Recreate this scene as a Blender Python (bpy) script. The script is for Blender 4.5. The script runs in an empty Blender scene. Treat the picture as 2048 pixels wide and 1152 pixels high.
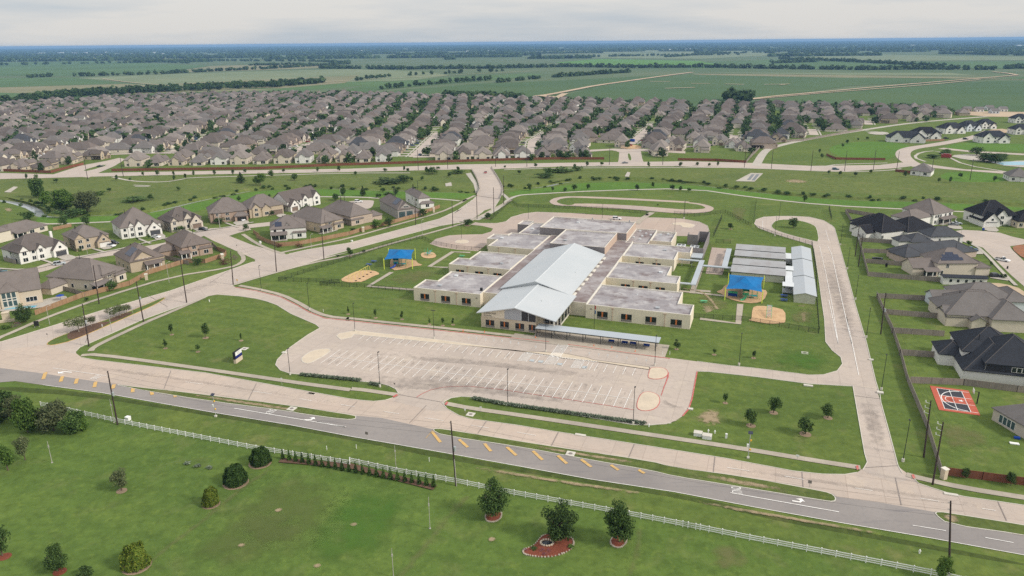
import bpy, math, random
from mathutils import Vector, Matrix, noise
from mathutils.geometry import tessellate_polygon
S = bpy.context.scene; COL = S.collection
random.seed(7)
R = math.radians
# ------------------------------------------------------------------ camera
F, CAMZ, HOR = 1490.0, 90.0, 84.0            # focal length in pixels of a 2048 wide frame, camera height in metres
PITCH, ROLL = math.atan((576 - HOR) / F), R(0.53)
fw = Vector((0, math.cos(PITCH), -math.sin(PITCH))); r0 = Vector((1, 0, 0)); u0 = r0.cross(fw)
rt = math.cos(ROLL) * r0 - math.sin(ROLL) * u0; up = math.sin(ROLL) * r0 + math.cos(ROLL) * u0
CAM = Vector((0, 0, CAMZ))
cd = bpy.data.cameras.new('camera'); cam = bpy.data.objects.new('camera', cd); COL.objects.link(cam)
m = Matrix((rt, up, -fw)).transposed().to_4x4(); m.translation = CAM; cam.matrix_world = m
cd.sensor_width = 36; cd.lens = F * 36 / 2048; cd.clip_start = 1; cd.clip_end = 90000
S.camera = cam
S.cycles.use_denoising = False              # keeps the fine texture of grass, roofs and paving
# ------------------------------------------------------------------ sky, sun, exposure
SUN_AZ, SUN_EL = R(112), R(36)                # sun behind thin cloud, to the right and slightly behind the camera
w = bpy.data.worlds.new('World'); S.world = w; w.use_nodes = True
nt = w.node_tree; nt.nodes.clear()
out = nt.nodes.new('ShaderNodeOutputWorld'); mixs = nt.nodes.new('ShaderNodeMixShader')
sky = nt.nodes.new('ShaderNodeTexSky'); sky.sky_type = 'NISHITA'; sky.sun_disc = False
sky.sun_elevation = SUN_EL; sky.sun_rotation = SUN_AZ; sky.dust_density = 2.0
b1 = nt.nodes.new('ShaderNodeBackground'); b1.inputs[1].default_value = 0.10
nt.links.new(sky.outputs[0], b1.inputs[0])
tc = nt.nodes.new('ShaderNodeTexCoord'); mp = nt.nodes.new('ShaderNodeMapping'); mp.inputs['Scale'].default_value = (1.0, 1.0, 9.0)
nz = nt.nodes.new('ShaderNodeTexNoise'); nz.inputs['Scale'].default_value = 2.2; nz.inputs['Detail'].default_value = 7; nz.inputs['Roughness'].default_value = .55
rp = nt.nodes.new('ShaderNodeValToRGB'); e = rp.color_ramp.elements
e[0].position = .36; e[0].color = (.60, .66, .72, 1); e[1].position = .54; e[1].color = (.83, .815, .79, 1)
b2 = nt.nodes.new('ShaderNodeBackground'); b2.inputs[1].default_value = .90
nt.links.new(tc.outputs['Generated'], mp.inputs[0]); nt.links.new(mp.outputs[0], nz.inputs[0]); nt.links.new(nz.outputs[0], rp.inputs[0]); nt.links.new(rp.outputs[0], b2.inputs[0])
sz_ = nt.nodes.new('ShaderNodeSeparateXYZ'); zm = nt.nodes.new('ShaderNodeMath'); zm.operation = 'MULTIPLY_ADD'; zm.use_clamp = False; zm.inputs[1].default_value = .62; zm.inputs[2].default_value = .90   # an overcast sky is brighter overhead than at the horizon
zx = nt.nodes.new('ShaderNodeMath'); zx.operation = 'MAXIMUM'; zx.inputs[1].default_value = 0.0
nt.links.new(tc.outputs['Generated'], sz_.inputs[0]); nt.links.new(sz_.outputs[2], zx.inputs[0]); nt.links.new(zx.outputs[0], zm.inputs[0]); nt.links.new(zm.outputs[0], b2.inputs[1])
mixs.inputs[0].default_value = .90            # nine tenths cloud cover over the clear sky
nt.links.new(b1.outputs[0], mixs.inputs[1]); nt.links.new(b2.outputs[0], mixs.inputs[2]); nt.links.new(mixs.outputs[0], out.inputs[0])
ld = bpy.data.lights.new('sun', 'SUN'); ld.energy = 3.1; ld.angle = R(8); ld.color = (1, .93, .82)
sun = bpy.data.objects.new('sun', ld); COL.objects.link(sun)
sd = Vector((math.sin(SUN_AZ) * math.cos(SUN_EL), math.cos(SUN_AZ) * math.cos(SUN_EL), math.sin(SUN_EL)))
sun.rotation_euler = sd.to_track_quat('Z', 'Y').to_euler(); sun.location = (0, 0, 200)
S.view_settings.view_transform = 'Standard'; S.view_settings.look = 'None'; S.view_settings.exposure = 0; S.view_settings.gamma = 1
S.cycles.max_bounces = 6; S.cycles.diffuse_bounces = 3; S.cycles.transparent_max_bounces = 10; S.cycles.volume_bounces = 0
# ------------------------------------------------------------------ layout helpers: the photo's ground plan read off in pixels
CR = dict(W=(0,0,1), C1=(0,0,700/2047), C2=(680,60,700/2047), C3=(1348,60,700/2047), C4=(0,330,700/2047), C5=(640,400,700/2047), C6=(1100,400,700/2047), C7=(1500,380,548/2048),
 D1=(0,600,700/2047), D2=(0,758,700/2047), D3=(600,640,700/2047), D4=(700,758,700/2047), D5=(1348,758,700/2047), D6=(1348,600,700/2047),
 S1=(810,420,360/2048), S2=(1100,420,360/2048), S3=(920,540,420/2048), S4=(1140,500,280/2042), S5=(1380,470,280/2042), S6=(660,470,280/2042), S7=(1400,560,.15625),
 N1=(0,400,260/2048), N2=(200,390,260/2048), N3=(380,370,260/2048), N4=(620,360,260/2048), N5=(0,520,260/2048), N6=(1700,400,348/2045), N7=(1740,560,308/2048), N8=(1740,700,308/2048),
 F1=(0,180,520/2048), F2=(500,180,520/2048), F3=(1000,180,520/2048), F4=(1500,180,548/2048))
def pix(k, x, y): a, b, s = CR[k]; return (a + x * s, b + y * s)
def q(s):
    o = []; k = 'W'
    for t in s.split():
        if t in CR: k = t
        else:
            x, y = t.split(','); o.append(pix(k, float(x), float(y)))
    return o
def ray(p): return fw + (p[0] - 1024) / F * rt - (p[1] - 576) / F * up
def G(p, z=0.0):
    d = ray(p); t = (z - CAMZ) / d.z; return CAM + d * t
def g(s, z=0.0): return [G(p, z) for p in q(s)]
def g1(s, z=0.0): return g(s, z)[0]
def scl(p): return (p - CAM).dot(fw) / F                       # metres per pixel at a point
def htop(base, topy):                                          # height of a vertical thing whose top sits at pixel row topy
    lo, hi = 0.05, 80.0
    for _ in range(40):
        mid = (lo + hi) / 2; v = base + Vector((0, 0, mid)) - CAM
        y = 576 - F * v.dot(up) / v.dot(fw)
        if y > topy: lo = mid
        else: hi = mid
    return lo
TA = R(-19.3); AX = Vector((math.cos(TA), math.sin(TA), 0)); BX = Vector((-math.sin(TA), math.cos(TA), 0))
OS = g1('S1 100,1030')                                         # the school's front left corner
def s2w(a, b, z=0.0): return OS + AX * a + BX * b + Vector((0, 0, z))
# ------------------------------------------------------------------ materials
MATS = {}
def mat(name, col, rough=.9, layers=(), spec=.25, metal=0, coord='pos', bump=None, alpha=1):
    m = bpy.data.materials.new(name); m.use_nodes = True; n = m.node_tree; MATS[name] = m
    p = n.nodes['Principled BSDF']; p.inputs['Roughness'].default_value = rough; p.inputs['Specular IOR Level'].default_value = spec; p.inputs['Metallic'].default_value = metal
    if coord == 'pos': src = n.nodes.new('ShaderNodeNewGeometry').outputs['Position']
    else: src = n.nodes.new('ShaderNodeTexCoord').outputs['Object']
    c = n.nodes.new('ShaderNodeRGB'); c.outputs[0].default_value = (*col, 1); cur = c.outputs[0]
    def mapped(sc, rz=0):
        mm = n.nodes.new('ShaderNodeMapping'); mm.inputs['Scale'].default_value = sc; mm.inputs['Rotation'].default_value = (0, 0, rz); n.links.new(src, mm.inputs[0]); return mm.outputs[0]
    for L in layers:
        kind, scale, c2, lo, hi, amt = L[:6]; st = L[6] if len(L) > 6 else (1, 1, 1); rz = L[7] if len(L) > 7 else 0
        if kind == 'noise':
            t = n.nodes.new('ShaderNodeTexNoise'); t.inputs['Detail'].default_value = 5; t.inputs['Roughness'].default_value = .6
        elif kind == 'voro':
            t = n.nodes.new('ShaderNodeTexVoronoi')
        elif kind == 'wave':
            t = n.nodes.new('ShaderNodeTexWave'); t.inputs['Distortion'].default_value = L[8] if len(L) > 8 else .4
        elif kind == 'brick':
            t = n.nodes.new('ShaderNodeTexBrick'); t.inputs['Color1'].default_value = (0, 0, 0, 1); t.inputs['Color2'].default_value = (.35, .35, .35, 1); t.inputs['Mortar'].default_value = (1, 1, 1, 1); t.offset = 0
            t.inputs['Mortar Size'].default_value = .012; t.inputs['Brick Width'].default_value = 1; t.inputs['Row Height'].default_value = 1
        t.inputs['Scale'].default_value = scale; n.links.new(mapped(st, rz), t.inputs['Vector'])
        o = t.outputs['Color'] if kind in ('wave', 'brick', 'voro') else t.outputs[0]
        if kind == 'voro':
            sp = n.nodes.new('ShaderNodeSeparateColor'); n.links.new(o, sp.inputs[0]); o = sp.outputs[0]
        mr = n.nodes.new('ShaderNodeMapRange'); mr.inputs[1].default_value = lo; mr.inputs[2].default_value = hi; mr.inputs[4].default_value = amt; n.links.new(o, mr.inputs[0])
        mx = n.nodes.new('ShaderNodeMix'); mx.data_type = 'RGBA'; mx.inputs['B'].default_value = (*c2, 1)
        n.links.new(mr.outputs[0], mx.inputs['Factor']); n.links.new(cur, mx.inputs['A']); cur = mx.outputs['Result']
    n.links.new(cur, p.inputs['Base Color'])
    if bump:
        kind, scale, dist, st, rz = bump
        t = n.nodes.new('ShaderNodeTexNoise' if kind == 'noise' else 'ShaderNodeTexWave'); t.inputs['Scale'].default_value = scale
        n.links.new(mapped(st, rz), t.inputs['Vector']); b = n.nodes.new('ShaderNodeBump'); b.inputs['Distance'].default_value = dist; b.inputs['Strength'].default_value = .8
        n.links.new(t.outputs[0] if kind == 'noise' else t.outputs[1], b.inputs['Height']); n.links.new(b.outputs[0], p.inputs['Normal'])
    if alpha < 1: p.inputs['Alpha'].default_value = alpha
    return m
def leafmat(name, c1, c2, c3, trans=.25):
    m = bpy.data.materials.new(name); m.use_nodes = True; n = m.node_tree; MATS[name] = m
    p = n.nodes['Principled BSDF']; p.inputs['Roughness'].default_value = .7; p.inputs['Specular IOR Level'].default_value = .2
    ge = n.nodes.new('ShaderNodeNewGeometry'); r = n.nodes.new('ShaderNodeValToRGB'); el = r.color_ramp.elements
    el[0].color = (*c1, 1); el[1].color = (*c3, 1); x = el.new(.5); x.color = (*c2, 1)
    n.links.new(ge.outputs['Random Per Island'], r.inputs[0])
    oi = n.nodes.new('ShaderNodeObjectInfo'); hs = n.nodes.new('ShaderNodeHueSaturation'); mr = n.nodes.new('ShaderNodeMapRange'); mr.inputs[3].default_value = .75; mr.inputs[4].default_value = 1.3
    n.links.new(oi.outputs['Random'], mr.inputs[0]); n.links.new(mr.outputs[0], hs.inputs['Value']); n.links.new(r.outputs[0], hs.inputs['Color'])
    n.links.new(hs.outputs[0], p.inputs['Base Color'])
    t = n.nodes.new('ShaderNodeBsdfTranslucent'); mx = n.nodes.new('ShaderNodeMixShader'); mx.inputs[0].default_value = trans
    n.links.new(hs.outputs[0], t.inputs[0]); n.links.new(p.outputs[0], mx.inputs[1]); n.links.new(t.outputs[0], mx.inputs[2]); n.links.new(mx.outputs[0], n.nodes['Material Output'].inputs[0])
    return m
N = 'noise'
def grass(name, a, b, c, dry, amt=.5, fine=1.0, stripes=0):
    L = [(N, .018, b, .42, .62, .8), (N, .05, c, .5, .72, .6), (N, .11, dry, .56, .74, amt, (1, 1, 1)), (N, .3, tuple(v * .62 for v in b), .46, .66, .7 * fine), (N, .75, (a[0]*.5, a[1]*.52, a[2]*.5), .47, .66, .7 * fine), (N, .55, (a[0]*1.6, a[1]*1.4, a[2]*1.3), .54, .68, .6 * fine, (1, 1, 1), 1.3)]
    if stripes: L.insert(0, ('wave', stripes, b, .2, .8, .55, (1, 1, 1), -TA + R(90), 1.2))
    return mat(name, a, .95, L, .1)
grass('lawn_grass', (.118,.165,.038), (.088,.132,.032), (.160,.200,.046), (.215,.195,.09), .55, .55, .055)
grass('field_grass', (.106,.164,.036), (.084,.136,.031), (.142,.196,.044), (.170,.175,.07), .45, .6, .05)
grass('verge_grass', (.108,.142,.038), (.084,.112,.033), (.132,.160,.042), (.215,.185,.105), .75, .65)
grass('rough_grass', (.125,.160,.044), (.096,.132,.038), (.162,.188,.052), (.22,.20,.095), .65, .65)
grass('bright_grass', (.098,.190,.030), (.078,.156,.028), (.128,.215,.038), (.15,.19,.06), .35, .6)
grass('ditch_grass', (.068,.094,.025), (.056,.080,.022), (.090,.114,.031), (.14,.125,.06), .55, .7)
grass('yard_grass', (.108,.152,.037), (.084,.122,.033), (.132,.172,.042), (.21,.19,.092), .7, .6)
def conc(name, c, st1, st2, panel=.15, amt=.6, rot=None):
    return mat(name, c, .85, [(N, .035, st1, .42, .62, .85), (N, .14, st2, .5, .7, amt), (N, .5, tuple(v * .86 for v in st1), .5, .72, .5), (N, 1.4, (c[0]*.72, c[1]*.7, c[2]*.68), .52, .72, .4), (N, .22, tuple(v * .78 for v in c), .56, .70, .45, (.25, 1.8, 1), -TA if rot is None else rot),
        ('brick', panel, (c[0]*.50, c[1]*.48, c[2]*.47), 0, 1, .42, (1, 1, 1), -TA if rot is None else rot)], .2)
conc('road_concrete', (.50,.408,.342), (.435,.372,.325), (.545,.445,.352), .14)
conc('lot_concrete', (.485,.412,.358), (.405,.350,.312), (.54,.46,.38), .17, .7)
conc('street_concrete', (.48,.408,.355), (.42,.365,.33), (.535,.445,.365), .14, .6, R(-32))
conc('pale_concrete', (.47,.43,.375), (.40,.37,.325), (.52,.475,.405), .4, .5)
conc('rear_concrete', (.46,.365,.305), (.39,.325,.295), (.50,.405,.325), .15)
conc('walk_concrete', (.43,.375,.305), (.34,.30,.255), (.49,.435,.355), .6, .7)
mat('asphalt', (.285,.258,.243), .9, [(N, .04, (.225,.205,.197), .4, .62, .85), (N, .12, (.26,.238,.225), .5, .72, .7, (1, .12, 1), TA * -1), (N, 1.2, (.19,.18,.178), .5, .75, .5), (N, .5, (.185,.172,.178), .56, .70, .6, (.15, 1.6, 1), -TA)], .2)
mat('island_concrete', (.58,.49,.38), .9, [(N, .3, (.48,.41,.325), .42, .66, .7), (N, 1.6, (.40,.34,.27), .52, .74, .5)])
mat('kerb_concrete', (.58,.55,.49), .85, [(N, .6, (.45,.42,.37), .4, .7, .6)])
mat('red_paint', (.46,.10,.09), .7, [(N, .8, (.52,.28,.24), .45, .7, .8)])
mat('white_paint', (.84,.82,.79), .7, [(N, .9, (.58,.53,.48), .44, .70, .7)])
mat('yellow_paint', (.62,.38,.11), .7, [(N, 1.4, (.42,.33,.22), .42, .66, .85)])
mat('blue_paint', (.36,.43,.48), .7, [(N, 1.2, (.5,.47,.42), .4, .65, .9)])
mat('soil', (.26,.19,.13), .95, [(N, .1, (.36,.26,.18), .4, .65, .8), (N, .8, (.16,.12,.08), .5, .7, .6)])
mat('pale_soil', (.47,.36,.25), .95, [(N, .02, (.38,.28,.18), .4, .65, .8), (N, .2, (.55,.46,.35), .5, .7, .6)])
mat('red_clay', (.30,.13,.065), .95, [(N, .3, (.2,.1,.06), .4, .65, .7)])
mat('play_mulch', (.55,.36,.20), .95, [(N, .4, (.44,.28,.155), .4, .62, .85), (N, 2.0, (.62,.45,.28), .48, .68, .7), (N, 1.0, (.36,.25,.15), .56, .72, .6)])
mat('red_mulch', (.19,.055,.030), .95, [(N, 1.2, (.13,.035,.02), .4, .65, .8), (N, 5, (.32,.10,.06), .5, .7, .7)])
mat('dark_mulch', (.10,.06,.04), .95, [(N, 1.2, (.16,.09,.06), .4, .65, .8)])
mat('water', (.30,.33,.34), .12, [(N, .2, (.36,.34,.30), .4, .7, .6)], .5)
mat('pool_water', (.16,.42,.55), .08, [(N, .4, (.22,.5,.6), .4, .7, .6)], .5)
mat('pond_water', (.006,.008,.01), .05, (), .5)
mat('precast', (.70,.62,.50), .85, [('wave', .9, (.56,.49,.39), .3, .9, .45, (0, 0, 1)), (N, .5, (.60,.53,.42), .4, .7, .6)], coord='obj')
mat('precast_plain', (.74,.655,.53), .85, [(N, .35, (.65,.575,.46), .4, .7, .7), ('brick', .21, (.55,.48,.38), .5, 1, .5, (1, 1, 1))], coord='obj')
mat('stone_veneer', (.56,.47,.36), .9, [('brick', 1.6, (.45,.37,.28), 0, 1, .6, (1, 1, 1)), (N, 1.5, (.65,.56,.44), .45, .7, .7)], coord='obj')
mat('coping', (.70,.66,.58), .6, [(N, .4, (.55,.51,.45), .4, .7, .6)], coord='obj')
mat('flat_roofing', (.265,.245,.255), .9, [(N, .07, (.40,.38,.385), .44, .58, .9), (N, .2, (.47,.45,.445), .5, .64, .75), (N, .12, (.165,.130,.130), .53, .64, .85), (N, .5, (.34,.32,.33), .48, .68, .6), (N, 1.3, (.17,.155,.16), .54, .7, .5)], coord='obj')
mat('stained_roofing', (.215,.175,.172), .9, [(N, .10, (.36,.335,.335), .44, .60, .9), (N, .3, (.15,.10,.09), .5, .7, .7)], coord='obj')
mat('roof_metal', (.47,.50,.52), .42, [('wave', .26, (.40,.425,.45), .62, .95, .35, (0, 1, 0), 0, 0), (N, .06, (.56,.57,.58), .4, .7, .5)], .4, .15, 'obj')
mat('white_metal', (.66,.68,.69), .45, [('wave', .6, (.5,.53,.55), .7, .95, .4, (1, 0, 0), 0, 0), (N, .3, (.54,.57,.6), .4, .7, .5)], .4, .1, 'obj')
mat('grey_metal_panel', (.40,.415,.45), .5, [('wave', .5, (.33,.345,.38), .8, .97, .6, (0, 0, 1), 0, 0)], .4, .1, 'obj')
mat('grey_block', (.235,.215,.215), .9, [(N, .25, (.19,.175,.18), .4, .7, .7)], coord='obj')
mat('tan_block', (.50,.38,.30), .9, [(N, .25, (.44,.34,.27), .4, .7, .7)], coord='obj')
mat('dark_glass', (.012,.016,.022), .08, (), .6)
mat('teal_glass', (.05,.085,.095), .08, [(N, .8, (.16,.22,.22), .5, .7, .6)], .6, coord='obj')
mat('bronze_frame', (.035,.03,.03), .5)
mat('orange_panel', (.55,.17,.05), .6)
mat('spandrel', (.22,.19,.18), .6, [(N, .8, (.28,.24,.22), .4, .7, .6)])
mat('dark_steel', (.02,.022,.026), .5)
mat('black_mesh', (.012,.014,.014), .8, alpha=.13)
mat('wood_pole', (.045,.032,.03), .9, [(N, 1.5, (.075,.05,.045), .4, .7, .7)])
mat('grey_pole', (.42,.40,.37), .7, [(N, 1.5, (.3,.28,.25), .4, .7, .7)])
mat('white_vinyl', (.80,.80,.78), .5, [(N, .7, (.68,.68,.66), .45, .7, .6)])
mat('galvanised', (.42,.44,.46), .45, metal=.3)
FS = (1, 1, .06)
mat('cedar_fence', (.34,.205,.118), .9, [(N, 5, (.24,.14,.085), .42, .62, .8, FS), (N, .25, (.36,.26,.17), .45, .68, .7)])
mat('red_fence', (.20,.075,.045), .9, [(N, 5, (.15,.055,.035), .42, .62, .8, FS), (N, .1, (.26,.11,.07), .45, .7, .6)])
mat('grey_fence', (.27,.235,.205), .9, [(N, 5, (.18,.155,.14), .42, .62, .8, FS), (N, .22, (.34,.28,.24), .45, .7, .7)])
for nm, c in dict(taupe=(.178,.153,.142), brown=(.162,.134,.121), greybrown=(.166,.152,.146), charcoal=(.038,.041,.050), black=(.024,.024,.029), slate=(.072,.075,.084), umber=(.128,.109,.101), rose=(.19,.165,.155), pale=(.235,.205,.188)).items():
    mat('shingle_' + nm, c, .95, [(N, .25, tuple(v * .82 for v in c), .4, .65, .8), (N, 1.6, tuple(v * 1.28 for v in c), .5, .75, .55), (N, 3.0, tuple(v * .66 for v in c), .55, .8, .5)], .1, coord='obj')
for nm, c in dict(white=(.76,.74,.71), cream=(.68,.61,.51), tan=(.49,.40,.30), stone=(.56,.50,.43), brick=(.38,.28,.22), beige=(.62,.545,.455), greybrick=(.38,.35,.33), paleblue=(.60,.64,.68), pink=(.50,.40,.335), sand=(.60,.51,.40)).items():
    mat('wall_' + nm, c, .9, [('brick', 4.5, tuple(v * .78 for v in c), 0, 1, .35, (1, 1, 2)), (N, .8, tuple(v * .84 for v in c), .42, .7, .6)], coord='obj')
mat('wall_black', (.03,.03,.036), .8)
mat('trim_white', (.74,.73,.70), .6)
mat('garage_brown', (.19,.14,.11), .6, [('wave', 1.4, (.13,.10,.08), .8, .97, .7, (0, 0, 1), 0, 0)], coord='obj')
mat('garage_dark', (.06,.062,.07), .6, [('wave', 1.4, (.035,.036,.04), .8, .97, .7, (0, 0, 1), 0, 0)], coord='obj')
mat('garage_white', (.66,.65,.62), .6, [('wave', 1.4, (.5,.49,.47), .8, .97, .7, (0, 0, 1), 0, 0)], coord='obj')
mat('solar_cells', (.012,.018,.045), .15, [('brick', .9, (.06,.07,.09), .5, 1, .8, (1, 1, 1))], .6, coord='obj')
mat('bark', (.13,.095,.07), .95, [(N, 3, (.08,.06,.045), .4, .7, .8)])
mat('pale_bark', (.34,.30,.25), .95)
mat('shade_fabric', (.0,.145,.39), .75, [(N, .35, (.005,.10,.29), .4, .65, .85), (N, 1.5, (.015,.19,.44), .5, .75, .5)], coord='obj')
mat('lime_steel', (.62,.72,.10), .5)
mat('yellow_steel', (.72,.62,.16), .5)
mat('green_plastic', (.09,.42,.20), .45)
mat('teal_plastic', (.03,.30,.33), .45)
mat('blue_plastic', (.01,.05,.28), .4)
mat('rubber', (.02,.02,.02), .8)
mat('car_glass', (.02,.025,.03), .06, (), .6)
for nm, c in dict(white=(.75,.75,.76), silver=(.42,.45,.48), black=(.02,.021,.025), blue=(.03,.08,.18), red=(.28,.03,.03), teal=(.03,.10,.13), grey=(.16,.17,.18)).items():
    mat('paint_' + nm, c, .25, (), .6)
mat('court_red', (.46,.105,.065), .8, [(N, .6, (.38,.09,.055), .4, .65, .8), (N, 2, (.5,.16,.11), .52, .72, .5)])
mat('court_blue', (.042,.044,.052), .8, [(N, .6, (.05,.055,.075), .4, .7, .6)])
mat('sign_white', (.78,.78,.76), .5)
mat('sign_navy', (.015,.02,.16), .5)
mat('amber', (.78,.45,.04), .5)
mat('orange_plastic', (.75,.16,.04), .6)
leafmat('leaf_oak', (.030,.060,.016), (.058,.104,.026), (.105,.165,.042))
leafmat('leaf_light', (.060,.115,.022), (.095,.17,.030), (.145,.225,.045))
leafmat('leaf_grey', (.065,.088,.036), (.105,.130,.056), (.165,.18,.085))
leafmat('leaf_far', (.032,.066,.021), (.056,.102,.030), (.09,.142,.042))
leafmat('leaf_cypress', (.025,.06,.012), (.045,.095,.018), (.08,.14,.028))
leafmat('leaf_gold', (.05,.09,.012), (.10,.15,.018), (.19,.21,.03))
leafmat('leaf_sage', (.10,.14,.09), (.16,.20,.14), (.24,.27,.20))
leafmat('leaf_red', (.06,.02,.018), (.10,.03,.03), (.14,.05,.04))
leafmat('leaf_bloom', (.32,.14,.04), (.12,.03,.20), (.30,.22,.22))
def softmat(name, col, sc=.6, lo=.40, hi=.62, mx_=.85):          # a worn patch that thins out towards its rim
    m = bpy.data.materials.new(name); m.use_nodes = True; n = m.node_tree; MATS[name] = m; p = n.nodes['Principled BSDF']; p.inputs['Base Color'].default_value = (*col, 1); p.inputs['Roughness'].default_value = .95; p.inputs['Specular IOR Level'].default_value = .1
    ge = n.nodes.new('ShaderNodeNewGeometry'); t = n.nodes.new('ShaderNodeTexNoise'); t.inputs['Scale'].default_value = sc; t.inputs['Detail'].default_value = 6; n.links.new(ge.outputs['Position'], t.inputs['Vector'])
    at = n.nodes.new('ShaderNodeAttribute'); at.attribute_name = 'soft'; ad = n.nodes.new('ShaderNodeMath'); ad.operation = 'MULTIPLY_ADD'; ad.inputs[1].default_value = .55; n.links.new(at.outputs['Fac'], ad.inputs[0]); n.links.new(t.outputs[0], ad.inputs[2])
    mr = n.nodes.new('ShaderNodeMapRange'); mr.inputs[1].default_value = lo + .30; mr.inputs[2].default_value = hi + .42; mr.inputs[4].default_value = mx_; n.links.new(ad.outputs[0], mr.inputs[0]); n.links.new(mr.outputs[0], p.inputs['Alpha']); return m
softmat('worn_soil', (.36,.28,.18)); softmat('dry_grass', (.20,.19,.085), .35, .38, .7, .5); softmat('olive_grass', (.125,.16,.05), .25, .3, .7, .6); softmat('lush_grass', (.08,.175,.03), .25, .3, .7, .6); softmat('damp_stain', (.19,.17,.16), .5, .38, .7, .28); softmat('tyre_grime', (.22,.195,.18), .8, .42, .78, .26); softmat('pale_track', (.20,.19,.09), .5, .42, .76, .32)
# farmland
def crop_mat(name, c, c2, rz=0, sc=.02): return mat(name, c, .95, [(N, .0025, c2, .4, .62, .9), (N, .009, tuple(v * 1.18 for v in c), .5, .7, .7), (N, sc, c2, .5, .75, .5, (.12, 1.5, 1), rz), (N, .004, (.20,.17,.11), .62, .74, .35, (.4, 1.6, 1), rz)], .1)
crop_mat('field_green', (.088,.150,.058), (.070,.122,.050)); crop_mat('field_deep', (.064,.112,.048), (.082,.128,.052), R(-10))
crop_mat('field_olive', (.215,.200,.120), (.160,.172,.092), R(5)); crop_mat('field_bright', (.090,.200,.040), (.105,.21,.05)); crop_mat('field_pale', (.185,.215,.125), (.145,.185,.102))
crop_mat('plain_green', (.085,.128,.062), (.125,.155,.085))
# ------------------------------------------------------------------ mesh builder
class MB:
    def __init__(s): s.v = []; s.f = []; s.m = []; s.mi = 0
    def face(s, pts, mi=None):
        b = len(s.v); s.v += [tuple(p) for p in pts]; s.f.append(tuple(range(b, b + len(pts)))); s.m.append(s.mi if mi is None else mi)
    def box(s, x0, x1, y0, y1, z0, z1, mi=None):
        p = [(x, y, z) for z in (z0, z1) for x, y in ((x0, y0), (x1, y0), (x1, y1), (x0, y1))]; b = len(s.v); s.v += p
        for f in ((3,2,1,0), (4,5,6,7), (0,1,5,4), (1,2,6,5), (2,3,7,6), (3,0,4,7)): s.f.append(tuple(b + i for i in f)); s.m.append(s.mi if mi is None else mi)
    def prism(s, poly, z0, z1, mi=None, caps=True):
        n = len(poly); b = len(s.v); mi = s.mi if mi is None else mi
        s.v += [(p[0], p[1], z0) for p in poly] + [(p[0], p[1], z1) for p in poly]
        for i in range(n): j = (i + 1) % n; s.f.append((b+i, b+j, b+n+j, b+n+i)); s.m.append(mi)
        if caps: s.f.append(tuple(b + n + i for i in range(n))); s.m.append(mi); s.f.append(tuple(b + n - 1 - i for i in range(n))); s.m.append(mi)
    def slab(s, pts, t, mi=None):                                  # polygon with thickness t hanging below it
        n = len(pts); b = len(s.v); mi = s.mi if mi is None else mi
        s.v += [tuple(p) for p in pts] + [(p[0], p[1], p[2] - t) for p in pts]
        s.f.append(tuple(range(b, b + n))); s.f.append(tuple(b + 2*n - 1 - i for i in range(n))); s.m += [mi, mi]
        for i in range(n): j = (i + 1) % n; s.f.append((b+j, b+i, b+n+i, b+n+j)); s.m.append(mi)
    def tube(s, p0, p1, r0, r1=None, n=8, mi=None, caps=True):
        p0 = Vector(p0); p1 = Vector(p1); r1 = r0 if r1 is None else r1; d = (p1 - p0).normalized(); mi = s.mi if mi is None else mi
        a = d.orthogonal().normalized(); c = d.cross(a); b = len(s.v)
        for p, r in ((p0, r0), (p1, r1)):
            for i in range(n): t = 2 * math.pi * i / n; s.v.append(tuple(p + a * math.cos(t) * r + c * math.sin(t) * r))
        for i in range(n): j = (i + 1) % n; s.f.append((b+i, b+j, b+n+j, b+n+i)); s.m.append(mi)
        if caps: s.f.append(tuple(b + n - 1 - i for i in range(n))); s.f.append(tuple(b + n + i for i in range(n))); s.m += [mi, mi]
    def tri(s, poly, z, mi=None, holes=()):                        # flat polygon, may be concave
        pp = [[Vector((p[0], p[1], 0)) for p in poly]] + [[Vector((p[0], p[1], 0)) for p in h] for h in holes]
        fl = [p for r_ in pp for p in r_]; b = len(s.v); s.v += [(p.x, p.y, z) for p in fl]
        for t in tessellate_polygon(pp):
            a, c, d = (fl[i] for i in t)
            if (c - a).cross(d - a).z < 0: t = t[::-1]
            s.f.append(tuple(b + i for i in t)); s.m.append(s.mi if mi is None else mi)
    def mesh(s, name, mats, smooth=False):
        me = bpy.data.meshes.new(name); me.from_pydata(s.v, [], s.f)
        for x in (mats if isinstance(mats, (list, tuple)) else [mats]): me.materials.append(MATS[x] if isinstance(x, str) else x)
        me.polygons.foreach_set('material_index', s.m)
        if smooth: me.polygons.foreach_set('use_smooth', [True] * len(s.f))
        me.update(); return me
    def build(s, name, mats, parent=None, smooth=False): return link(name, s.mesh(name, mats, smooth), parent)
def link(name, me, parent=None):
    o = bpy.data.objects.new(name, me); COL.objects.link(o)
    if parent: o.parent = parent
    return o
def tag(o, label=None, cat=None, group=None, kind=None):
    if label: o['label'] = label
    if cat: o['category'] = cat
    if group: o['group'] = group
    if kind: o['kind'] = kind
    return o
def empty(name, loc, rz=0.0, label=None, cat=None, group=None):
    o = bpy.data.objects.new(name, None); COL.objects.link(o); o.location = loc; o.rotation_euler = (0, 0, rz); o.empty_display_size = .5
    return tag(o, label, cat, group)
def dup(o, loc=None, rz=None, label=None, group=None, scale=None, parent=None):
    c = o.copy(); COL.objects.link(c)
    if parent: c.parent = parent
    if loc is not None: c.location = loc
    if rz is not None: c.rotation_euler = (0, 0, rz)
    if scale is not None: c.scale = scale if hasattr(scale, '__len__') else (scale,) * 3
    if label: c['label'] = label
    if group: c['group'] = group
    for ch in list(o.children): dup(ch, parent=c)
    return c
def struct(o, kind='structure'): o['kind'] = kind; return o
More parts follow.
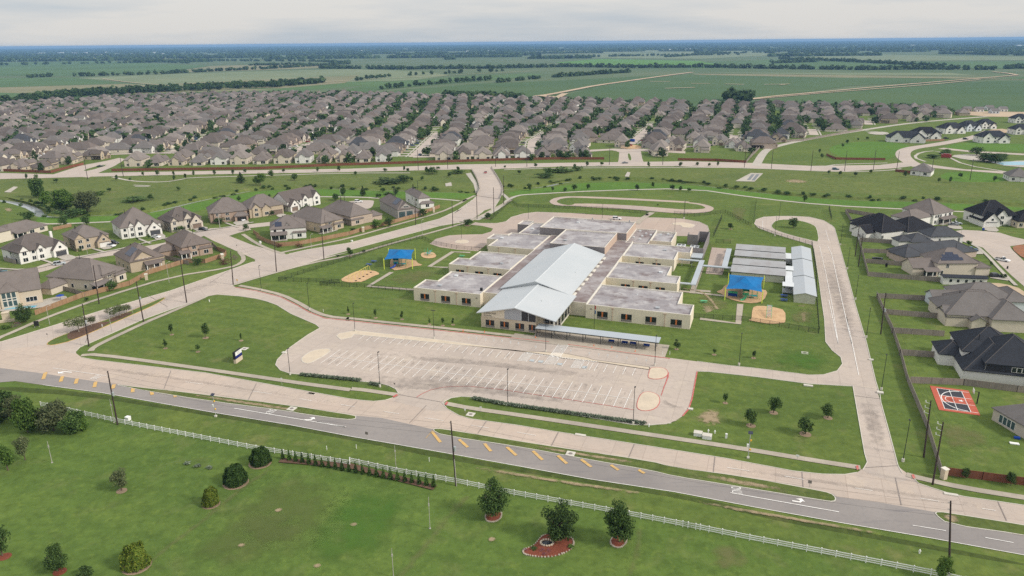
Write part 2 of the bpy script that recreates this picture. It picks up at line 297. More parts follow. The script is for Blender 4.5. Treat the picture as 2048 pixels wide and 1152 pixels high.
ZN = [0]
def zc(): ZN[0] += 1; return .010 + ZN[0] * .0022
def chaikin(p, n=2, closed=True):
    for _ in range(n):
        o = []
        rng = range(len(p)) if closed else range(len(p) - 1)
        if not closed: o.append(p[0])
        for i in rng: a, b = p[i], p[(i + 1) % len(p)]; o += [a * .75 + b * .25, a * .25 + b * .75]
        if not closed: o.append(p[-1])
        p = o
    return p
def W(s): return g(s) if isinstance(s, str) else [Vector((p[0], p[1], 0)) for p in s]
def sheet(name, s, m, smooth=0, z=None, kind='structure'):
    p = W(s); p = chaikin(p, smooth) if smooth else p
    b = MB(); b.tri(p, zc() if z is None else z); return struct(b.build(name, m), kind)
def offs(p, w0, w1):                                              # offset lines of an open polyline
    L, Rr = [], []
    for i in range(len(p)):
        d = (p[min(i + 1, len(p) - 1)] - p[max(i - 1, 0)]); d.z = 0; d.normalize(); nrm = Vector((-d.y, d.x, 0)); L.append(p[i] + nrm * w0); Rr.append(p[i] + nrm * w1)
    return L, Rr
def strip(b, p, w0, w1, z, h=None):
    L, Rr = offs(p, w0, w1)
    for i in range(len(p) - 1):
        qd = [Rr[i], Rr[i+1], L[i+1], L[i]]
        qd = [Vector((v.x, v.y, z if h is None else z + h)) for v in qd]
        if h is None: b.face(qd)
        else: b.slab(qd, h)
def soft(name, s, m, z=None, smooth=1):
    p = W(s); p = chaikin(p, smooth) if smooth else p; c = sum(p, Vector()) / len(p); z = zc() if z is None else z; n = len(p)
    vs = [(c.x, c.y, z)] + [(v.x * .5 + c.x * .5, v.y * .5 + c.y * .5, z) for v in p] + [(v.x, v.y, z) for v in p]; fs = []
    area = sum(p[i].x * p[(i+1) % n].y - p[(i+1) % n].x * p[i].y for i in range(n)) > 0
    for i in range(n):
        j = (i + 1) % n; f = [(0, 1 + i, 1 + j), (1 + i, 1 + n + i, 1 + n + j, 1 + j)]; fs += f if area else [k[::-1] for k in f]
    me = bpy.data.meshes.new(name); me.from_pydata(vs, [], fs); me.materials.append(MATS[m]); at = me.attributes.new('soft', 'FLOAT', 'POINT'); at.data.foreach_set('value', [1.0] + [.8] * n + [0.0] * n); return struct(link(name, me))
def softline(name, s, wd, m, z=None):
    p = chaikin(W(s), 2, False); z = zc() if z is None else z; L, Rr = offs(p, wd / 2, -wd / 2); n = len(p); vs = [(*v.xy, z) for r_ in (L, p, Rr) for v in r_]; fs = []
    for i in range(n - 1): fs += [(n + i, n + i + 1, i + 1, i), (2*n + i, 2*n + i + 1, n + i + 1, n + i)]
    me = bpy.data.meshes.new(name); me.from_pydata(vs, [], fs); me.materials.append(MATS[m]); at = me.attributes.new('soft', 'FLOAT', 'POINT'); at.data.foreach_set('value', [0.0] * n + [1.0] * n + [0.0] * n); return struct(link(name, me))
def ribbon(name, s, width, m, smooth=0, z=None):
    p = W(s); p = chaikin(p, smooth, False) if smooth else p
    b = MB(); strip(b, p, width / 2, -width / 2, zc() if z is None else z); return struct(b.build(name, m))
def island(name, s, m, smooth=0, h=.15, kw=.18, edge='kerb_concrete'):
    p = W(s); p = chaikin(p, smooth) if smooth else p
    area = sum(p[i].x * p[(i+1) % len(p)].y - p[(i+1) % len(p)].x * p[i].y for i in range(len(p)))
    if area < 0: p = p[::-1]
    b = MB(); b.prism(p, 0, h, 0, False); inn = inset(p, kw)
    n = len(p)
    for i in range(n): j = (i + 1) % n; b.face([(p[i].x, p[i].y, h), (p[j].x, p[j].y, h), (inn[j][0], inn[j][1], h), (inn[i][0], inn[i][1], h)], 0)
    b.tri(inn, h, 1); return struct(b.build(name, [edge, m]))
def inset(p, d):
    o = []; n = len(p)
    for i in range(n):
        a, b, c = Vector(p[i-1][:2]), Vector(p[i][:2]), Vector(p[(i+1) % n][:2])
        u = (b - a); v = (c - b)
        if u.length < 1e-6: u = v
        if v.length < 1e-6: v = u
        u.normalize(); v.normalize(); n1 = Vector((-u.y, u.x)); n2 = Vector((-v.y, v.x)); k = 1 + n1.dot(n2)
        o.append(tuple(b + (n1 + n2) * (d / max(k, .25))))
    return o
# ================================================================== GROUND
CREEK_L = q('C4 -80,190 0,197 100,212 200,242 235,285 300,297 600,284 850,274 950,254 1150,204 1380,160 1500,136 1900,128 C2 0,922 200,926 560,940 700,942 820,943 975,922 1180,914 1300,884 1500,872 1880,878 2047,892 C3 280,916 480,941 700,966 1000,985 1400,992 1730,1006 2047,1022 2300,1035')
ck = [G(p) for p in CREEK_L]; ck = chaikin(ck, 1, False)
cl, cr = offs(ck, 5.0, -5.0)
gb = MB(); BIG = 42000
gb.tri([(-BIG, -600, 0), (BIG, -600, 0), (BIG, BIG, 0), (-BIG, BIG, 0)], 0.0, 0, holes=[[(v.x, v.y) for v in cl + cr[::-1]]])
struct(gb.build('ground', 'lawn_grass'))
cb = MB()                                                       # the creek's channel, two metres deep
prof = [(5.0, 0.0, 0), (3.2, -1.2, 0), (2.0, -1.75, 1), (-2.0, -1.75, 1), (-3.2, -1.2, 0), (-5.0, 0.0, 0)]
ls = [offs(ck, a, a)[0] for a, _, _ in prof]
for k in range(5):
    for i in range(len(ck) - 1):
        cb.face([(*ls[k+1][i].xy, prof[k+1][1]), (*ls[k+1][i+1].xy, prof[k+1][1]), (*ls[k][i+1].xy, prof[k][1]), (*ls[k][i].xy, prof[k][1])], 1 if k == 2 else 0)
struct(cb.build('creek_bank', ['rough_grass', 'soil']))
wb = MB(); strip(wb, ck, 2.6, -2.6, -1.45); struct(wb.build('creek_water', 'water'))
# ---- farmland
plain = MB(); plain.tri([(-BIG, 1150, 0), (BIG, 900, 0), (BIG, BIG - 10, 0), (-BIG, BIG - 10, 0)], .004); struct(plain.build('plain', 'plain_green'))
FZ = [.03]
def field(s, m): FZ[0] += .03; return sheet('field', s, m, z=FZ[0])
field('W -40,215 -40,184 160,182 240,180 330,177 520,176 640,168 770,158 760,168 560,185 300,195', 'field_green')
field('W -40,184 -40,176 250,168 350,172 560,180 420,184 160,190', 'field_olive')
field('W -40,176 -40,157 150,155 170,158 250,166', 'field_green')
field('W 155,156 300,150 500,143 700,138 830,142 900,150 830,160 640,166 520,176 400,176 300,168', 'field_pale')
field('W 330,168 560,158 720,150 690,166 560,177 440,176', 'field_olive')
field('W -40,152 -40,126 200,122 420,132 330,144 150,152', 'field_green')
field('W 420,132 560,128 700,134 500,141 330,146', 'field_olive')
field('W 680,182 760,165 900,155 1060,147 1090,150 960,163 820,174 700,186', 'field_green')
field('W 660,200 800,180 960,168 1180,158 1330,150 1300,160 1140,184 1080,200', 'field_deep')
field('W 1120,192 1200,174 1340,152 1380,148 1800,156 1990,158 1700,172 1500,200 1400,215', 'field_deep')
field('W 1500,205 1700,178 1990,162 2100,163 2100,225 1900,222 1700,214', 'field_deep')
field('W 1380,148 1700,150 1990,155 2000,157 1700,156 1400,150', 'field_olive')
field('W 1380,146 1900,146 1960,152 1700,150', 'field_pale')
field('W 1110,125 1200,118 1400,122 1500,136 1420,136 1200,134', 'field_bright')
field('W 1090,112 1300,105 1480,102 1600,108 1400,118 1200,116', 'field_pale')
field('W 1400,124 1600,118 1760,126 1950,136 1700,140 1500,136', 'field_green')
field('W 1560,118 1700,108 1900,112 2100,114 2100,120 1800,122 1640,122', 'field_pale')
field('W 1800,124 2100,122 2100,138 1960,138 1880,132', 'field_green')
field('W -40,112 300,116 420,119 200,120 -40,120', 'field_pale')
field('W 1060,100 1300,99 1420,101 1200,108 1080,108', 'field_pale')
field('W 1990,158 2100,150 2100,160', 'field_green')
# bare earth haul roads through the fields
dz = 1.2
for s, wd in (('W 1072,193 1100,190 1150,180 1190,172 1260,162 1330,152 1385,145', 14), ('W 1130,188 1100,204 1092,208', 12), ('W 1500,199 1560,192 1630,186 1760,174 1880,164 1985,155 2035,151', 9), ('W 1480,202 1620,189 1760,178 1860,170 1960,160', 6), ('W 2035,151 2015,147 1985,144', 10), ('W 1385,149 1600,152 1800,156 2048,160', 7), ('W 640,165 800,156 960,148 1060,143', 5), ('W 205,158 260,166 340,172 385,178', 5), ('W 1110,196 1080,192', 16)):
    dz += .02; ribbon('dirt_track', s, wd, 'pale_soil', 1, z=dz)
for s in ('W 1382,168 1420,168', 'W 1450,169 1488,170', 'W 1528,170 1580,169 1560,171', 'W 1300,164 1340,164', 'W 1330,178 1390,176'): dz += .02; ribbon('bare_patch', s, 8, 'pale_soil', 0, z=dz)
# ---- grass that differs from the base lawn
sheet('pasture_grass', 'W -300,800 D2 0,20 90,18 C4 0,0 D2 180,150 420,192 500,215 1000,310 2047,500 D4 0,485 600,605 1500,770 2047,880 D5 0,830 1000,1040 1500,1150 1600,1300 W 2300,1500 -400,1500'.replace('C4 0,0 ', ''), 'field_grass')
sheet('ditch_grass', 'D2 0,70 500,100 1000,180 1500,260 2047,355 D4 600,480 1400,610 2047,720 D5 600,830 1300,960 2047,1095 2047,1075 1300,930 600,800 D4 2047,695 1400,585 600,450 D2 2047,325 1500,235 1000,160 500,75 0,40', 'ditch_grass', 1)
sheet('creek_meadow', 'C4 -100,130 0,70 600,68 1300,60 2047,50 C2 600,818 760,818 880,835 1000,810 2047,806 C3 700,822 1300,818 1500,860 2047,900 2300,920 2300,1000 2047,1000 1400,970 900,955 500,925 280,900 0,880 C2 1800,862 1400,862 1180,902 960,910 800,930 500,925 0,910 C4 1900,120 1500,122 1150,190 850,262 600,272 300,280 200,225 0,180 -100,170', 'rough_grass', 1)
sheet('creek_bench', 'C4 230,300 300,310 600,300 860,290 1150,220 1400,172 1520,150 1900,142 C2 0,935 300,945 800,955 800,985 500,985 150,978 0,972 C4 1880,182 1700,150 1500,200 1200,260 900,318 620,333 280,345 200,330', 'bright_grass', 1)
sheet('creek_bench', 'C2 980,945 1200,925 1500,885 2047,905 C3 500,955 1000,1000 1400,1005 2047,1035 2047,1060 1300,1042 900,1022 500,982 0,926 C2 1800,930 1500,938 1060,962 1000,975', 'bright_grass', 1)
soft('dry_lawn', 'C6 1040,25 1150,30 1160,80 1120,150 1060,110', 'dry_grass')
sheet('park_grass', 'C3 890,690 1000,660 1150,650 1330,660 1400,690 1310,700 1280,760 1100,765 950,740', 'bright_grass', 2)
sheet('park_grass', 'C3 1570,690 1640,665 1780,655 2300,680 2300,720 1900,708 1600,700', 'bright_grass', 1)
sheet('park_grass', 'C3 1540,860 1610,825 1940,840 1960,890 1640,890', 'bright_grass', 1)
soft('bare_patch', 'C3 610,880 700,865 820,885 780,900 660,895', 'worn_soil')
soft('worn_ground', 'S7 0,300 120,310 200,330 240,380 180,400 120,440 40,420 0,380', 'worn_soil')
soft('worn_ground', 'S7 1290,380 1370,390 1360,470 1365,560 1300,550 1280,470', 'worn_soil')
soft('worn_ground', 'S7 1220,315 1380,325 1330,350 1260,340', 'worn_soil')
soft('worn_ground', 'C4 10,250 60,245 90,270 40,280', 'worn_soil')
# ---- roads
sheet('boulevard', 'D1 -300,300 0,243 120,228 270,195 420,180 445,300 445,312 480,338 560,352 900,392 1200,427 2047,580 D3 350,470 430,477 500,470 545,455 575,440 700,455 830,480 860,520 930,560 1000,580 1260,615 1500,655 2047,740 D5 300,465 700,540 870,558 1000,560 1070,548 1110,520 1200,500 1300,505 1400,580 1430,612 1590,665 1700,690 2047,740 2500,820 2500,935 2047,855 1640,790 1540,775 1520,778 1200,722 950,690 930,672 830,650 400,570 0,517 D3 1500,745 880,645 800,635 770,638 470,572 325,560 130,530 0,508 D1 1000,530 830,515 500,468 250,430 0,398 -300,365', 'road_concrete')
sheet('asphalt_road', 'D1 -300,365 0,398 250,430 500,468 830,515 1000,530 D3 0,508 130,530 325,560 470,572 770,638 800,635 880,645 1500,745 D5 0,517 400,570 830,650 930,672 950,690 1200,722 1520,778 1540,775 1640,790 2047,855 2500,935 2500,1120 2047,1030 1500,930 1000,845 500,755 0,660 D4 1400,585 1000,512 500,422 0,335 D1 1700,733 1250,660 850,590 600,545 250,498 90,475 0,482 -300,500', 'asphalt')
sheet('street', 'C4 -200,1110 0,1037 120,1000 600,850 1000,735 1480,567 1690,520 1800,495 2047,455 C5 440,180 700,110 850,40 890,0 C2 640,1090 740,1030 800,970 818,930 800,870 770,820 750,788 885,788 885,800 900,840 945,900 955,940 935,990 890,1060 C5 1000,50 960,62 880,122 700,152 400,232 0,340 C4 2047,508 1810,572 1700,605 1350,708 1215,768 1000,845 835,905 655,985 520,1045 470,1065 445,1090 D1 440,318 270,262', 'street_concrete')
sheet('school_lot', 'C4 1280,705 1350,700 1375,713 1500,733 1640,768 1740,818 1810,858 1900,893 2047,908 C5 150,700 400,728 820,772 1340,828 1450,842 1970,915 C6 700,924 860,945 1050,970 1200,985 1400,1010 1520,1025 1600,1023 1680,1000 1710,960 1700,920 1650,880 1612,830 1605,700 1590,600 1570,450 1545,290 1535,265 1450,240 1300,195 1220,165 1195,140 1205,115 1250,100 1330,95 1430,95 1520,100 1600,120 1650,150 1665,165 1730,400 1785,610 1850,830 1905,1060 1930,1140 D6 1190,540 1210,600 1260,780 1310,970 1335,1015 1390,1045 1300,1075 1130,1015 1105,995 1130,950 1115,900 1080,700 1045,500 1040,505 780,490 480,450 200,420 135,418 120,500 105,580 85,640 50,680 0,712 D4 1940,230 1850,265 1760,270 1650,268 1400,225 1000,160 740,108 650,103 590,112 552,132 545,150 570,185 500,190 250,130 D3 575,440 575,430 560,405 520,385 460,370 380,362 0,318 D1 1700,432 1640,412 1612,380 1622,350 1680,290 1800,205 1870,165 C4 1872,955 1850,935 1700,870 1620,820 1560,798 1500,783 1400,768 1270,758 1215,768', 'lot_concrete')
sheet('rear_lot', 'S1 800,140 860,150 1050,152 1150,132 1210,82 1350,42 1500,24 2047,42 S2 200,35 1000,82 1150,86 1500,100 1700,136 1790,180 1812,240 1700,300 1000,290 200,250 S1 1300,250 1200,420 920,400 830,470 600,452 400,425 280,385 350,330 500,290 620,282 880,276 980,246 1002,212 880,182 780,172 740,170', 'rear_concrete')
sheet('side_street', 'C4 1490,552 1240,440 1180,408 1165,395 1230,370 1450,362 1470,378 1385,400 1340,415 1480,470 1640,512 1690,528 1700,600 1500,600', 'street_concrete')
ribbon('side_street', 'N5 -300,260 0,222 300,200 560,175 W 110,528 170,514 300,496 350,486 400,468 430,462 470,456 510,451 560,446 610,438 660,420 700,410', 9.0, 'street_concrete', 1)
sheet('turning_circle', 'N4 420,420 520,360 640,335 800,318 1000,320 1010,350 980,430 900,460 780,440 600,470', 'street_concrete', 1)
sheet('turning_circle', 'N6 1090,385 1200,372 1330,352 1520,362 1640,372 1760,385 1900,430 2045,462 2300,520 2300,620 2045,520 1880,545 1900,580 2045,720 2300,900 2300,1250 2045,1015 1900,890 1760,755 1560,560 1450,530 1320,475 1290,400', 'street_concrete')
def road_px(name, top, bot, m): return sheet(name, top + ' ' + ' '.join(' '.join(x) for x in []) + bot, m)
sheet('far_boulevard', 'W -200,347 0,346 110,349 240,345 480,341 700,337.5 919,329 1142,325.5 1380,322.5 C3 460,778 800,795 1200,790 1330,775 1480,785 1700,815 1950,828 2300,850 2300,862 1950,842 1600,815 1400,795 1300,808 1000,828 700,818 0,797 W 1125,333 985,338.5 919,339 680,344.5 400,349 200,353 60,357 -200,362', 'street_concrete')
sheet('entry_road', 'F1 420,665 640,595 830,560 940,535 990,545 900,600 760,660 700,690', 'street_concrete')
sheet('entry_road', 'F3 925,590 935,545 940,485 880,475 500,500 500,480 900,462 1100,462 1460,480 1460,500 1110,482 1120,540 1140,590', 'street_concrete')
island('median_grass', 'F3 1010,545 1003,500 1025,500 1040,550 1025,558', 'yard_grass', 1)
island('median_grass', 'F1 640,635 800,590 860,590 700,640', 'yard_grass', 1)
ribbon('curving_road', 'C3 1440,800 1370,770 1335,735 1345,705 1400,688 1500,675 1620,655 1720,635 1790,618 1850,590', 11, 'street_concrete', 2)
ribbon('park_road', 'C3 1560,692 1750,712 2047,728 2300,740', 10, 'street_concrete')
ribbon('maintenance_track', 'C3 478,795 520,720 560,690 700,655 900,618 1150,578 1350,548 1600,524 1850,505 2300,470', 6.5, 'pale_concrete', 2)
ribbon('maintenance_track', 'C3 1120,590 1240,600 1260,612 1140,600', 4, 'pale_concrete')
# ---- footpaths
for s, wd in (('C5 1010,62 960,62', 1), ):
    pass
for s, wd, mm in (('C4 210,338 290,347 620,334 900,318', 2.6, 'pale_concrete'), ('C4 1870,186 2047,187 C2 150,979 230,985', 2.6, 'pale_concrete'), ('C2 520,985 640,993 700,1000', 2.4, 'pale_concrete'),
  ('C2 800,1112 900,1060 960,1020 985,990 1040,968 1100,962 1500,940 2047,926 C3 500,985 900,1026 1300,1046 1700,1064 2300,1085', 2.6, 'pale_concrete'), ('C2 985,990 965,970 940,950', 2.2, 'pale_concrete'),
  ('C1 660,1035 720,1050 800,1062 960,1066 1060,1050 1100,1040 1300,1034 W 700,346 820,346', 2.4, 'pale_concrete'), ('C1 780,1083 880,1087 860,1092 790,1090', 2.0, 'pale_concrete'), ('C2 960,818 1200,808 2047,804 C3 400,806 1000,832 1250,822 1330,812', 2.2, 'pale_concrete'), ('C3 490,800 800,802 870,800 960,785 1250,778', 2.2, 'pale_concrete'), ('C3 1470,770 1400,745 1440,715 1540,705 1600,740 1700,790 1960,832', 2.2, 'pale_concrete')):
    ribbon('footpath', s, wd, mm, 1)
for s in ('C4 -60,1050 0,1008 60,985 250,900 600,775 1000,655 1350,600 1410,575 1430,545 1400,510', 'C4 1660,520 1590,500 1500,460 1420,405', 'C4 1640,514 1800,480 2047,428 C5 450,145 700,75 800,30 870,-10 C2 700,1010 790,968',
          'C4 1370,700 1500,660 1810,575 2047,532 C5 400,260 700,178 870,128 960,85 1000,62 1080,20 1120,0', 'D1 530,300 545,280 600,250 850,132 1000,70 1195,-15', 'D1 475,325 560,318 1000,376 2047,530 D3 300,400 580,440', 'D3 845,488 1000,518 1300,560 2047,672 D5 400,408 800,475 1090,520', 'D5 1360,560 1430,580 1700,640 2047,695 2400,750'):
    ribbon('sidewalk', s, 1.9, 'walk_concrete', 1)
# paths and slabs of the school yard, in the school's own axes
def apoly(name, pts, m, z=None):
    b = MB(); b.tri([s2w(a, c) for a, c in pts], zc() if z is None else z); return struct(b.build(name, m))
def yard(s, w_=2.0): return ribbon('yard_path', s, w_, 'walk_concrete')
yard('S6 1225,800 560,750 900,545'); yard('S6 1720,478 1450,462 1790,248 2047,258')
yard('S7 0,498 490,560 515,310', 2.2); yard('S5 0,805 300,828', 2.2)
apoly('drop_off_plaza', [(46, -24.6), (95, -24.6), (95, -14.2), (62, -14.2), (58.5, -8), (52.4, -8), (52.4, -19.5), (46, -19.5)], 'walk_concrete')
ribbon('front_walk', 'C4 1400,706 1510,726 1650,760 1750,808 1820,850 1910,886 2047,900 C5 150,690 400,718 820,760 1200,803', 1.8, 'walk_concrete', 1)
apoly('play_court', [(98.5, 66), (105, 66), (105.6, 108), (97.4, 108)], 'rear_concrete')
apoly('yard_path', [(91.2, 39.6), (108, 38.6), (108, 40.4), (91.2, 41.4)], 'walk_concrete')
apoly('yard_path', [(95, 39), (97, 39), (97, 75), (95, 75)], 'walk_concrete')
sheet('play_surface', 'S6 135,665 250,590 430,515 640,520 740,570 640,600 470,690 400,685 300,700', 'play_mulch', 1)
sheet('play_surface', 'S6 870,380 920,345 1260,370 1270,410 1370,445 1200,460 1100,500 890,525', 'play_mulch', 1)
sheet('play_surface', 'S6 1325,270 1400,250 1520,255 1560,320 1480,345 1370,340 1325,310', 'play_mulch', 1)
sheet('play_surface', 'S5 370,830 470,800 500,740 600,720 1000,790 1140,815 1080,960 940,1005 720,980 540,925 470,865', 'play_mulch', 1)
sheet('play_surface', 'S7 665,400 690,335 860,338 960,355 1090,390 1098,540 1060,555 900,568 700,535 610,515 660,505', 'play_mulch', 1)
# track loop behind the school
sheet('practice_loop', 'C2 1222,1000 1262,980 1350,972 1600,980 2047,1004 C3 80,1008 160,1016 225,1034 236,1050 200,1068 100,1074 0,1073 C2 1700,1050 1500,1040 1360,1030 1280,1030 1235,1018', 'rear_concrete', 1)
sheet('loop_lawn', 'C2 1262,1002 1300,985 1380,980 2047,1013 C3 80,1014 150,1023 190,1040 160,1050 60,1051 0,1047 C2 1700,1026 1380,1013 1350,1028 1285,1018', 'lawn_grass', 1)
ribbon('yard_path', 'S2 1165,30 1110,62 1050,100 985,160', 3.2, 'walk_concrete')
# ---- raised lawns and islands with kerbs
island('loop_island', 'C6 1295,145 1320,120 1380,114 1470,122 1540,145 1562,165 1576,246 1540,240 1400,205 1320,178 1294,160', 'lawn_grass', 1)
island('median_grass', 'C4 268,1048 300,1025 350,1003 480,955 700,880 850,820 950,778 972,776 940,800 880,832 620,945 420,1030 330,1052 290,1057', 'yard_grass', 1, edge='yellow_paint')
island('median_grass', 'D1 640,490 830,514 1000,530 D3 0,508 130,530 325,560 330,570 322,582 260,585 0,550 D1 1700,655 1200,590 830,530', 'verge_grass', 1)
island('median_grass', 'D3 770,645 800,635 880,645 1500,745 2047,825 D5 0,518 400,570 830,650 920,670 950,698 940,722 860,712 300,620 0,572 D3 2047,882 1700,822 1300,747 830,677', 'verge_grass', 1)
island('median_grass', 'D5 1520,790 1540,776 1640,790 2047,855 2500,935 2500,1000 2047,915 1600,852', 'verge_grass', 1)
island('lot_island', 'D3 5,230 20,212 70,180 140,168 180,172 175,190 100,235 50,258 15,250', 'island_concrete', 1)
island('lot_island', 'D3 212,95 230,80 290,68 320,62 780,112 1300,185 1480,210 1540,225 1700,240 2047,292 S3 1850,975 1840,950 1300,880 1250,862 1000,815 620,795 0,735 C5 200,788 185,805 120,818 98,800', 'island_concrete', 0)
island('lot_island', 'S3 1850,960 1900,950 1980,955 2030,985 2030,1030 1980,1062 1900,1070 1840,1060 1830,1040 1840,1000', 'island_concrete', 1, edge='red_paint')
island('lot_island', 'D4 1672,160 1690,100 1720,75 1770,78 1810,100 1815,140 1790,175 1740,190 1690,185', 'island_concrete', 1, edge='red_paint')
island('lot_island', 'S1 565,365 590,345 650,338 715,345 730,362 700,378 640,385 580,378', 'island_concrete', 1)
island('lot_island', 'S2 1390,150 1500,140 1640,165 1650,185 1600,205 1500,198 1490,172 1400,170', 'island_concrete', 1)
# kerbs along the lot and the roads
kb = MB(); rk = MB()
def kerb(s, b=None, wd=.16, h=.14): strip(b or kb, W(s), wd / 2, -wd / 2, 0, h)
for s in ('C6 860,945 1050,970 1200,985 1400,1010 1520,1025 1600,1023 1680,1000 1710,960 1700,920 1650,880 1612,830 1605,700 1590,600 1570,450 1545,290', 'C6 1535,265 1450,240 1300,195 1220,165 1195,140 1205,115 1250,100 1330,95 1430,95 1520,100 1600,120 1650,150 1665,165 1730,400 1785,610 1850,830 1905,1060 1930,1140 D6 1210,600 1260,780 1310,970 1335,1015',
   'D6 1105,995 1130,950 1115,900 1080,700 1045,500', 'D6 1040,505 780,490 480,450 200,420 135,418', 'D4 1880,258 1760,270 1650,268 1400,225 1000,160 740,108 650,103 590,112 552,132 545,150', 'D3 575,430 560,405 520,385 460,370 380,362 0,318 D1 1700,432 1640,412 1612,380 1622,350 1680,290 1800,205 1870,165 C4 1850,935 1700,870 1620,820 1560,798 1500,783 1400,768 1270,758',
   'D1 480,338 560,352 900,392 1200,427 2047,580 D3 350,470 430,477 500,470 545,455', 'D3 830,485 860,520 930,560 1000,580 1260,615 1500,655 2047,740 D5 300,465 700,540 870,558 1000,560 1070,548', 'D5 1400,580 1430,612 1590,665 1700,690 2047,740 2500,820', 'C4 0,1037 120,1000 600,850 1000,735 1480,567', 'C4 1690,520 1800,495 2047,455 C5 440,180 700,110 850,40 890,0 C2 640,1090 740,1030 800,970', 'C2 935,990 890,1060 780,1110 C5 960,62', 'C5 880,122 700,152 400,232 0,340 C4 1810,572 1700,605 1350,708', 'C4 1215,768 1000,845 835,905 655,985 520,1045 470,1065 445,1090', 'S1 860,150 1050,152 1150,132 1210,82 1350,42 1500,24 2047,42', 'S2 1150,86 1500,100 1700,136 1790,180 1812,240'):
    kerb(s)
struct(kb.build('kerb', 'kerb_concrete'))
for s in ('C4 1375,716 1500,737 1640,772 1740,822 1810,862 1900,897 2047,912 C5 150,704 400,732 820,776 1340,831', 'C5 1450,846 1970,919 C6 700,928', 'D6 135,420 120,500 105,580 85,640 50,680'): kerb(s, rk, .32)
strip(rk, W('D4 390,108 420,88 470,66 540,50 600,45 700,44 900,65 1200,110 1500,155 1660,182'), .10, -.10, .11); strip(rk, W('S3 2035,1030 2010,1100 1985,1150'), .10, -.10, .11)
strip(rk, W('C6 695,1010 680,1060 650,1145'), .10, -.10, .115)
struct(rk.build('fire_lane_kerb', 'red_paint'))
# ---- painted markings
PZ = .26; wm = MB(); ym = MB(); bm_ = MB()
lift = .14                                       # sheets under the lot sit lower than this
def line(b, p, q_, w_=.14, z=.125): strip(b, [p, q_], w_ / 2, -w_ / 2, z)
a = 0.2
while a < 90:                                    # upper row of stalls along the strip
    if not (50 < a < 73.5): line(wm, s2w(a, -40.0), s2w(a, -34.6))
    a += 2.745
a = -1.0
while a < 92:
    line(wm, s2w(a, -60.0), s2w(a, -48.9)); a += 2.745
line(wm, s2w(-1, -54.5), s2w(91.5, -54.3))
for a0 in (53.8, 61.9, 70.1):                    # hatched access aisles
    a1 = a0 + (2.7 if a0 != 61.9 else 3.2)
    for u in (a0, a1): line(wm, s2w(u, -40.1), s2w(u, -34.5), .14)
    k = -40.0
    while k < -33.6: line(wm, s2w(a0, k), s2w(a1, k + 1.1), .22); k += .75
for u in (59.2, 67.5, 75.6, 51.2): line(wm, s2w(u, -40), s2w(u, -34.6))
k = -33.4
while k < -24.6: line(wm, s2w(62.0, k), s2w(65.2, k + .9), .24, .165); k += .75
line(wm, s2w(62.0, -33.6), s2w(62.0, -24), .12, .163); line(wm, s2w(65.2, -33.6), s2w(65.2, -24), .12, .163)
for i in range(28): u = 54 + i * .8; line(wm, s2w(u, -34.3), s2w(u + .9, -33.3), .2, .165)
for u in (57.9, 60.6, 66.4, 73.9): 
    b_ = [s2w(u - .75, -39.2), s2w(u + .75, -39.2), s2w(u + .75, -37.7), s2w(u - .75, -37.7)]; bm_.tri(b_, .125)
def mline(s, w_=.14, b=None, z=.13): strip(b or wm, W(s), w_ / 2, -w_ / 2, z)
mline('C7 470,410 520,420 570,640 620,900 660,1150'); mline('C7 540,415 580,420 610,480 680,800 760,1150 D6 1010,100 1080,440', .16); mline('D6 905,0 960,255', .16); mline('C7 95,230 93,290'); mline('C7 565,300 590,385')
mline('D1 1370,635 2020,745 D3 100,595 270,627', .2); mline('D5 330,668 965,780', .2); mline('D1 310,400 620,445', .16)
for s in ('D5 1395,858 1590,890', 'D5 1820,930 1985,960', 'D5 2150,990 2300,1020'): mline(s, .16)
mline('D1 250,498 600,545 1250,660 1700,733 D4 0,337 500,424 1000,514 1400,587 D5 0,662 500,757 1000,847 1500,932 2047,1032', .14)
for s in ('D3 0,463 70,475', 'D3 240,497 320,510', 'D3 490,537 580,551', 'D3 730,574 840,591', 'D3 1000,617 1105,634', 'D3 1270,658 1380,678', 'D5 310,520 440,540', 'D5 645,570 760,590', 'D5 1060,640 1160,655', 'D5 1440,700 1550,718', 'D5 1800,760 1880,772', 'D1 1085,480 1190,495', 'D1 1480,535 1590,552'): mline(s, .13)
for s, wd in (('D3 772,655 822,718', .75), ('D3 930,700 980,746', .75), ('D3 1078,724 1117,770', .75), ('D3 1210,745 1265,794', .75), ('D3 1362,768 1418,821', .75), ('D3 1508,795 1560,842', .75), ('D3 1645,818 1703,862', .75), ('D3 1818,850 1862,880', .7), ('D3 1980,878 2015,900', .7),
  ('D1 267,425 253,465', .95), ('D1 366,448 355,480', .95), ('D1 452,462 442,492', .95), ('D1 560,480 552,512', .95), ('D1 668,495 660,520', .95), ('D1 780,512 776,542', .95), ('D1 884,530 892,556', .9), ('D1 1020,548 1026,570', .8), ('D1 1150,572 1165,580', .7)): mline(s, wd, ym)
mline('D3 775,648 735,695', .12, ym); mline('D5 1660,852 2047,917 2300,965', .12, ym)
struct(wm.build('road_markings', 'white_paint')); struct(ym.build('yellow_markings', 'yellow_paint')); struct(bm_.build('accessible_bay_marks', 'blue_paint'))
def arrow(s0, s1, flip=1):
    p, d = g1(s0), (g1(s1) - g1(s0)); L = d.length; d.normalize(); n = Vector((-d.y, d.x, 0)) * flip
    b = MB(); b.tri([p - n * .2, p + d * L * .62 - n * .2, p + d * L * .78 + n * .5, p + d * L * .95 + n * .35, p + d * L * .72 + n * 1.5, p + d * L * .28 + n * .95, p + d * L * .58 + n * .75, p + d * L * .55 + n * .25, p + n * .2][::(1 if flip > 0 else -1)], .13)
    return struct(b.build('turn_arrow_marking', 'white_paint'))
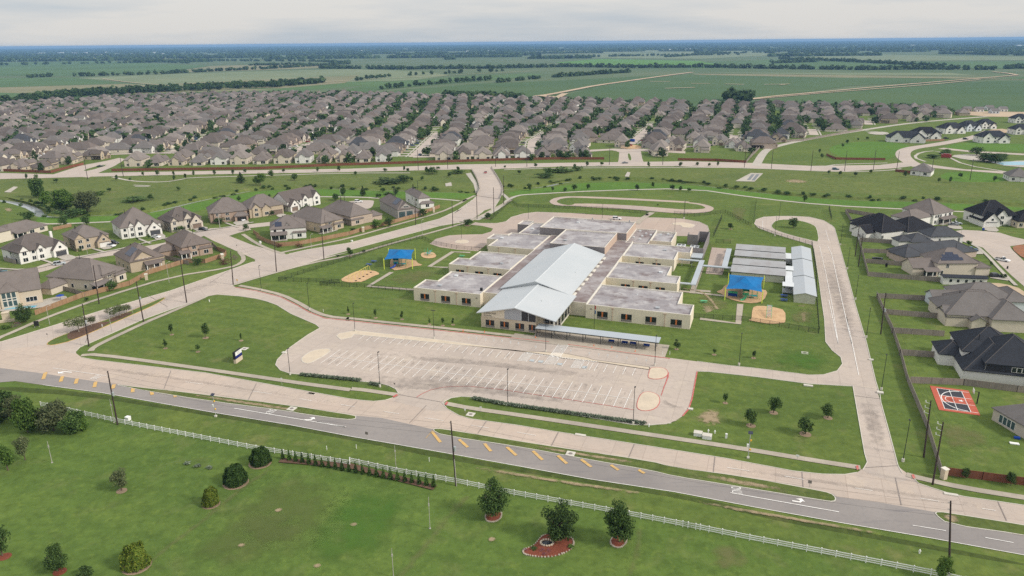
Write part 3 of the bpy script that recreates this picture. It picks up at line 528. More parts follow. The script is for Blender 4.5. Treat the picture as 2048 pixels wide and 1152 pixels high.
arrow('D1 1780,702 ', 'D1 1845,705'); arrow('D5 690,715', 'D5 770,728'); arrow('D1 420,425', 'D1 340,418')
def text(body, size, m, parent=None, loc=(0,0,0), rot=(0,0,0), name='lettering', stretch=1, ext=.0):
    cu = bpy.data.curves.new(name, 'FONT'); cu.body = body; cu.size = size; cu.align_x = 'CENTER'; cu.align_y = 'CENTER'; cu.extrude = ext; cu.materials.append(MATS[m])
    o = bpy.data.objects.new(name, cu); COL.objects.link(o); o.location = loc; o.rotation_euler = rot; o.scale = (1, stretch, 1)
    me = bpy.data.meshes.new_from_object(o.evaluated_get(bpy.context.evaluated_depsgraph_get())); o2 = bpy.data.objects.new(name, me); COL.objects.link(o2); o2.location = loc; o2.rotation_euler = rot; o2.scale = (1, stretch, 1)
    if not me.materials: me.materials.append(MATS[m])
    bpy.data.objects.remove(o); o = o2
    if parent: o.parent = parent
    return o
def only(s0, s1):                                 # word painted on the road, read in the direction s0 to s1
    p, q_ = g1(s0), g1(s1); d = (q_ - p); rz = math.atan2(d.y, d.x) - R(90)
    o = text('ONLY', 1.0, 'white_paint', None, ((p + q_) / 2 + Vector((0, 0, .135)))[:], (0, 0, rz), 'lane_word_marking', 3.0); return struct(o)
only('D5 325,650', 'D5 400,656'); only('D1 1550,650', 'D1 1615,660'); only('D1 590,458', 'D1 540,452')
# red tactile ramps at the crossings
for s in ('D3 540,452 565,438 575,443 552,456', 'D3 845,498 858,480 868,484 856,501', 'D5 1062,515 1075,508 1082,530 1070,538', 'D5 1388,565 1402,562 1412,584 1398,588'): sheet('tactile_paving', s, 'red_paint', z=.23)
sheet('concrete_patch', 'D5 325,475 575,515 575,560 320,512', 'galvanised', z=.02).data.materials[0] = MATS['pale_concrete']

# worn and weathered patches, with shapes of their own
soft('dry_lawn', 'S6 620,735 900,560 1100,520 1400,480 1720,520 1600,640 1400,640 1220,760', 'dry_grass'); soft('dry_lawn', 'S5 20,830 300,850 480,900 640,1000 620,1120 300,1140 60,1120', 'dry_grass'); soft('dry_lawn', 'S7 1120,380 1480,330 1500,560 1300,600 1120,520', 'dry_grass')
soft('dry_lawn', 'D6 1500,690 1700,720 1900,790 1850,880 1650,900 1520,840', 'dry_grass'); soft('dry_lawn', 'D6 130,640 260,620 300,720 220,760 120,720', 'worn_soil'); soft('dry_lawn', 'D5 200,930 420,960 480,1080 350,1150 200,1150', 'dry_grass')
soft('dry_lawn', 'D2 1350,850 1550,750 1750,800 1800,950 1500,1020', 'olive_grass'); soft('dry_lawn', 'D2 1640,520 2047,600 2047,900 1500,1150 900,1150 1200,900 1500,650', 'olive_grass'); soft('lush_lawn', 'D4 0,600 300,650 420,700 200,1000 60,1150 -300,1150 -200,800', 'lush_grass'); soft('lush_lawn', 'C6 1300,880 1560,860 1690,960 1560,1020 1300,990', 'lush_grass')
softline('worn_track', 'D2 1580,530 1400,650 1270,765 1100,900 950,1010 820,1130', 2.4, 'pale_track'); softline('worn_track', 'D4 690,690 600,780 480,930 350,1090 300,1160', 3.2, 'pale_track'); softline('worn_track', 'D4 1700,880 1690,960 1640,1150', 2.6, 'pale_track'); softline('worn_track', 'C6 780,520 870,530 930,570 980,640', 2.0, 'worn_soil')
for s in ('D2 1630,770', 'D2 1415,978', 'D2 1860,1097', 'D4 20,855', 'D4 830,942'): p = g1(s); soft('bare_spot', [p + Vector((1.1 * math.cos(i), .9 * math.sin(i), 0)) for i in range(6)], 'worn_soil')
for s in ('D1 1000,535 1500,600 1900,665 1880,680 1450,615 1000,545', 'D3 1300,720 1700,790 2040,840 2040,860 1650,800 1300,740', 'D5 100,540 400,590 700,650 690,670 350,620 100,565', 'D5 1530,790 1640,790 1700,840 1620,850'): soft('bare_patch', s, 'worn_soil', z=.157)
for s in ('D5 0,690 700,810 1400,930 1400,950 700,835 0,712', 'D4 600,490 1200,590 1900,690 1900,710 1200,612 600,512'): soft('bare_patch', s, 'worn_soil')
rs_ = random.Random(3); a = -1.0
while a < 89:                                    # grime where cars stand
    for v0, v1 in ((-59, -55.5), (-53.5, -49.8), (-39.2, -35.4)):
        if v0 > -45 and (a < 0 or 50 < a < 74): continue
        if rs_.random() < .85: k = rs_.uniform(.55, .95); soft('grime', [s2w(a + 1.37 + k * math.cos(i * 1.05), (v0 + v1) / 2 + 1.9 * math.sin(i * 1.05) + rs_.uniform(-.3, .3)) for i in range(6)], 'tyre_grime', z=.118)
    a += 2.745
for s in ('D4 1815,100 1850,135 1985,180 1960,190 1850,160 1800,140', 'D4 1680,110 1720,40 1730,60 1700,100', 'D3 1650,370 1685,372 1690,392 1650,392'): soft('damp_stain', s, 'damp_stain', z=.119)
for s in ('D3 0,330 900,300 1900,480 1900,530 900,420 300,400', 'D3 400,180 1100,230 1900,330 1880,370 1100,270 400,220'): soft('damp_stain', s, 'damp_stain', z=.117)
for s in ('C6 1570,330 1680,320 1790,640 1830,900 1740,900 1640,640', 'D6 1050,560 1180,560 1290,900 1150,900'): soft('damp_stain', s, 'damp_stain', z=.12)
for s in ('C4 300,1000 900,780 1400,620 1420,650 950,810 330,1020', 'D1 300,350 1000,440 2000,600 2000,615 1000,460 300,380', 'D5 200,490 900,590 2000,760 2000,790 900,620 200,515'): soft('damp_stain', s, 'tyre_grime', z=.121)
jm = MB()
for s in ('D3 1093,590 1040,665', 'D3 1512,658 1470,740', 'D3 1957,725 1920,812', 'D3 740,500 640,605', 'D3 335,478 280,530', 'D5 240,455 230,550', 'D5 748,540 756,640', 'D5 1295,580 1330,740', 'D5 1895,720 1945,830', 'D1 1000,415 960,520', 'D1 1500,490 1450,590', 'D3 575,437 830,482', 'D5 1120,520 1310,508', 'D6 1050,560 1205,580', 'C4 1380,590 1230,690', 'C4 860,760 980,830', 'C4 560,880 500,1040', 'C5 640,140 760,165'): mline(s, .13, jm, .128)
struct(jm.build('pavement_joint', 'spandrel'))
# ================================================================== SCHOOL
school = empty('school_building', OS, TA, 'low beige elementary school with flat grey roofs and a long silver gabled metal roof', 'school')
def wing(name, poly, h, wallm, roofm='flat_roofing', rim=.35, drop=.45, par=None, base=0.0):
    b = MB(); inn = inset([Vector((p[0], p[1], 0)) for p in poly], rim); n = len(poly)
    b.prism(poly, base, h, 0, False)
    for i in range(n):
        j = (i + 1) % n
        b.face([(*poly[i], h), (*poly[j], h), (*inn[j], h), (*inn[i], h)], 1); b.face([(*inn[i], h - drop), (*inn[i], h), (*inn[j], h), (*inn[j], h - drop)], 1)
    o = b.build(name, [wallm, 'coping'], par or school)
    r_ = MB(); r_.tri(inn, h - drop); r_.build('flat_roof', roofm, o); return o
L1 = wing('classroom_wing', [(0, .3), (26.2, .3), (26.2, 23.2), (5, 23.2), (5, 10.6), (0, 10.6)], 5.0, 'precast')
L2 = wing('classroom_wing', [(0, 32.2), (26.2, 32.2), (26.2, 54.2), (5, 54.2), (5, 42), (0, 42)], 5.0, 'precast')
L3 = wing('classroom_wing', [(5, 63.6), (26.2, 63.6), (26.2, 89), (7, 89), (7, 84.5), (0, 84.5), (0, 75.2), (5, 75.2)], 5.0, 'precast')
R1 = wing('classroom_wing', [(64.4, 1.5), (99.4, 1.5), (99.4, 12), (94.2, 12), (94.2, 24.6), (64.4, 24.6)], 5.0, 'precast_plain')
R2 = wing('classroom_wing', [(64.4, 33.6), (91, 33.6), (91, 43.3), (86.1, 43.3), (86.1, 55.6), (64.4, 55.6)], 5.0, 'precast_plain')
R3 = wing('classroom_wing', [(64.4, 65.2), (85.8, 65.2), (85.8, 78), (90.8, 78), (90.8, 87.6), (64.4, 87.6)], 5.0, 'precast_plain')
wing('corridor_block', [(26.25, 3.2), (64.35, 3.2), (64.35, 90.4), (26.25, 90.4)], 4.87, 'precast', 'stained_roofing', .25, .12)
wing('service_block', [(10.5, 89.1), (20.4, 89.1), (20.4, 112), (10.5, 112)], 4.9, 'grey_block')
wing('service_block', [(4.6, 105.4), (10.4, 105.4), (10.4, 114), (4.6, 114)], 5.2, 'grey_block')
wing('service_block', [(4.5, 89.3), (10.4, 89.3), (10.4, 93), (4.5, 93)], 3.4, 'grey_block')
wing('kitchen_block', [(61.3, 87.7), (71.4, 87.7), (71.4, 115), (61.3, 115)], 4.8, 'tan_block', 'stained_roofing')
wing('kitchen_block', [(71.5, 92), (81, 92), (81, 110.5), (71.5, 110.5)], 5.4, 'precast_plain', 'flat_roofing', .35, .9)
wing('gymnasium', [(20.5, 90.6), (61.2, 90.6), (61.2, 114), (20.5, 114)], 8.2, 'tan_block')
wing('cafeteria_block', [(33, 64.6), (57, 64.6), (57, 90.5), (33, 90.5)], 8.1, 'tan_block')
for nm, x0, x1, y in (('dark_wall_panel', 33.02, 56.98, 64.57), ('dark_wall_panel', 20.52, 32.9, 90.57), ('dark_wall_panel', 57.1, 61.18, 90.57)):
    b = MB(); b.box(x0, x1, y - .05, y - .005, 4.4 if y < 80 else 4.5, 8.05); b.build(nm, 'grey_block', school)
b = MB()
for x0, x1, y0, y1 in ((91, 95.1, 86.4, 86.7), (95.1, 95.4, 86.4, 117.4), (90.5, 95.1, 117.1, 117.4), (90.5, 90.8, 109.6, 117.1), (86, 90.5, 109.6, 109.9), (86, 86.3, 109.9, 114.5)): b.box(x0, x1, y0, y1, 0, 5)
b.build('yard_wall', 'grey_block', school)
# metal roofs
def gable_roof(name, ar, zr, a0, a1, ze, b0, b1):
    b = MB(); t = .28
    b.slab([(a0, b0, ze), (ar, b0, zr), (ar, b1, zr), (a0, b1, ze)], t); b.slab([(ar, b0, zr), (a1, b0, ze), (a1, b1, ze), (ar, b1, zr)], t)
    o = b.build(name, 'roof_metal', school)
    c = MB(); c.box(ar - .22, ar + .22, b0 + .01, b1 - .01, zr - .05, zr + .05); c.build('ridge_cap', 'white_metal', o); return o
low = gable_roof('entrance_roof', 45.6, 8.4, 32.2, 59.4, 5.3, -18.3, 8.2)
gable_roof('spine_roof', 44.6, 9.5, 31.2, 57.7, 5.65, 7.2, 62.5)
b = MB(); b.face([(31.6, 7.9, 4.6), (57.3, 7.9, 4.6), (57.3, 7.9, 5.4), (44.6, 7.9, 9.2), (31.6, 7.9, 5.4)]); b.build('gable_wall', 'white_metal', school); b = MB(); b.face([(31.6, 62, 4.6), (31.6, 62, 5.4), (44.6, 62, 9.2), (57.3, 62, 5.4), (57.3, 62, 4.6)]); b.build('gable_wall', 'white_metal', school)
b = MB(); b.slab([(46.8, 7.55, 8.55), (56.4, 7.55, 5.72), (56.4, 7.85, 5.72), (46.8, 7.85, 8.55)], .42); b.build('clerestory_window', 'dark_glass', school)
b = MB(); b.box(57.0, 57.3, 8.3, 61, 4.8, 5.25)
for i in range(9): b.box(57.35, 58.5, 9 + i * 6, 12.4 + i * 6, 4.76, 5.1)
b.build('parapet', 'coping', school)
zr_ = lambda a: 8.4 - abs(a - 45.6) * .2275 - .3
b = MB()                                                     # entrance hall body
def bodyp(poly, y0, y1, mi=0):
    n = len(poly); k0 = [(p[0], y0, p[1]) for p in poly]; k1 = [(p[0], y1, p[1]) for p in poly]; b.face(k0, mi); b.face(k1[::-1], mi)
    for i in range(n): j = (i + 1) % n; b.face([k0[j], k0[i], k1[i], k1[j]], mi)
bodyp([(33.5, 0), (52.4, 0), (52.4, zr_(52.4)), (45.6, zr_(45.6)), (33.5, zr_(33.5))], -17, 4.5)
b.build('entrance_wall', 'precast_plain', school)
b = MB(); b.box(33.35, 52.5, -17.16, -17.0, 0, 3.55); b.box(33.35, 33.5, -17, -8, 0, 3.55); b.box(33.3, 52.6, -17.25, -17.0, 3.55, 3.72); b.build('stone_base', 'stone_veneer', school)
b = MB(); b.face([(41.6, -17.06, 3.74), (47.2, -17.06, 3.74), (47.2, -17.06, zr_(47.2) - .05), (45.6, -17.06, zr_(45.6) - .05), (41.6, -17.06, zr_(41.6) - .05)]); b.build('metal_cladding', 'grey_metal_panel', school)
b = MB(); b.face([(47.4, -17.05, 3.74), (52.3, -17.05, 3.74), (52.3, -17.05, zr_(52.3) - .05), (47.4, -17.05, zr_(47.4) - .05)]); o = b.build('clerestory_window', 'dark_glass', school)
b = MB(); b.box(47.25, 47.45, -17.12, -17.0, 3.74, zr_(47.4) - .1); b.build('mullion', 'white_metal', o); b = MB(); b.box(49.8, 49.9, -17.12, -17.06, 3.74, zr_(49.9) - .1); b.build('mullion', 'white_metal', o)
b = MB(); bodyp([(52.45, 0), (58.2, 0), (58.2, zr_(58.2)), (52.45, zr_(52.45))], -8, 4.4); o = b.build('entrance_glazing', 'dark_glass', school)
b = MB()
for y in (-8.1, -4.1, -.1, 3.0): b.box(58.2, 58.36, y, y + .25, 0, zr_(58.3) - .05)
for x in (52.6, 54.4, 56.2, 58.0): b.box(x, x + .14, -8.14, -8.0, 0, zr_(x) - .05)
b.box(52.5, 58.2, -8.12, -8.0, 2.6, 2.75); b.box(58.2, 58.32, -7.8, 3, 0, .5); b.build('mullion', 'coping', o)
for y in (-16.9, -12.6): b = MB(); b.box(58.1, 58.5, y, y + .4, 0, zr_(58.4) + .02); b.build('porch_column', 'coping', school)
text('ELEMENTARY', .72, 'bronze_frame', school, (36.6, -17.07, 5.05), (R(90), 0, 0)); text('SCHOOL', .72, 'bronze_frame', school, (35.7, -17.07, 4.2), (R(90), 0, 0))
def swin(x0, x1, y, z0=.35, z1=2.95, sp=.95):                 # window bay: two dark panes, an orange panel between, a spandrel below
    b = MB(); b.box(x0, x1, y - .07, y - .02, z0, z1); o = b.build('window', 'bronze_frame', school); wd = x1 - x0; c = .46 * wd
    for u0, u1 in ((x0 + .1, x0 + wd * .40), (x1 - wd * .40, x1 - .1)): k = MB(); k.box(u0, u1, y - .11, y - .071, z0 + sp, z1 - .1); k.build('pane', 'dark_glass', o)
    k = MB(); k.box(x0 + wd * .43, x1 - wd * .43, y - .13, y - .071, z0 + sp * .8, z1 - .06); k.build('orange_panel', 'orange_panel', o)
    k = MB(); k.box(x0 + .06, x1 - .06, y - .10, y - .071, z0 + .04, z0 + sp * .78); k.build('spandrel', 'spandrel', o)
for x in (2.7, 11.0, 19.1): swin(x, x + 3.45, .3)
for x in (68.4, 76.6, 84.8, 93.1): swin(x, x + 3.6, 1.5)
for x in (35.0, 40.1, 45.4, 50.0): swin(x, min(x + 3.0, 52.3), -17.16, .3, 2.75, .85)
for x, y in ((3.2, 32.2), (11.5, 32.2), (19.3, 32.2), (70.2, 33.6), (76.8, 33.6), (83.2, 33.6), (70, 65.2), (77, 65.2)): swin(x, x + 3.4, y)
for x, y in ((8.6, .3), (17, .3), (73.6, 1.5), (91.1, 1.5), (8.2, 32.2), (17.0, 32.2), (74.8, 33.6), (81.2, 33.6), (10, 63.6), (17.6, 63.6), (71.5, 65.2), (78.5, 65.2)):
    b = MB(); b.box(x - .1, x + .1, y - .14, y - .012, 0, 4.3); b.box(x - .45, x + .45, y - .22, y - .02, 4.3, 4.62); b.build('downspout', 'tan_block', school)
for x, y in ((66, 1.5), (24.6, .3)): b = MB(); b.box(x, x + .45, y - .2, y - .02, 3.4, 3.65); b.build('wall_lamp', 'bronze_frame', school)
b = MB(); b.box(24.2, 25.0, 5.2, 6.0, 4.55, 5.6); b.build('roof_unit', 'dark_steel', school)
for x, y in ((63.5, 110), (67, 106), (66, 101), (69.5, 104), (66, 95), (62.6, 98), (74, 105), (77, 107)): b = MB(); b.box(x, x + .9, y, y + .9, 4.3, 5.1 if x < 71 else 5.3); b.build('roof_vent', 'white_metal', school)
for a, c, z in ((38.5, -5, 6.85), (51, -6, 7.25), (53.5, 30, 7.0), (38, 30, 7.6)): b = MB(); b.tube((a, c, z - .3), (a, c, z + .45), .12); b.build('roof_vent', 'white_metal', school)
for u in range(3): b = MB(); b.box(40 + u * 9, 40.5 + u * 9, 113.2, 113.5, 8.2, 9.0); b.build('roof_ladder', 'galvanised', school)
# chillers behind the yard walls
for i, (x, y) in enumerate(((84.6, 97.5), (90.6, 97.0))):
    t = empty('chiller', s2w(x, y), TA, ('white chiller with four dark fans behind the school, nearer the flat roof', 'white chiller with four dark fans beside the tall grey yard wall')[i], 'chiller', 'chillers in the school service yard')
    b = MB(); b.box(-1.9, 1.9, -3.2, 3.2, .3, 2.6); b.build('cabinet', 'white_metal', t)
    for u in (-.85, .85):
        for v in (-1.5, 1.5): k = MB(); k.tube((u, v, 2.6), (u, v, 2.75), .75, n=14); k.build('fan', 'dark_steel', t)
# ---- canopies
mat('canopy_metal', (.40,.44,.48), .5, [('wave', .5, (.33,.365,.40), .7, .95, .35, (1, 0, 0), 0, 0), (N, .2, (.46,.49,.52), .45, .7, .6)], .35, .1, 'obj')
def canopy(label, a0, a1, b0, b1, z, posts, cat='canopy', m='canopy_metal', t=.35, name='walkway_canopy'):
    c = empty(name, s2w(a0, b0), TA, label, cat); b = MB(); b.box(0, a1 - a0, 0, b1 - b0, z - .1, z); o = b.build('roof', m, c)
    b = MB(); b.box(.02, a1 - a0 - .02, .0, .12, z - t, z - .1); b.box(.02, a1 - a0 - .02, b1 - b0 - .12, b1 - b0, z - t, z - .1); b.build('fascia', 'dark_steel' if name == 'drop_off_canopy' else m, o)
    for x, y in posts: k = MB(); k.tube((x - a0, y - b0, 0), (x - a0, y - b0, z - .1), .1, n=6); k.build('post', 'dark_steel' if name == 'drop_off_canopy' else 'galvanised', c)
    return c
canopy('long pale metal canopy on dark posts in front of the school', 53.2, 92.5, -20.5, -15.9, 3.1, [(x, y) for x in (53.6, 58.6, 63.6, 68.8, 74.4, 80, 85.6, 91.4) for y in (-20.1, -16.4)], name='drop_off_canopy')
canopy('narrow white canopy strip leaving the back of the right rear wing', 86.4, 94.9, 74.2, 75.9, 2.8, [(88, 74.4), (92, 74.4)])
canopy('long pale walkway canopy running past the ends of the right wings', 95, 97, 41.3, 76, 2.82, [(95.2, y) for y in (43, 50, 57, 64, 71)] + [(96.8, y) for y in (43, 50, 57, 64, 71)])
canopy('short white canopy joining the middle right wing to the long walkway', 91, 94.9, 41.6, 43.2, 2.79, [(91.4, 41.8)])
canopy('white canopy crossing between the long walkway and the portable classrooms', 97.1, 108.3, 67.4, 69.2, 2.84, [(100, 67.6), (104, 67.6), (107.5, 67.6)])
canopy('pale walkway canopy along the left ends of the portable classrooms', 104.4, 106.6, 69.3, 98, 2.86, [(104.6, y) for y in (74, 82, 90, 97)])
canopy('white lean-to canopy beside the grey service yard wall', 91, 95.6, 78.4, 85.8, 3.0, [(95.3, 79), (95.3, 85)])
# ---- portable classrooms
def portable(a0, a1, b0, b1, along, label, ze=3.05, rise=.85, roofm='roof_metal'):
    t = empty('portable_classroom', s2w(a0, b0), TA, label, 'portable classroom', 'portable classrooms behind the right playground'); X, Y = a1 - a0, b1 - b0; b = MB(); o = .25
    b.box(.12, X - .12, .12, Y - .12, 0, ze)
    if along == 'a':
        for x in (.12, X - .12): b.face([(x, .12, ze), (x, Y - .12, ze), (x, Y / 2, ze + rise)] if x > 1 else [(x, Y - .12, ze), (x, .12, ze), (x, Y / 2, ze + rise)])
        rr = MB(); rr.slab([(-o, -o, ze), (X + o, -o, ze), (X + o, Y / 2, ze + rise + .1), (-o, Y / 2, ze + rise + .1)], .14); rr.slab([(-o, Y / 2, ze + rise + .1), (X + o, Y / 2, ze + rise + .1), (X + o, Y + o, ze), (-o, Y + o, ze)], .14)
    else:
        for y in (.12, Y - .12): b.face([(.12, y, ze), (X - .12, y, ze), (X / 2, y, ze + rise)] if y < 1 else [(X - .12, y, ze), (.12, y, ze), (X / 2, y, ze + rise)])
        rr = MB(); rr.slab([(-o, -o, ze), (X / 2, -o, ze + rise + .1), (X / 2, Y + o, ze + rise + .1), (-o, Y + o, ze)], .14); rr.slab([(X / 2, -o, ze + rise + .1), (X + o, -o, ze), (X + o, Y + o, ze), (X / 2, Y + o, ze + rise + .1)], .14)
    b.build('wall', 'portable_wall', t); r_ = rr.build('roof', 'portable_roof' if along == 'a' else 'portable_roof_side', t); k = MB()
    if along == 'a': k.box(-o, X + o, -o - .06, -o, ze - .2, ze - .02)
    else: k.box(-o - .06, -o, -o, Y + o, ze - .2, ze - .02)
    k.build('gutter', 'dark_steel', r_); return t
mat('portable_wall', (.52,.53,.42), .85, [('wave', 1.0, (.42,.43,.34), .85, .98, .5, (1, 1, 0), 0, 0), (N, .5, (.44,.42,.34), .5, .72, .7)], coord='obj')
mat('portable_roof', (.36,.365,.375), .6, [('wave', .45, (.30,.305,.315), .7, .95, .25, (1, 0, 0), 0, 0), (N, .25, (.30,.285,.285), .42, .66, .8)], .35, .1, 'obj')
mat('portable_roof_side', (.42,.45,.48), .5, [('wave', .45, (.40,.42,.45), .7, .95, .4, (0, 1, 0), 0, 0), (N, .25, (.42,.43,.44), .45, .7, .6)], .35, .1, 'obj')
portable(108.5, 128.6, 62.4, 72.0, 'a', 'long portable classroom directly behind the right blue shade sail')
portable(108.5, 128.6, 73.6, 82.6, 'a', 'long portable classroom, second behind the right blue shade sail')
portable(108.5, 128.6, 86.8, 95.8, 'a', 'long portable classroom, third behind the right blue shade sail')
portable(108.4, 128.6, 97.4, 106.4, 'a', 'long portable classroom furthest back, beside the rear lawn')
portable(131.7, 139.1, 39.9, 61.6, 'b', 'end-on portable classroom with a stained pale gable nearest the playground')
portable(131.7, 139.0, 62.9, 86.2, 'b', 'end-on portable classroom in the middle along the black fence')
portable(131.5, 139.0, 87.6, 107.5, 'b', 'end-on portable classroom furthest back along the black fence')
def porch(a0, a1, b0, b1, z, label, steps=True):
    t = empty('covered_porch', s2w(a0, b0), TA, label, 'porch'); X, Y = a1 - a0, b1 - b0
    b = MB(); b.box(0, X, 0, Y, .6, .75); b.build('deck', 'galvanised', t); b = MB(); b.box(-.2, X + .2, -.2, Y + .1, z - .1, z); b.build('roof', 'white_metal', t)
    for x in (.1, X - .1):
        for y in (.1, Y - .1): k = MB(); k.box(x - .06, x + .06, y - .06, y + .06, 0, z - .1); k.build('post', 'white_metal', t)
    b = MB()
    for h in (1.1, 1.4, 1.7): b.box(.05, X - .05, .0, .05, h, h + .06)
    b.build('railing', 'galvanised', t)
porch(127.9, 131.5, 48.5, 53.5, 3.3, 'white roofed porch with railings on the near end-on portable classroom'); porch(128.9, 131.4, 53.8, 69.5, 3.0, 'long ramp porch with pale roof beside the end-on portables'); porch(129.0, 131.6, 70, 76, 3.3, 'square white porch between the long and end-on portable classrooms'); porch(128.9, 131.4, 88.5, 97, 3.0, 'open porch with green mesh between the rear portable classrooms')
# ---- shade sails and play equipment
def shade(corners, apex, label, ez=4.2):
    t = empty('shade_sail', s2w(*apex[:2]), TA, label, 'shade sail', 'blue shade sails over the playgrounds'); P = [(a - apex[0], c - apex[1]) for a, c in corners]; b = MB(); n = 8
    for i in range(4):
        p, r_ = Vector((*P[i], ez)), Vector((*P[(i+1) % 4], ez)); A = Vector((0, 0, apex[2])); rows = []
        for k in range(n + 1):
            s_ = k / n; row = []
            for j in range(n + 1):
                u = j / n; e_ = p.lerp(r_, u); sag = 4 * u * (1 - u); e_ = e_ * (1 - .10 * sag) ; e_.z = ez + .25 * sag; v = A.lerp(e_, s_); v.z -= .45 * math.sin(math.pi * s_); row.append(v)
            rows.append(row)
        for k in range(n):
            for j in range(n):
                f = [rows[k][j], rows[k+1][j], rows[k+1][j+1], rows[k][j+1]]; b.face(f if k else f[1:])
    b.build('fabric', 'shade_fabric', t)
    for x, y in P: k = MB(); k.tube((x * 1.03, y * 1.03, 0), (x * 1.03, y * 1.03, ez + .5), .16, n=8); k.build('post', 'lime_steel', t)
shade([(-29.5, 32.5), (-18.6, 36.2), (-24.2, 50.2), (-35.4, 47.5)], (-26.6, 41.6, 6.3), 'blue shade sail on lime posts left of the school, its near side darker')
shade([(108.3, 35.4), (120.8, 35.6), (120.9, 54.0), (108.2, 53.8)], (114.3, 44.4, 6.6), 'blue shade sail on lime posts right of the school by the portable classrooms')
def playset(a, c, rz, label, slide, panel):
    t = empty('play_structure', s2w(a, c), TA + rz, label, 'climbing frame')
    b = MB()
    for x, y in ((-2.4, -1), (-.6, -1), (-.6, 1), (-2.4, 1), (.8, -.9), (2.6, -.9), (2.6, .9), (.8, .9)): b.tube((x, y, 0), (x, y, 2.9), .07, n=6)
    b.build('uprights', 'green_plastic', t)['kind'] = 'stuff'; b = MB(); b.box(-2.4, -.6, -1, 1, 1.25, 1.35); b.box(.8, 2.6, -.9, .9, .95, 1.05); b.box(-.6, .8, -.5, .5, 1.05, 1.12); b.build('deck', 'teal_plastic', t)
    b = MB(); pts = [(-1.5, -1, 1.4), (-1.6, -2.0, 1.15), (-2.1, -2.9, .6), (-2.9, -3.5, .25), (-3.6, -3.7, .2)]
    for i in range(4): b.tube(pts[i], pts[i+1], .42, n=9)
    b.build('slide', slide, t); b = MB()
    for z in (.3, .7, 1.1, 1.5): b.tube((2.6, -.9, z), (3.5, -1.4, z * .8), .04, n=5)
    for i in range(6): ang = i * .5; b.tube((3.2 + .9 * math.cos(ang), .6, .9 + .9 * math.sin(ang)), (3.2 + .9 * math.cos(ang + .5), .6, .9 + .9 * math.sin(ang + .5)), .05, n=5)
    b.build('climber', 'yellow_steel', t); b = MB(); b.box(-2.5, -.5, -1.12, -1.04, 1.5, 2.3); b.slab([(-2.7, -1.3, 2.9), (-.3, -1.3, 2.9), (-.3, 0, 3.35), (-2.7, 0, 3.35)], .06); b.slab([(-2.7, 0, 3.35), (-.3, 0, 3.35), (-.3, 1.3, 2.9), (-2.7, 1.3, 2.9)], .06); b.build('panel', panel, t)
playset(-25.6, 38.6, R(20), 'green and blue climbing frame with a dark blue slide under the left shade sail', 'blue_plastic', 'teal_plastic'); playset(116.6, 40.2, R(8), 'green climbing frame with yellow loops under the right shade sail', 'green_plastic', 'green_plastic')
t = empty('play_house', s2w(110.6, 40.0), TA, 'low play panel with blue squares and a green curved roof under the right sail', 'play house'); b = MB(); b.box(-1.6, 1.6, -.08, .08, .2, 1.6); b.build('panel', 'blue_plastic', t); b = MB()
for i in range(5): a0 = R(20 + i * 28); a1 = R(48 + i * 28); b.slab([(-1.7, -.9 * math.cos(a0), 1.4 + .7 * math.sin(a0)), (1.7, -.9 * math.cos(a0), 1.4 + .7 * math.sin(a0)), (1.7, -.9 * math.cos(a1), 1.4 + .7 * math.sin(a1)), (-1.7, -.9 * math.cos(a1), 1.4 + .7 * math.sin(a1))], .05)
b.build('roof', 'green_plastic', t)
for x in (-1.6, 1.6): k = MB(); k.tube((x, -.8, 0), (x, -.8, 1.7), .05, n=6); k.build('post', 'teal_plastic', t)
t = empty('swing_set', s2w(-34.3, 20), TA, 'row of pale yellow swing arches with black seats on the long mulch bed', 'swing set')
for i in range(6):
    y = -7.5 + i * 3; b = MB(); b.tube((-.9, y, 0), (-.35, y, 2.5), .06, n=6); b.tube((.9, y, 0), (.35, y, 2.5), .06, n=6); b.tube((-.35, y, 2.5), (.35, y, 2.5), .06, n=6); b.build('arch', 'yellow_steel', t)
    if i < 5: k = MB(); k.box(1.5, 2.1, y + 1.2, y + 2.0, .1, .3); k.build('seat', 'rubber', t)
b = MB(); b.tube((0, -7.5, 2.5), (0, 7.5, 2.5), .06, n=6); b.build('top_bar', 'yellow_steel', t)
t = empty('climbing_loops', g1('S7 882,440'), TA, 'tall green loop climber with grey steps on the right hand mulch bed', 'climber')
for x in (-.8, .8):
    b = MB(); pts = [(x, -4.5, 0), (x, -4, 1.2), (x, -1, 2.2), (x, 2.6, 2.6), (x, 3.4, 1.9), (x, 3.2, 0)]
    for i in range(5): b.tube(pts[i], pts[i+1], .06, n=6)
    b.build('rail', 'green_plastic', t)
b = MB()
for i in range(9): y = -4 + i * .85; b.box(-.75, .75, y, y + .4, min(.7 + i * .22, 2.2), min(.78 + i * .22, 2.28))
b.build('steps', 'galvanised', t)
t = empty('spring_climber', g1('S6 1440,295'), TA, 'small green and teal climber on the round mulch bed left of the rear wing', 'climber'); b = MB()
for x, y in ((-1.4, -1), (0, -1.2), (1.3, .8), (-.9, 1)): b.tube((x, y, 0), (x, y, 3.1), .08, n=6)
b.build('frame', 'green_plastic', t)['kind'] = 'stuff'; b = MB(); b.box(-1.2, 1.0, -.9, .8, 1.0, 1.1); b.box(.3, 1.3, -.5, .7, 1.9, 2.0); b.build('deck', 'teal_plastic', t)
def bench(s, rz, label, m='blue_plastic', grp='blue benches around the school'):
    t = empty('bench', g1(s) if isinstance(s, str) else s, rz, label, 'bench', grp); b = MB(); b.box(-.95, .95, -.25, .25, .42, .5); b.build('seat', m, t); b = MB(); b.box(-.95, .95, .25, .32, .5, .95); b.build('backrest', m, t)
    for x in (-.75, .75): k = MB(); k.box(x - .05, x + .05, -.22, .25, 0, .42); k.build('leg', 'dark_steel', t)
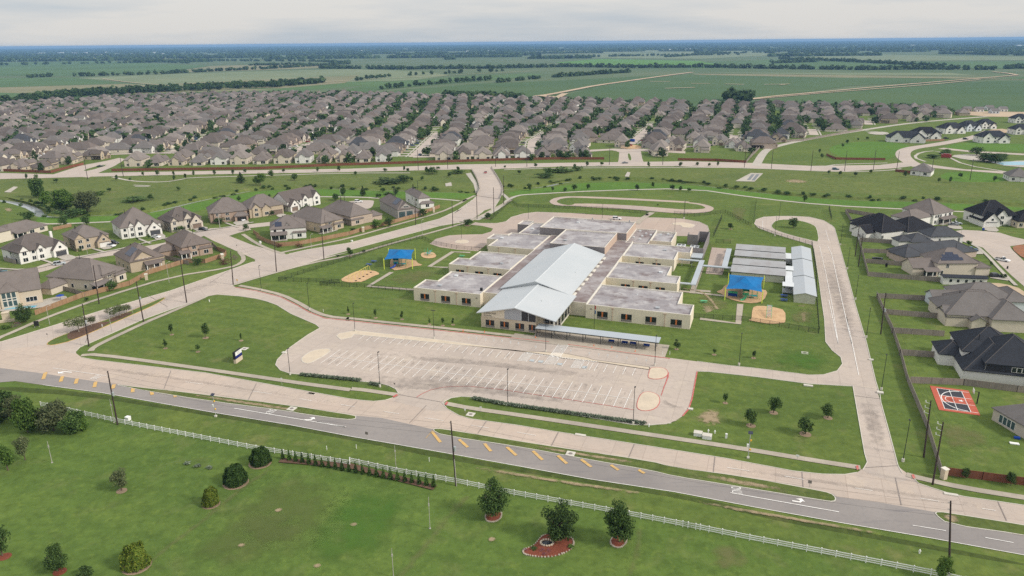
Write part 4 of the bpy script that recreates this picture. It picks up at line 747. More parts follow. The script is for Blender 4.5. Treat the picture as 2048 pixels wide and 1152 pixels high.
for i, (s, l) in enumerate((('S3 1475,708', 'blue bench under the canopy, leftmost of the four'), ('S3 1605,722', 'blue bench under the canopy, second of the four'), ('S3 1685,730', 'blue bench under the canopy, third of the four'), ('S3 1818,750', 'blue bench under the canopy end, rightmost of the four'))): bench(s, TA, l)
def ptable(s, label, m='blue_plastic'):
    t = empty('picnic_table', g1(s), TA, label, 'picnic table'); b = MB(); b.box(-1.2, 1.2, -.45, .45, .7, .76); b.build('top', m, t)
    for y in (-.75, .75): k = MB(); k.box(-1.2, 1.2, y - .15, y + .15, .4, .45); k.build('seat', m, t)
    k = MB(); k.box(-.1, .1, -.75, .75, .32, .4); k.box(-.08, .08, -.08, .08, 0, .7); k.build('frame', 'dark_steel', t)
ptable('S6 640,398', 'blue picnic table on the grass left of the left shade sail'); ptable('S6 570,445', 'blue picnic table at the end of the yellow swings'); ptable('S5 1370,900', 'blue picnic table below the white portable porch'); ptable('S5 1370,962', 'blue picnic table on the lawn, further from the white porch'); ptable('S5 200,985', 'green picnic table on worn ground by the right front wing', 'green_plastic'); ptable('S6 1925,320', 'dark green table on the lawn beside the left middle wing', 'green_plastic')
# ---- fences round the school
def fence(name, s, h, m, label, post=None, every=2.6, rail=True, cat='fence', group=None, t=.05, pm=None):
    p = W(s); o = empty(name, p[0], 0, label, cat, group); b = MB(); k = MB(); rl = MB(); O = p[0]
    for i in range(len(p) - 1):
        a, c = p[i] - O, p[i+1] - O; d = c - a; L = d.length; d.normalize(); nrm = Vector((-d.y, d.x, 0)) * t / 2
        b.prism([(a - nrm)[:], (c - nrm)[:], (c + nrm)[:], (a + nrm)[:]], .03, h)
        if rail: n2 = nrm * 1.6; rl.prism([(a - n2)[:], (c - n2)[:], (c + n2)[:], (a + n2)[:]], h + .002, h + .06)
        n = max(1, int(L / every))
        for j in range(n + 1):
            u = a + d * L * j / n; k.box(u.x - .05, u.x + .05, u.y - .05, u.y + .05, 0, h + .08)
    b.build('panel', m, o); kk = k.build('post', pm or m, o); kk['kind'] = 'stuff'
    if rail: rl.build('rail', pm or m, o)
    return o
MS = dict(m='black_mesh', t=.02, pm='dark_steel', every=3.0)
fence('mesh_fence', 'C5 0,500 260,512 550,545', 1.6, label='black mesh fence running from the front left wing towards the swings', **MS)
fence('mesh_fence', 'C4 1630,680 1985,690 C5 0,500', 1.6, label='black mesh fence across the lawn left of the swing bed', **MS)
fence('mesh_fence', 'C4 1630,680 2047,548 C5 420,262 600,225 650,255 800,285 975,300', 1.6, label='black mesh fence along the street sidewalk behind the left shade sail', **MS)
fence('mesh_fence', 'C6 845,690 1120,705 1570,780', 1.6, label='black mesh fence in front of the right playground mulch bed', **MS)
fence('mesh_fence', 'C6 1572,780 1560,620 1555,440 1530,262', 2.2, label='tall black mesh fence along the drive beside the end-on portables', **MS)
fence('mesh_fence', 'C6 1530,262 1320,208 1200,165', 1.6, label='black mesh fence along the outer curve of the turning loop', **MS)
fence('mesh_fence', 'C6 955,220 1005,110', 2.6, label='tall dark fence angled across the rear lawn by the service yard', **MS)
fence('mesh_fence', 'C6 1645,118 1630,55', 2.6, label='tall dark fence end beside the top of the turning loop', **MS)
fence('mesh_fence', 'C6 1190,135 1205,10', 1.8, label='thin dark fence running back from the loop to the trail', **MS)
fence('mesh_fence', 'C2 880,1115 1000,1005 1040,1035 1500,1050 1790,1075', 1.8, label='dark mesh fence between the rear parking and the track loop', **MS)
fence('mesh_fence', 'C3 0,1078 120,1090 300,1070 450,1150', 1.8, label='dark mesh fence on the lawn right of the track loop', **MS)
fence('yard_gate', 'S5 375,118 590,125', 1.8, label='black steel gate across the play court behind the service yard', **MS)
fence('yard_gate', 'S5 250,512 470,540', 1.6, label='black steel gate at the near end of the play court', **MS)

for i, (x, y) in enumerate(((8, 6), (15, 15), (21, 8), (9, 19), (7, 37), (14, 48), (20, 40), (12, 70), (18, 80), (6, 79), (70, 8), (79, 18), (88, 6), (91, 19), (74, 40), (83, 47), (70, 50), (73, 73), (80, 80), (69, 84), (26, 97), (35, 106), (48, 100), (55, 110), (38, 72), (50, 80), (44, 86), (14, 100))):
    z0 = 7.7 if 20.5 < x < 61 and y > 64 else 4.5; b = MB()
    if i % 3: b.tube((x, y, z0), (x, y, z0 + .6), .11, n=7); b.box(x - .22, x + .22, y - .22, y + .22, z0, z0 + .12)
    else: b.box(x - .6, x + .6, y - .6, y + .6, z0, z0 + .45); b.box(x - .7, x + .7, y - .7, y + .7, z0 + .45, z0 + .5)
    b.build('roof_vent', 'white_metal' if i % 2 else 'galvanised', school)
# ================================================================== TREES AND PLANTS
def rnd_dir(rg):
    z = rg.uniform(-1, 1); t = rg.uniform(0, 2 * math.pi); s = math.sqrt(1 - z * z); return Vector((s * math.cos(t), s * math.sin(t), z))
def crown_mesh(name, blobs, n, size, leaf, seed, up_bias=.25, hollow=.45):
    rg = random.Random(seed); b = MB(); vol = [max(x[3] * x[4] * x[5], .001) ** .67 for x in blobs]
    for _ in range(n):
        bl = rg.choices(blobs, vol)[0]; d = rnd_dir(rg); d.z = abs(d.z) if len(blobs) == 1 else d.z; r = hollow + (1 - hollow) * rg.random() ** .6; nn = noise.noise(d * 2.3 + Vector((seed, 0, 0))) * .35 + 1
        c = Vector((bl[0] + d.x * bl[3] * r * nn, bl[1] + d.y * bl[4] * r * nn, bl[2] + d.z * bl[5] * r * nn))
        nr = (d * .8 + rnd_dir(rg) * .9 + Vector((0, 0, up_bias))).normalized(); a = nr.orthogonal().normalized(); a.rotate(Matrix.Rotation(rg.uniform(0, 6.28), 3, nr)); e = nr.cross(a); s = size * rg.uniform(.55, 1.25)
        b.face([c + a * s, c + e * s * .75, c - a * s * .9, c - e * s * .75] if rg.random() < .6 else [c + a * s, c + e * s * .8, c - a * s * .7])
    return b.mesh(name, leaf)
def trunk_mesh(h, r, seed, m='bark', limbs=5, spread=1.0, top=None):
    rg = random.Random(seed); b = MB(); top = top or h; b.tube((0, 0, -.05), (.05 * h * rg.uniform(-1, 1), .05 * h * rg.uniform(-1, 1), h), r * 1.25, r * .7, 7)
    for i in range(limbs):
        t = 2 * math.pi * i / limbs + rg.uniform(-.4, .4); z = h * rg.uniform(.65, 1.0); b.tube((0, 0, z), (math.cos(t) * spread, math.sin(t) * spread, z + (top - z) * rg.uniform(.5, .8)), r * .5, r * .18, 5)
    return b.mesh('trunk', m)
def blobs_round(R_, zc_, h, seed, k=9, flat=1.0):
    rg = random.Random(seed); o = [(0, 0, zc_, R_ * .62, R_ * .62, h * .36)]
    for i in range(k):
        d = rnd_dir(rg); r1 = R_ * rg.uniform(.26, .52); u = rg.uniform(.5, .72); o.append((d.x * R_ * u, d.y * R_ * u, zc_ + d.z * h * .34, r1, r1 * rg.uniform(.8, 1.2), h * rg.uniform(.12, .24) * flat))
    return o
# unit prototypes: one metre high and about one metre wide
PROTO = {}
def proto(key, n, size, leaf, seed, z0=.22, width=1.0, k=9, limbs=5, bark='bark', hollow=.45, tr=.028, shape='round'):
    h = 1 - z0
    if shape == 'round': bl = blobs_round(width / 2, z0 + h / 2, h, seed, k)
    elif shape == 'cone': bl = [(0, 0, z0 + h * (.12 + .8 * i / 6), width / 2 * (1 - i / 7), width / 2 * (1 - i / 7), h * .16) for i in range(7)]
    elif shape == 'dome': bl = [(0, 0, .08, width / 2, width / 2, .92)]
    elif shape == 'flat': bl = [(math.cos(i * 2.1) * width * .25, math.sin(i * 2.1) * width * .25, z0 + h * .5, width * .3, width * .3, h * .4) for i in range(6)]
    PROTO[key] = (crown_mesh('crown', bl, n, size, leaf, seed, hollow=hollow), trunk_mesh(z0 + h * .35, tr, seed, bark, limbs, width * .3, .8))
for i in range(3): proto('oak%d' % i, 5200, .030, 'leaf_oak', 11 + i, .09, 1.0, 20, 6, hollow=.35)
for i in range(2): proto('light%d' % i, 2600, .036, 'leaf_light', 31 + i, .12, .95, 12); proto('grey%d' % i, 2400, .034, 'leaf_grey', 41 + i, .2, 1.0, 14, 7, hollow=.3); proto('mid%d' % i, 1100, .05, 'leaf_oak', 51 + i, .12, .9, 14, hollow=.3); proto('hedge%d' % i, 4200, .042, ('leaf_oak', 'leaf_light')[i], 101 + i, .01, 1.0, 16, hollow=.4); proto('hedgegrey%d' % i, 4200, .036, 'leaf_grey', 105 + i, .01, 1.0, 16, hollow=.4)
for i in range(3): proto('young%d' % i, 420, .06, 'leaf_oak', 61 + i, .16, .62, 9, tr=.02, hollow=.3)
for i in range(4): proto('far%d' % i, 190, .125, 'leaf_far', 71 + i, .08, 1.0, 7, 3, hollow=.55)
proto('cypress', 420, .055, 'leaf_cypress', 81, .03, .42, shape='cone', tr=.02); proto('dome', 6500, .046, 'leaf_gold', 82, 0, 1.12, shape='dome', hollow=.82, tr=.04); proto('darkdome', 6500, .046, 'leaf_cypress', 83, 0, 1.05, shape='dome', hollow=.82, tr=.04)
proto('vase', 1500, .045, 'leaf_grey', 84, .38, 1.5, shape='flat', limbs=7, bark='pale_bark', tr=.03); proto('bush', 500, .08, 'leaf_oak', 85, .0, 1.3, 8, 3); proto('bushlight', 500, .08, 'leaf_light', 86, .0, 1.3, 8, 3); proto('sage', 260, .14, 'leaf_sage', 87, 0, 1.3, 6, 3); proto('redbush', 420, .08, 'leaf_red', 88, 0, 2.4, 7, 3); proto('bloom', 300, .06, 'leaf_bloom', 89, 0, 2.2, 7, 3); proto('pine', 900, .045, 'leaf_oak', 90, .1, .62, shape='cone', tr=.025)
LABN = {}
def plant(key, loc, h, width, label, cat='tree', name='tree', group=None, rz=None, small=False):
    rg = random.Random(hash((round(loc.x, 1), round(loc.y, 1))) & 0xffff); cm, tm = PROTO[key]; wid = {'young': .62, 'cypre': .42, 'dome': 1.12, 'darkd': 1.05, 'vase': 1.5, 'bush': 1.3, 'bushl': 1.3, 'sage': 1.3, 'redbu': 2.4, 'bloom': 2.2, 'pine': .62, 'mid0': .9, 'mid1': .9}.get(key[:5], 1.0)
    t = empty(name, loc, rg.uniform(0, 6.28) if rz is None else rz, label, cat, group); t.scale = (width / wid, width / wid, h)
    link('crown', cm, t)
    if not small: link('trunk', tm, t)
    return t
def ptree(key, s, topy, wpx, label, **kw):                      # base and top row read in the same crop, width in crop pixels
    k = s.split()[0]; p = g1(s); ty = pix(k, 0, topy)[1]; h = htop(p, ty); wd = wpx * CR[k][2] * scl(p); plant(key, p, h, wd, label, **kw); return p
def bed(s_or_p, rad, m='dark_mulch', z=.06, name='mulch_ring', rx=1.0):
    p = g1(s_or_p) if isinstance(s_or_p, str) else s_or_p; b = MB(); b.prism([(p.x + rad * rx * math.cos(i * .45), p.y + rad * math.sin(i * .45)) for i in range(14)], 0, z); return struct(b.build(name, m))
# three big oaks with red beds in the front pasture
for key, s, ty, wp, lab in (('oak0', 'D4 838,803', 585, 190, 'dark round oak in a small stone edged red bed, leftmost of three'), ('oak1', 'D4 1222,945', 715, 235, 'wide loose oak standing over the flower bed with the dark pond'), ('oak2', 'D4 1577,955', 705, 200, 'dark oak in an oval red bed, rightmost of the three')): ptree(key, s, ty, wp, lab, name='oak_tree', group='oaks beside the white fence')
def stonebed(name, s, label):
    p = chaikin(g(s), 2); t = empty(name, sum(p, Vector()) / len(p), 0, label, 'flower bed'); O = t.location; b = MB(); b.prism([(v.x - O.x, v.y - O.y) for v in p], 0, .1); b.build('mulch', 'red_mulch', t); b = MB()
    for i in range(len(p)):
        a, c = p[i], p[(i+1) % len(p)]; L = (c - a).length; n = max(1, int(L / .42))
        for j in range(n): u = a.lerp(c, (j + .5) / n) - O; r_ = random.uniform(.13, .2); b.prism([(u.x + r_ * math.cos(q_), u.y + r_ * math.sin(q_)) for q_ in (0, 1, 2, 3, 4, 5)], 0, random.uniform(.16, .26))
    o = b.build('stone_edging', 'walk_concrete', t); o['kind'] = 'stuff'; return t
stonebed('flower_bed', 'D4 790,800 815,775 850,768 885,775 888,805 865,832 825,840 795,830', 'small round red mulch bed edged with pale stones'); stonebed('flower_bed', 'D4 1525,940 1545,920 1590,918 1620,935 1615,965 1580,990 1545,985 1522,965', 'oval red mulch bed with white stones and low shrubs')
big = stonebed('flower_bed', 'D4 1010,1000 1080,975 1110,930 1150,905 1240,905 1300,930 1312,965 1290,1005 1200,1040 1120,1045 1050,1035 1015,1025', 'large teardrop red bed with a dark pond and many flowers')
p = g1('D4 1152,962'); t = empty('garden_pond', p, 0, 'small dark garden pond ringed with grey stones in the red bed', 'pond'); b = MB(); b.prism([(1.05 * math.cos(i * .4), .75 * math.sin(i * .4)) for i in range(16)], .05, .14); b.build('water', 'pond_water', t); b = MB()
for i in range(15): c = Vector((1.2 * math.cos(i * .42), .9 * math.sin(i * .42))); b.prism([(c.x + .2 * math.cos(k), c.y + .2 * math.sin(k)) for k in (0, 1, 2, 3, 4, 5)], .05, random.uniform(.25, .4))
b.build('stones', 'stone_veneer', t)
for i, (s, k_, l) in enumerate((('D4 1120,1005', 'bloom', 'purple and orange flowers just left below the dark pond'), ('D4 1160,1010', 'bloom', 'purple and white flowers just right below the dark pond'), ('D4 1140,1030', 'bloom', 'mixed flowers at the bottom edge of the teardrop bed'), ('D4 1028,1005', 'bloom', 'pink flowers at the pointed left tip of the teardrop bed'), ('D4 1290,985', 'bushlight', 'yellow green plants along the right rim of the teardrop bed'), ('D4 1077,998', 'bush', 'small round green shrub in the pointed end of the teardrop bed'))): plant(k_, g1(s), .55, 1.5, l, 'flowers' if k_ == 'bloom' else 'shrub', 'flower_clump' if k_ == 'bloom' else 'shrub')
# clipped domes
for key, s, ty, wp, lab in (('darkdome', 'D2 1522,493', 398, 118, 'dark green domed shrub nearest the white fence'), ('darkdome', 'D2 1380,608', 508, 132, 'dark green domed shrub, second from the white fence'), ('dome', 'D2 1235,733', 638, 92, 'small yellow green domed shrub, third from the white fence'), ('dome', 'D2 800,1093', 968, 148, 'bright yellow green domed shrub nearest the bottom edge')):
    p = ptree(key, s, ty, wp, lab, cat='shrub', name='domed_shrub', group='clipped domes in the pasture'); bed(p, wp * .342 * scl(p) * .56, 'soil', .05)
for s, l in (('D2 1095,500', 'left'), ('D2 1157,515', 'middle'), ('D2 1227,525', 'right')): plant('sage', g1(s), .8, 1.7, 'low pale flowering plant in the lawn, %s of three' % l, 'shrub', 'shrub', 'low pale plants in the pasture')
for key, s, ty, wp, lab in (('oak0', 'D2 340,1125', 965, 145, 'round dark tree with a red ring near the bottom left corner'), ('mid0', 'D2 15,1035', 870, 125, 'dark tree cut by the left edge above a red mulch ring'), ('bush', 'D2 492,1165', 1100, 110, 'low dark shrub cut by the bottom edge'), ('grey0', 'D2 712,652', 525, 118, 'sparse grey green tree alone in the pasture'), ('light0', 'D2 48,535', 375, 120, 'light green tree with a pale leaning trunk at the left edge'), ('grey1', 'D2 148,475', 335, 100, 'thin grey tree behind the pale trunked tree at left'),
  ('hedge0', 'D1 15,705', 525, 170, 'tall dark tree at the left edge below the asphalt road'), ('hedgegrey0', 'D1 85,700', 565, 140, 'dull brownish tree between two green ones at far left'), ('hedge1', 'D1 165,772', 568, 165, 'bright green tree in the hedge at the fence end'), ('hedgegrey1', 'D1 315,762', 588, 205, 'broad olive tree in the hedge at the fence end'), ('hedge0', 'D1 440,768', 650, 150, 'dark bushy tree touching the end of the white fence'), ('hedge1', 'D1 490,758', 685, 85, 'small yellowish shrub at the right end of the hedge'), ('light0', 'D5 1568,1185', 1040, 112, 'bright green tree at the foot of the bottom right power pole')): ptree(key, s, ty, wp, lab)
bed('D2 350,1128', 1.15, 'red_mulch', .07, 'mulch_ring'); bed('D2 28,1040', 1.15, 'red_mulch', .07); bed('D2 712,655', 1.1, 'soil')
pA, pB = g1('D2 1655,470'), g1('D3 782,978')
for i in range(23): plant('cypress', pA.lerp(pB, i / 22), random.uniform(2.3, 2.9), random.uniform(1.0, 1.3), 'small dark cypress, %s from the left in the row along the white fence' % ('first second third fourth fifth sixth seventh eighth ninth tenth eleventh twelfth thirteenth fourteenth fifteenth sixteenth seventeenth eighteenth nineteenth twentieth twenty-first twenty-second twenty-third'.split()[i]), 'shrub', 'cypress_shrub', 'cypress row by the white fence')
ribbon('mulch_strip', 'D2 1640,478 2047,512 D3 790,985', 1.9, 'dark_mulch', z=.235)
# school grounds
for key, s, ty, wp, lab in (('young0', 'D1 1005,203', 132, 34, 'young tree in the corner lawn, uppermost left'), ('young1', 'D1 1203,222', 133, 60, 'darkest and largest young tree in the corner lawn'), ('young2', 'D1 968,283', 226, 30, 'thin young tree low on the left of the corner lawn'), ('young0', 'D1 1158,303', 255, 30, 'thin young tree lowest in the corner lawn'), ('young1', 'D1 1410,238', 192, 18, 'bare staked sapling in the corner lawn nearest the drive'),
  ('young0', 'D6 300,603', 540, 40, 'slim young tree on the right lawn nearest the car park'), ('mid0', 'D6 582,660', 562, 84, 'rounded oak on the right lawn nearest the drive'), ('mid1', 'D6 450,735', 636, 92, 'bushy oak on the right lawn, left of the four'), ('mid0', 'D6 900,690', 610, 86, 'spreading oak on the right lawn nearest the side drive'), ('mid1', 'D6 768,785', 688, 112, 'widest oak on the right lawn, lowest of the four'),
  ('young2', 'C6 740,873', 815, 44, 'young tree right of the long canopy'), ('young0', 'C6 960,905', 866, 28, 'small dark tree on the lawn left of the lamp post'), ('young1', 'C6 1190,925', 880, 34, 'small tree on the lawn right of the lamp post'), ('young0', 'C5 325,690', 632, 24, 'sapling on the front lawn, furthest left'), ('young1', 'C5 480,698', 650, 25, 'dark sapling on the front lawn, second from left'), ('young2', 'C5 640,728', 685, 16, 'very thin sapling on the front lawn, third from left'), ('young0', 'C5 718,735', 682, 26, 'sapling on the front lawn, second nearest the entrance'), ('young1', 'C5 778,730', 690, 20, 'sapling on the front lawn nearest the entrance'), ('young2', 'C5 165,668', 620, 16, 'wispy sapling on the far left of the front lawn'),
  ('mid0', 'C5 862,150', 110, 64, 'dark tree on the street side lawn behind the left wings'), ('mid1', 'C5 980,108', 75, 52, 'light tree by the sidewalk near the rear drive mouth'), ('young1', 'C5 175,330', 276, 46, 'dark young tree on the verge above the swings'), ('bush', 'C5 255,305', 288, 24, 'low shrub on the verge above the left shade sail'), ('bush', 'C5 105,335', 318, 22, 'low shrub on the verge left of the young tree'), ('mid0', 'C6 1425,165', 105, 66, 'round dark tree inside the turning loop'), ('mid1', 'C6 1055,170', 132, 40, 'round shrub-like tree on the rear lawn'), ('young0', 'C6 630,32', 22, 12, 'tiny shrub inside the track loop')): p = ptree(key, s, ty, wp, lab); bed(p, max(.7, .3 * wp * .342 * scl(p)), 'soil', .05)
for x0, y0, x1, y1, n, tx in ((10, 325, 345, 358, 22, 'left'), (415, 378, 455, 384, 3, 'left')):
    pa, pb = g1('D3 %d,%d' % (x0, y0)), g1('D3 %d,%d' % (x1, y1))
    for i in range(n): plant('sage', pa.lerp(pb, i / max(1, n - 1)), 1.0, 1.7, 'grey green grass clump in the short hedge left of the car park entrance', 'shrub', 'grass_clump', 'hedge clumps left of the entrance', small=True)
for xa, ya, xb, yb, n in ((1018, 465, 1190, 496, 12), (1215, 500, 2010, 612, 46)):
    pa, pb = g1('D3 %d,%d' % (xa, ya)), g1('D3 %d,%d' % (xb, yb))
    for i in range(n): plant('sage', pa.lerp(pb, i / (n - 1)), 1.0, 1.7, 'grey green grass clump in the long hedge right of the entrance', 'shrub', 'grass_clump', 'hedge clumps right of the entrance', small=True)
for s, ty, wp, l in (('C4 462,978', 888, 130, 'front'), ('C4 535,945', 885, 70, 'second'), ('C4 670,893', 832, 100, 'third'), ('C4 703,884', 818, 90, 'fourth'), ('C4 742,868', 818, 66, 'last')): ptree('vase', s, ty, wp, 'flat topped grey green tree in the road median, %s from the corner' % l, group='median crape myrtles', name='median_tree')
sheet('mulch_bed', 'C4 390,985 480,955 560,925 640,915 640,930 480,1005 400,1030', 'dark_mulch', 1, z=.163); sheet('mulch_bed', 'C4 640,900 760,860 780,868 700,905 640,925', 'dark_mulch', 1, z=.163)
# creek side and house planting
for key, s, ty, wp, lab in (('hedge0', 'C4 225,192', 55, 82, 'tall dark tree above the creek bend at far left'), ('hedge1', 'C4 275,224', 150, 76, 'small light green tree beside the tall dark one'), ('hedge1', 'C4 370,265', 138, 145, 'wide bright tree on the creek bank'), ('hedgegrey0', 'C4 512,275', 148, 140, 'broad olive tree on the creek bank'), ('bush', 'C4 165,322', 265, 90, 'spreading bush behind the upper left house'), ('mid1', 'C4 375,358', 300, 62, 'dark tree by the trail behind the tan house'), ('mid0', 'C4 510,352', 292, 60, 'dark round tree by the trail left of the big white house'), ('pine', 'C4 1410,105', 42, 62, 'bluish pine near the far road'), ('light0', 'C4 1522,120', 45, 80, 'bright tree right of the bluish pine'), ('mid0', 'C4 1590,72', 30, 40, 'dark round tree near the far road'), ('mid1', 'C4 1722,90', 50, 48, 'dark round tree on the creek slope'), ('bush', 'C4 885,205', 165, 42, 'dark bush on the creek slope above the houses'), ('bush', 'C4 780,215', 185, 150, 'long low thicket on the creek slope'), ('young0', 'C4 640,158', 130, 32, 'small shrub on the slope, centre left'), ('young1', 'C4 1045,150', 125, 30, 'small dark tree on the slope'), ('bushlight', 'C4 590,175', 150, 70, 'light shrubs on the slope above the olive tree'), ('bush', 'C4 400,300', 255, 200, 'dense undergrowth below the bright creek trees'), ('young1', 'C4 1575,205', 170, 28, 'dark small tree on the creek bench'), ('young0', 'C4 1338,225', 195, 28, 'tree behind the middle brown house'), ('young2', 'C4 1398,215', 178, 30, 'pale tree behind the brown house'), ('mid0', 'C4 2005,180', 130, 42, 'tree on the bench by the white gabled house'), ('mid1', 'C4 1965,208', 165, 46, 'tree beside the trail right of the white gabled house'),
  ('bush', 'N3 880,722', 600, 110, 'street tree in front of the house with solar panels'), ('light0', 'N4 1045,762', 610, 185, 'large light bushy tree behind the cedar fence'), ('mid0', 'N4 1245,742', 600, 150, 'dark tree behind the cedar fence by the screened porch'), ('bush', 'N4 682,830', 742, 112, 'low tree behind the cedar fence of the brick house'), ('mid1', 'N4 1792,572', 448, 145, 'dark tree behind the fence near the bridge'), ('mid0', 'N4 520,250', 120, 92, 'tree on the bench left of the turning circle'), ('pine', 'N4 835,252', 88, 115, 'conical tree beyond the turning circle'), ('young1', 'N4 1155,190', 118, 72, 'tree beyond the solar roofed house'), ('mid1', 'N4 412,312', 220, 108, 'dark tree beside the white gabled house'), ('bush', 'N4 1070,280', 205, 100, 'shrubs at the end of the turning circle'), ('bush', 'N4 1240,230', 190, 170, 'low hedge on the bench beyond the turning circle'),
  ('bush', 'N2 1240,570', 470, 230, 'shrubs in front of the stone house with dormer'), ('bush', 'N2 1890,450', 350, 200, 'shrubs in front of the brown brick house'), ('young0', 'N2 590,725', 660, 45, 'small tree in the white house front garden'), ('young1', 'N2 770,690', 610, 55, 'small dark tree beside the white car'), ('bushlight', 'N1 1265,800', 730, 110, 'low shrubs by the tan brick house'), ('bush', 'N2 1540,1100', 980, 190, 'bushy tree in the corner yard behind the stone pillar'), ('bush', 'N3 1100,480', 400, 210, 'big shrub in front of the second brown house'), ('bush', 'N3 1290,480', 390, 100, 'round tree by the brown garage doors'), ('bush', 'N3 1840,380', 320, 200, 'shrubs in front of the white gabled house'), ('bush', 'N5 1780,480', 310, 200, 'tree in the back yard by the patio of the beige house'), ('oak1', 'N5 400,975', 675, 320, 'large dark tree behind the fence at the street corner'), ('bush', 'N5 1370,640', 580, 80, 'small shrub on the verge below the cedar fence'), ('bush', 'N1 1440,760', 690, 60, 'shrub beside the tan house door'),
  ('redbush', 'N3 1740,980', 920, 190, 'dark red shrubs at the fence corner by the side street'), ('redbush', 'N3 1400,985', 930, 140, 'dark red low hedge below the solar house porch'), ('redbush', 'C4 1320,580', 550, 100, 'dark red shrub bed behind the corner pillar'), ('bloom', 'N5 250,1050', 985, 220, 'orange flower bed by the estate entry wall'), ('bushlight', 'N5 90,1080', 1010, 180, 'green and yellow planting at the left edge by the entry wall'), ('bloom', 'C4 1375,555', 525, 50, 'orange flowers in the curve of the corner sidewalk'),
  ('mid0', 'D6 1705,1045', 985, 52, 'young tree in front of the red fence, left one'), ('mid1', 'D6 1970,1085', 1005, 68, 'young tree in front of the red fence, right one'), ('young0', 'N6 1390,540', 470, 75, 'light street tree by the curved kerb'), ('bushlight', 'N6 1115,395', 345, 40, 'shrub at the corner of the dark roofed house'), ('young1', 'N6 1655,770', 720, 50, 'dark young tree beside the tan house with solar panels'), ('bush', 'N6 720,840', 780, 90, 'shrub at the back corner of the tan solar house'), ('bushlight', 'N6 1810,300', 275, 100, 'low shrubs in front of the white brick house'), ('bush', 'N6 1800,920', 860, 80, 'shrub beside the long white cabin')): ptree(key, s, ty, wp, lab, cat='shrub' if key in ('bush', 'bushlight', 'redbush', 'bloom') else 'tree', name='shrub' if key in ('bush', 'bushlight', 'redbush', 'bloom') else 'tree')
# shrubs along the creek and young trees by the far road
rg = random.Random(5); nC = 0
for i in range(len(ck) - 1):
    a, c = ck[i], ck[i+1]; L = (c - a).length
    for j in range(int(L / 3.2)):
        if rg.random() < .62 and -330 < a.x < 420:
            d = (c - a).normalized(); n = Vector((-d.y, d.x, 0)) * rg.choice((1, 1, 1, -1)) * rg.uniform(3.6, 6.4); p = a.lerp(c, rg.random()) + n
            if abs(p.x - (-18)) < 9: continue
            nC += 1
            if nC < 150: plant(rg.choice(('far0', 'far1', 'bush')), Vector((p.x, p.y, -.6)), rg.uniform(1.4, 2.6), rg.uniform(2.5, 5.0), 'scrubby dark bush on the bank of the narrow creek', 'shrub', 'shrub', 'scrub along the creek bank', small=True)
for s in 'C2 90,848 C2 265,828 C2 375,826 C2 397,832 C2 573,818 C2 505,835 C2 640,860 C2 690,830 C2 965,810 C2 1048,845 C2 1143,806 C2 1370,805 C2 1530,795 C2 1805,803 C2 1445,800 C3 35,798 C3 135,795 C3 205,798 C3 255,797 C1 155,1048 C1 330,1070 C1 838,1028 C1 922,1028 C1 1018,1028 C1 1133,1030 C1 1255,1026 C1 1362,1022 C1 1435,1010 C1 1660,1012 C1 1857,1006 C1 1983,1003 C1 683,1058 C1 763,1060 C1 1018,1056 C1 1085,1046 C2 1110,940 C2 1243,948 C2 1315,946 C2 1370,938 C2 1450,932 C2 1740,938 C2 1830,922 C2 1942,942 C2 1990,940 C3 36,942 C3 87,948 C3 763,1005 C3 905,845 C3 970,850 C3 1060,858 C3 1150,838 C3 1350,860 C3 1548,890 C3 1613,892 C3 1872,885 C3 1672,868 C3 985,690 C3 1012,665 C3 1075,650 C3 1130,640 C3 865,750 C3 850,720 C2 135,972 C2 250,948 C2 328,965 C2 235,980 C2 480,880 C2 420,890'.replace(' C', '|C').split('|'):
    p = g1(s); plant(rg.choice(('mid0', 'mid1', 'young0')), p, rg.uniform(2.6, 4.6), rg.uniform(2.2, 4.0), 'young green tree on the grass strips between the far road and the creek trail', 'tree', 'tree', 'young trees by the far road and trail')
for s, h, wd in (('C2 1195,862', 3.5, 14), ('C2 1300,828', 3, 22), ('C2 1215,845', 5.5, 8), ('C2 1390,822', 3.6, 9), ('C2 540,842', 5.5, 10), ('C2 300,890', 2.6, 26), ('C2 370,885', 4.5, 12), ('C2 690,838', 3, 12)): plant('bush', g1(s), h, wd, 'dark thicket on the far creek slope below the road', 'shrub', 'thicket', 'thickets on the far creek slope')
for s, h, wd in (('C3 1810,770', 7, 16), ('C3 1880,775', 7, 16), ('C3 1770,735', 7, 11), ('C3 1600,725', 4, 9), ('C3 1510,750', 3, 10), ('C3 1930,750', 3.5, 9), ('C3 1570,735', 3.5, 8)): plant(rg.choice(('oak0', 'mid0')), g1(s), h, wd, 'dark green tree around the park playground and pool at right', 'tree', 'tree', 'trees around the park pool')
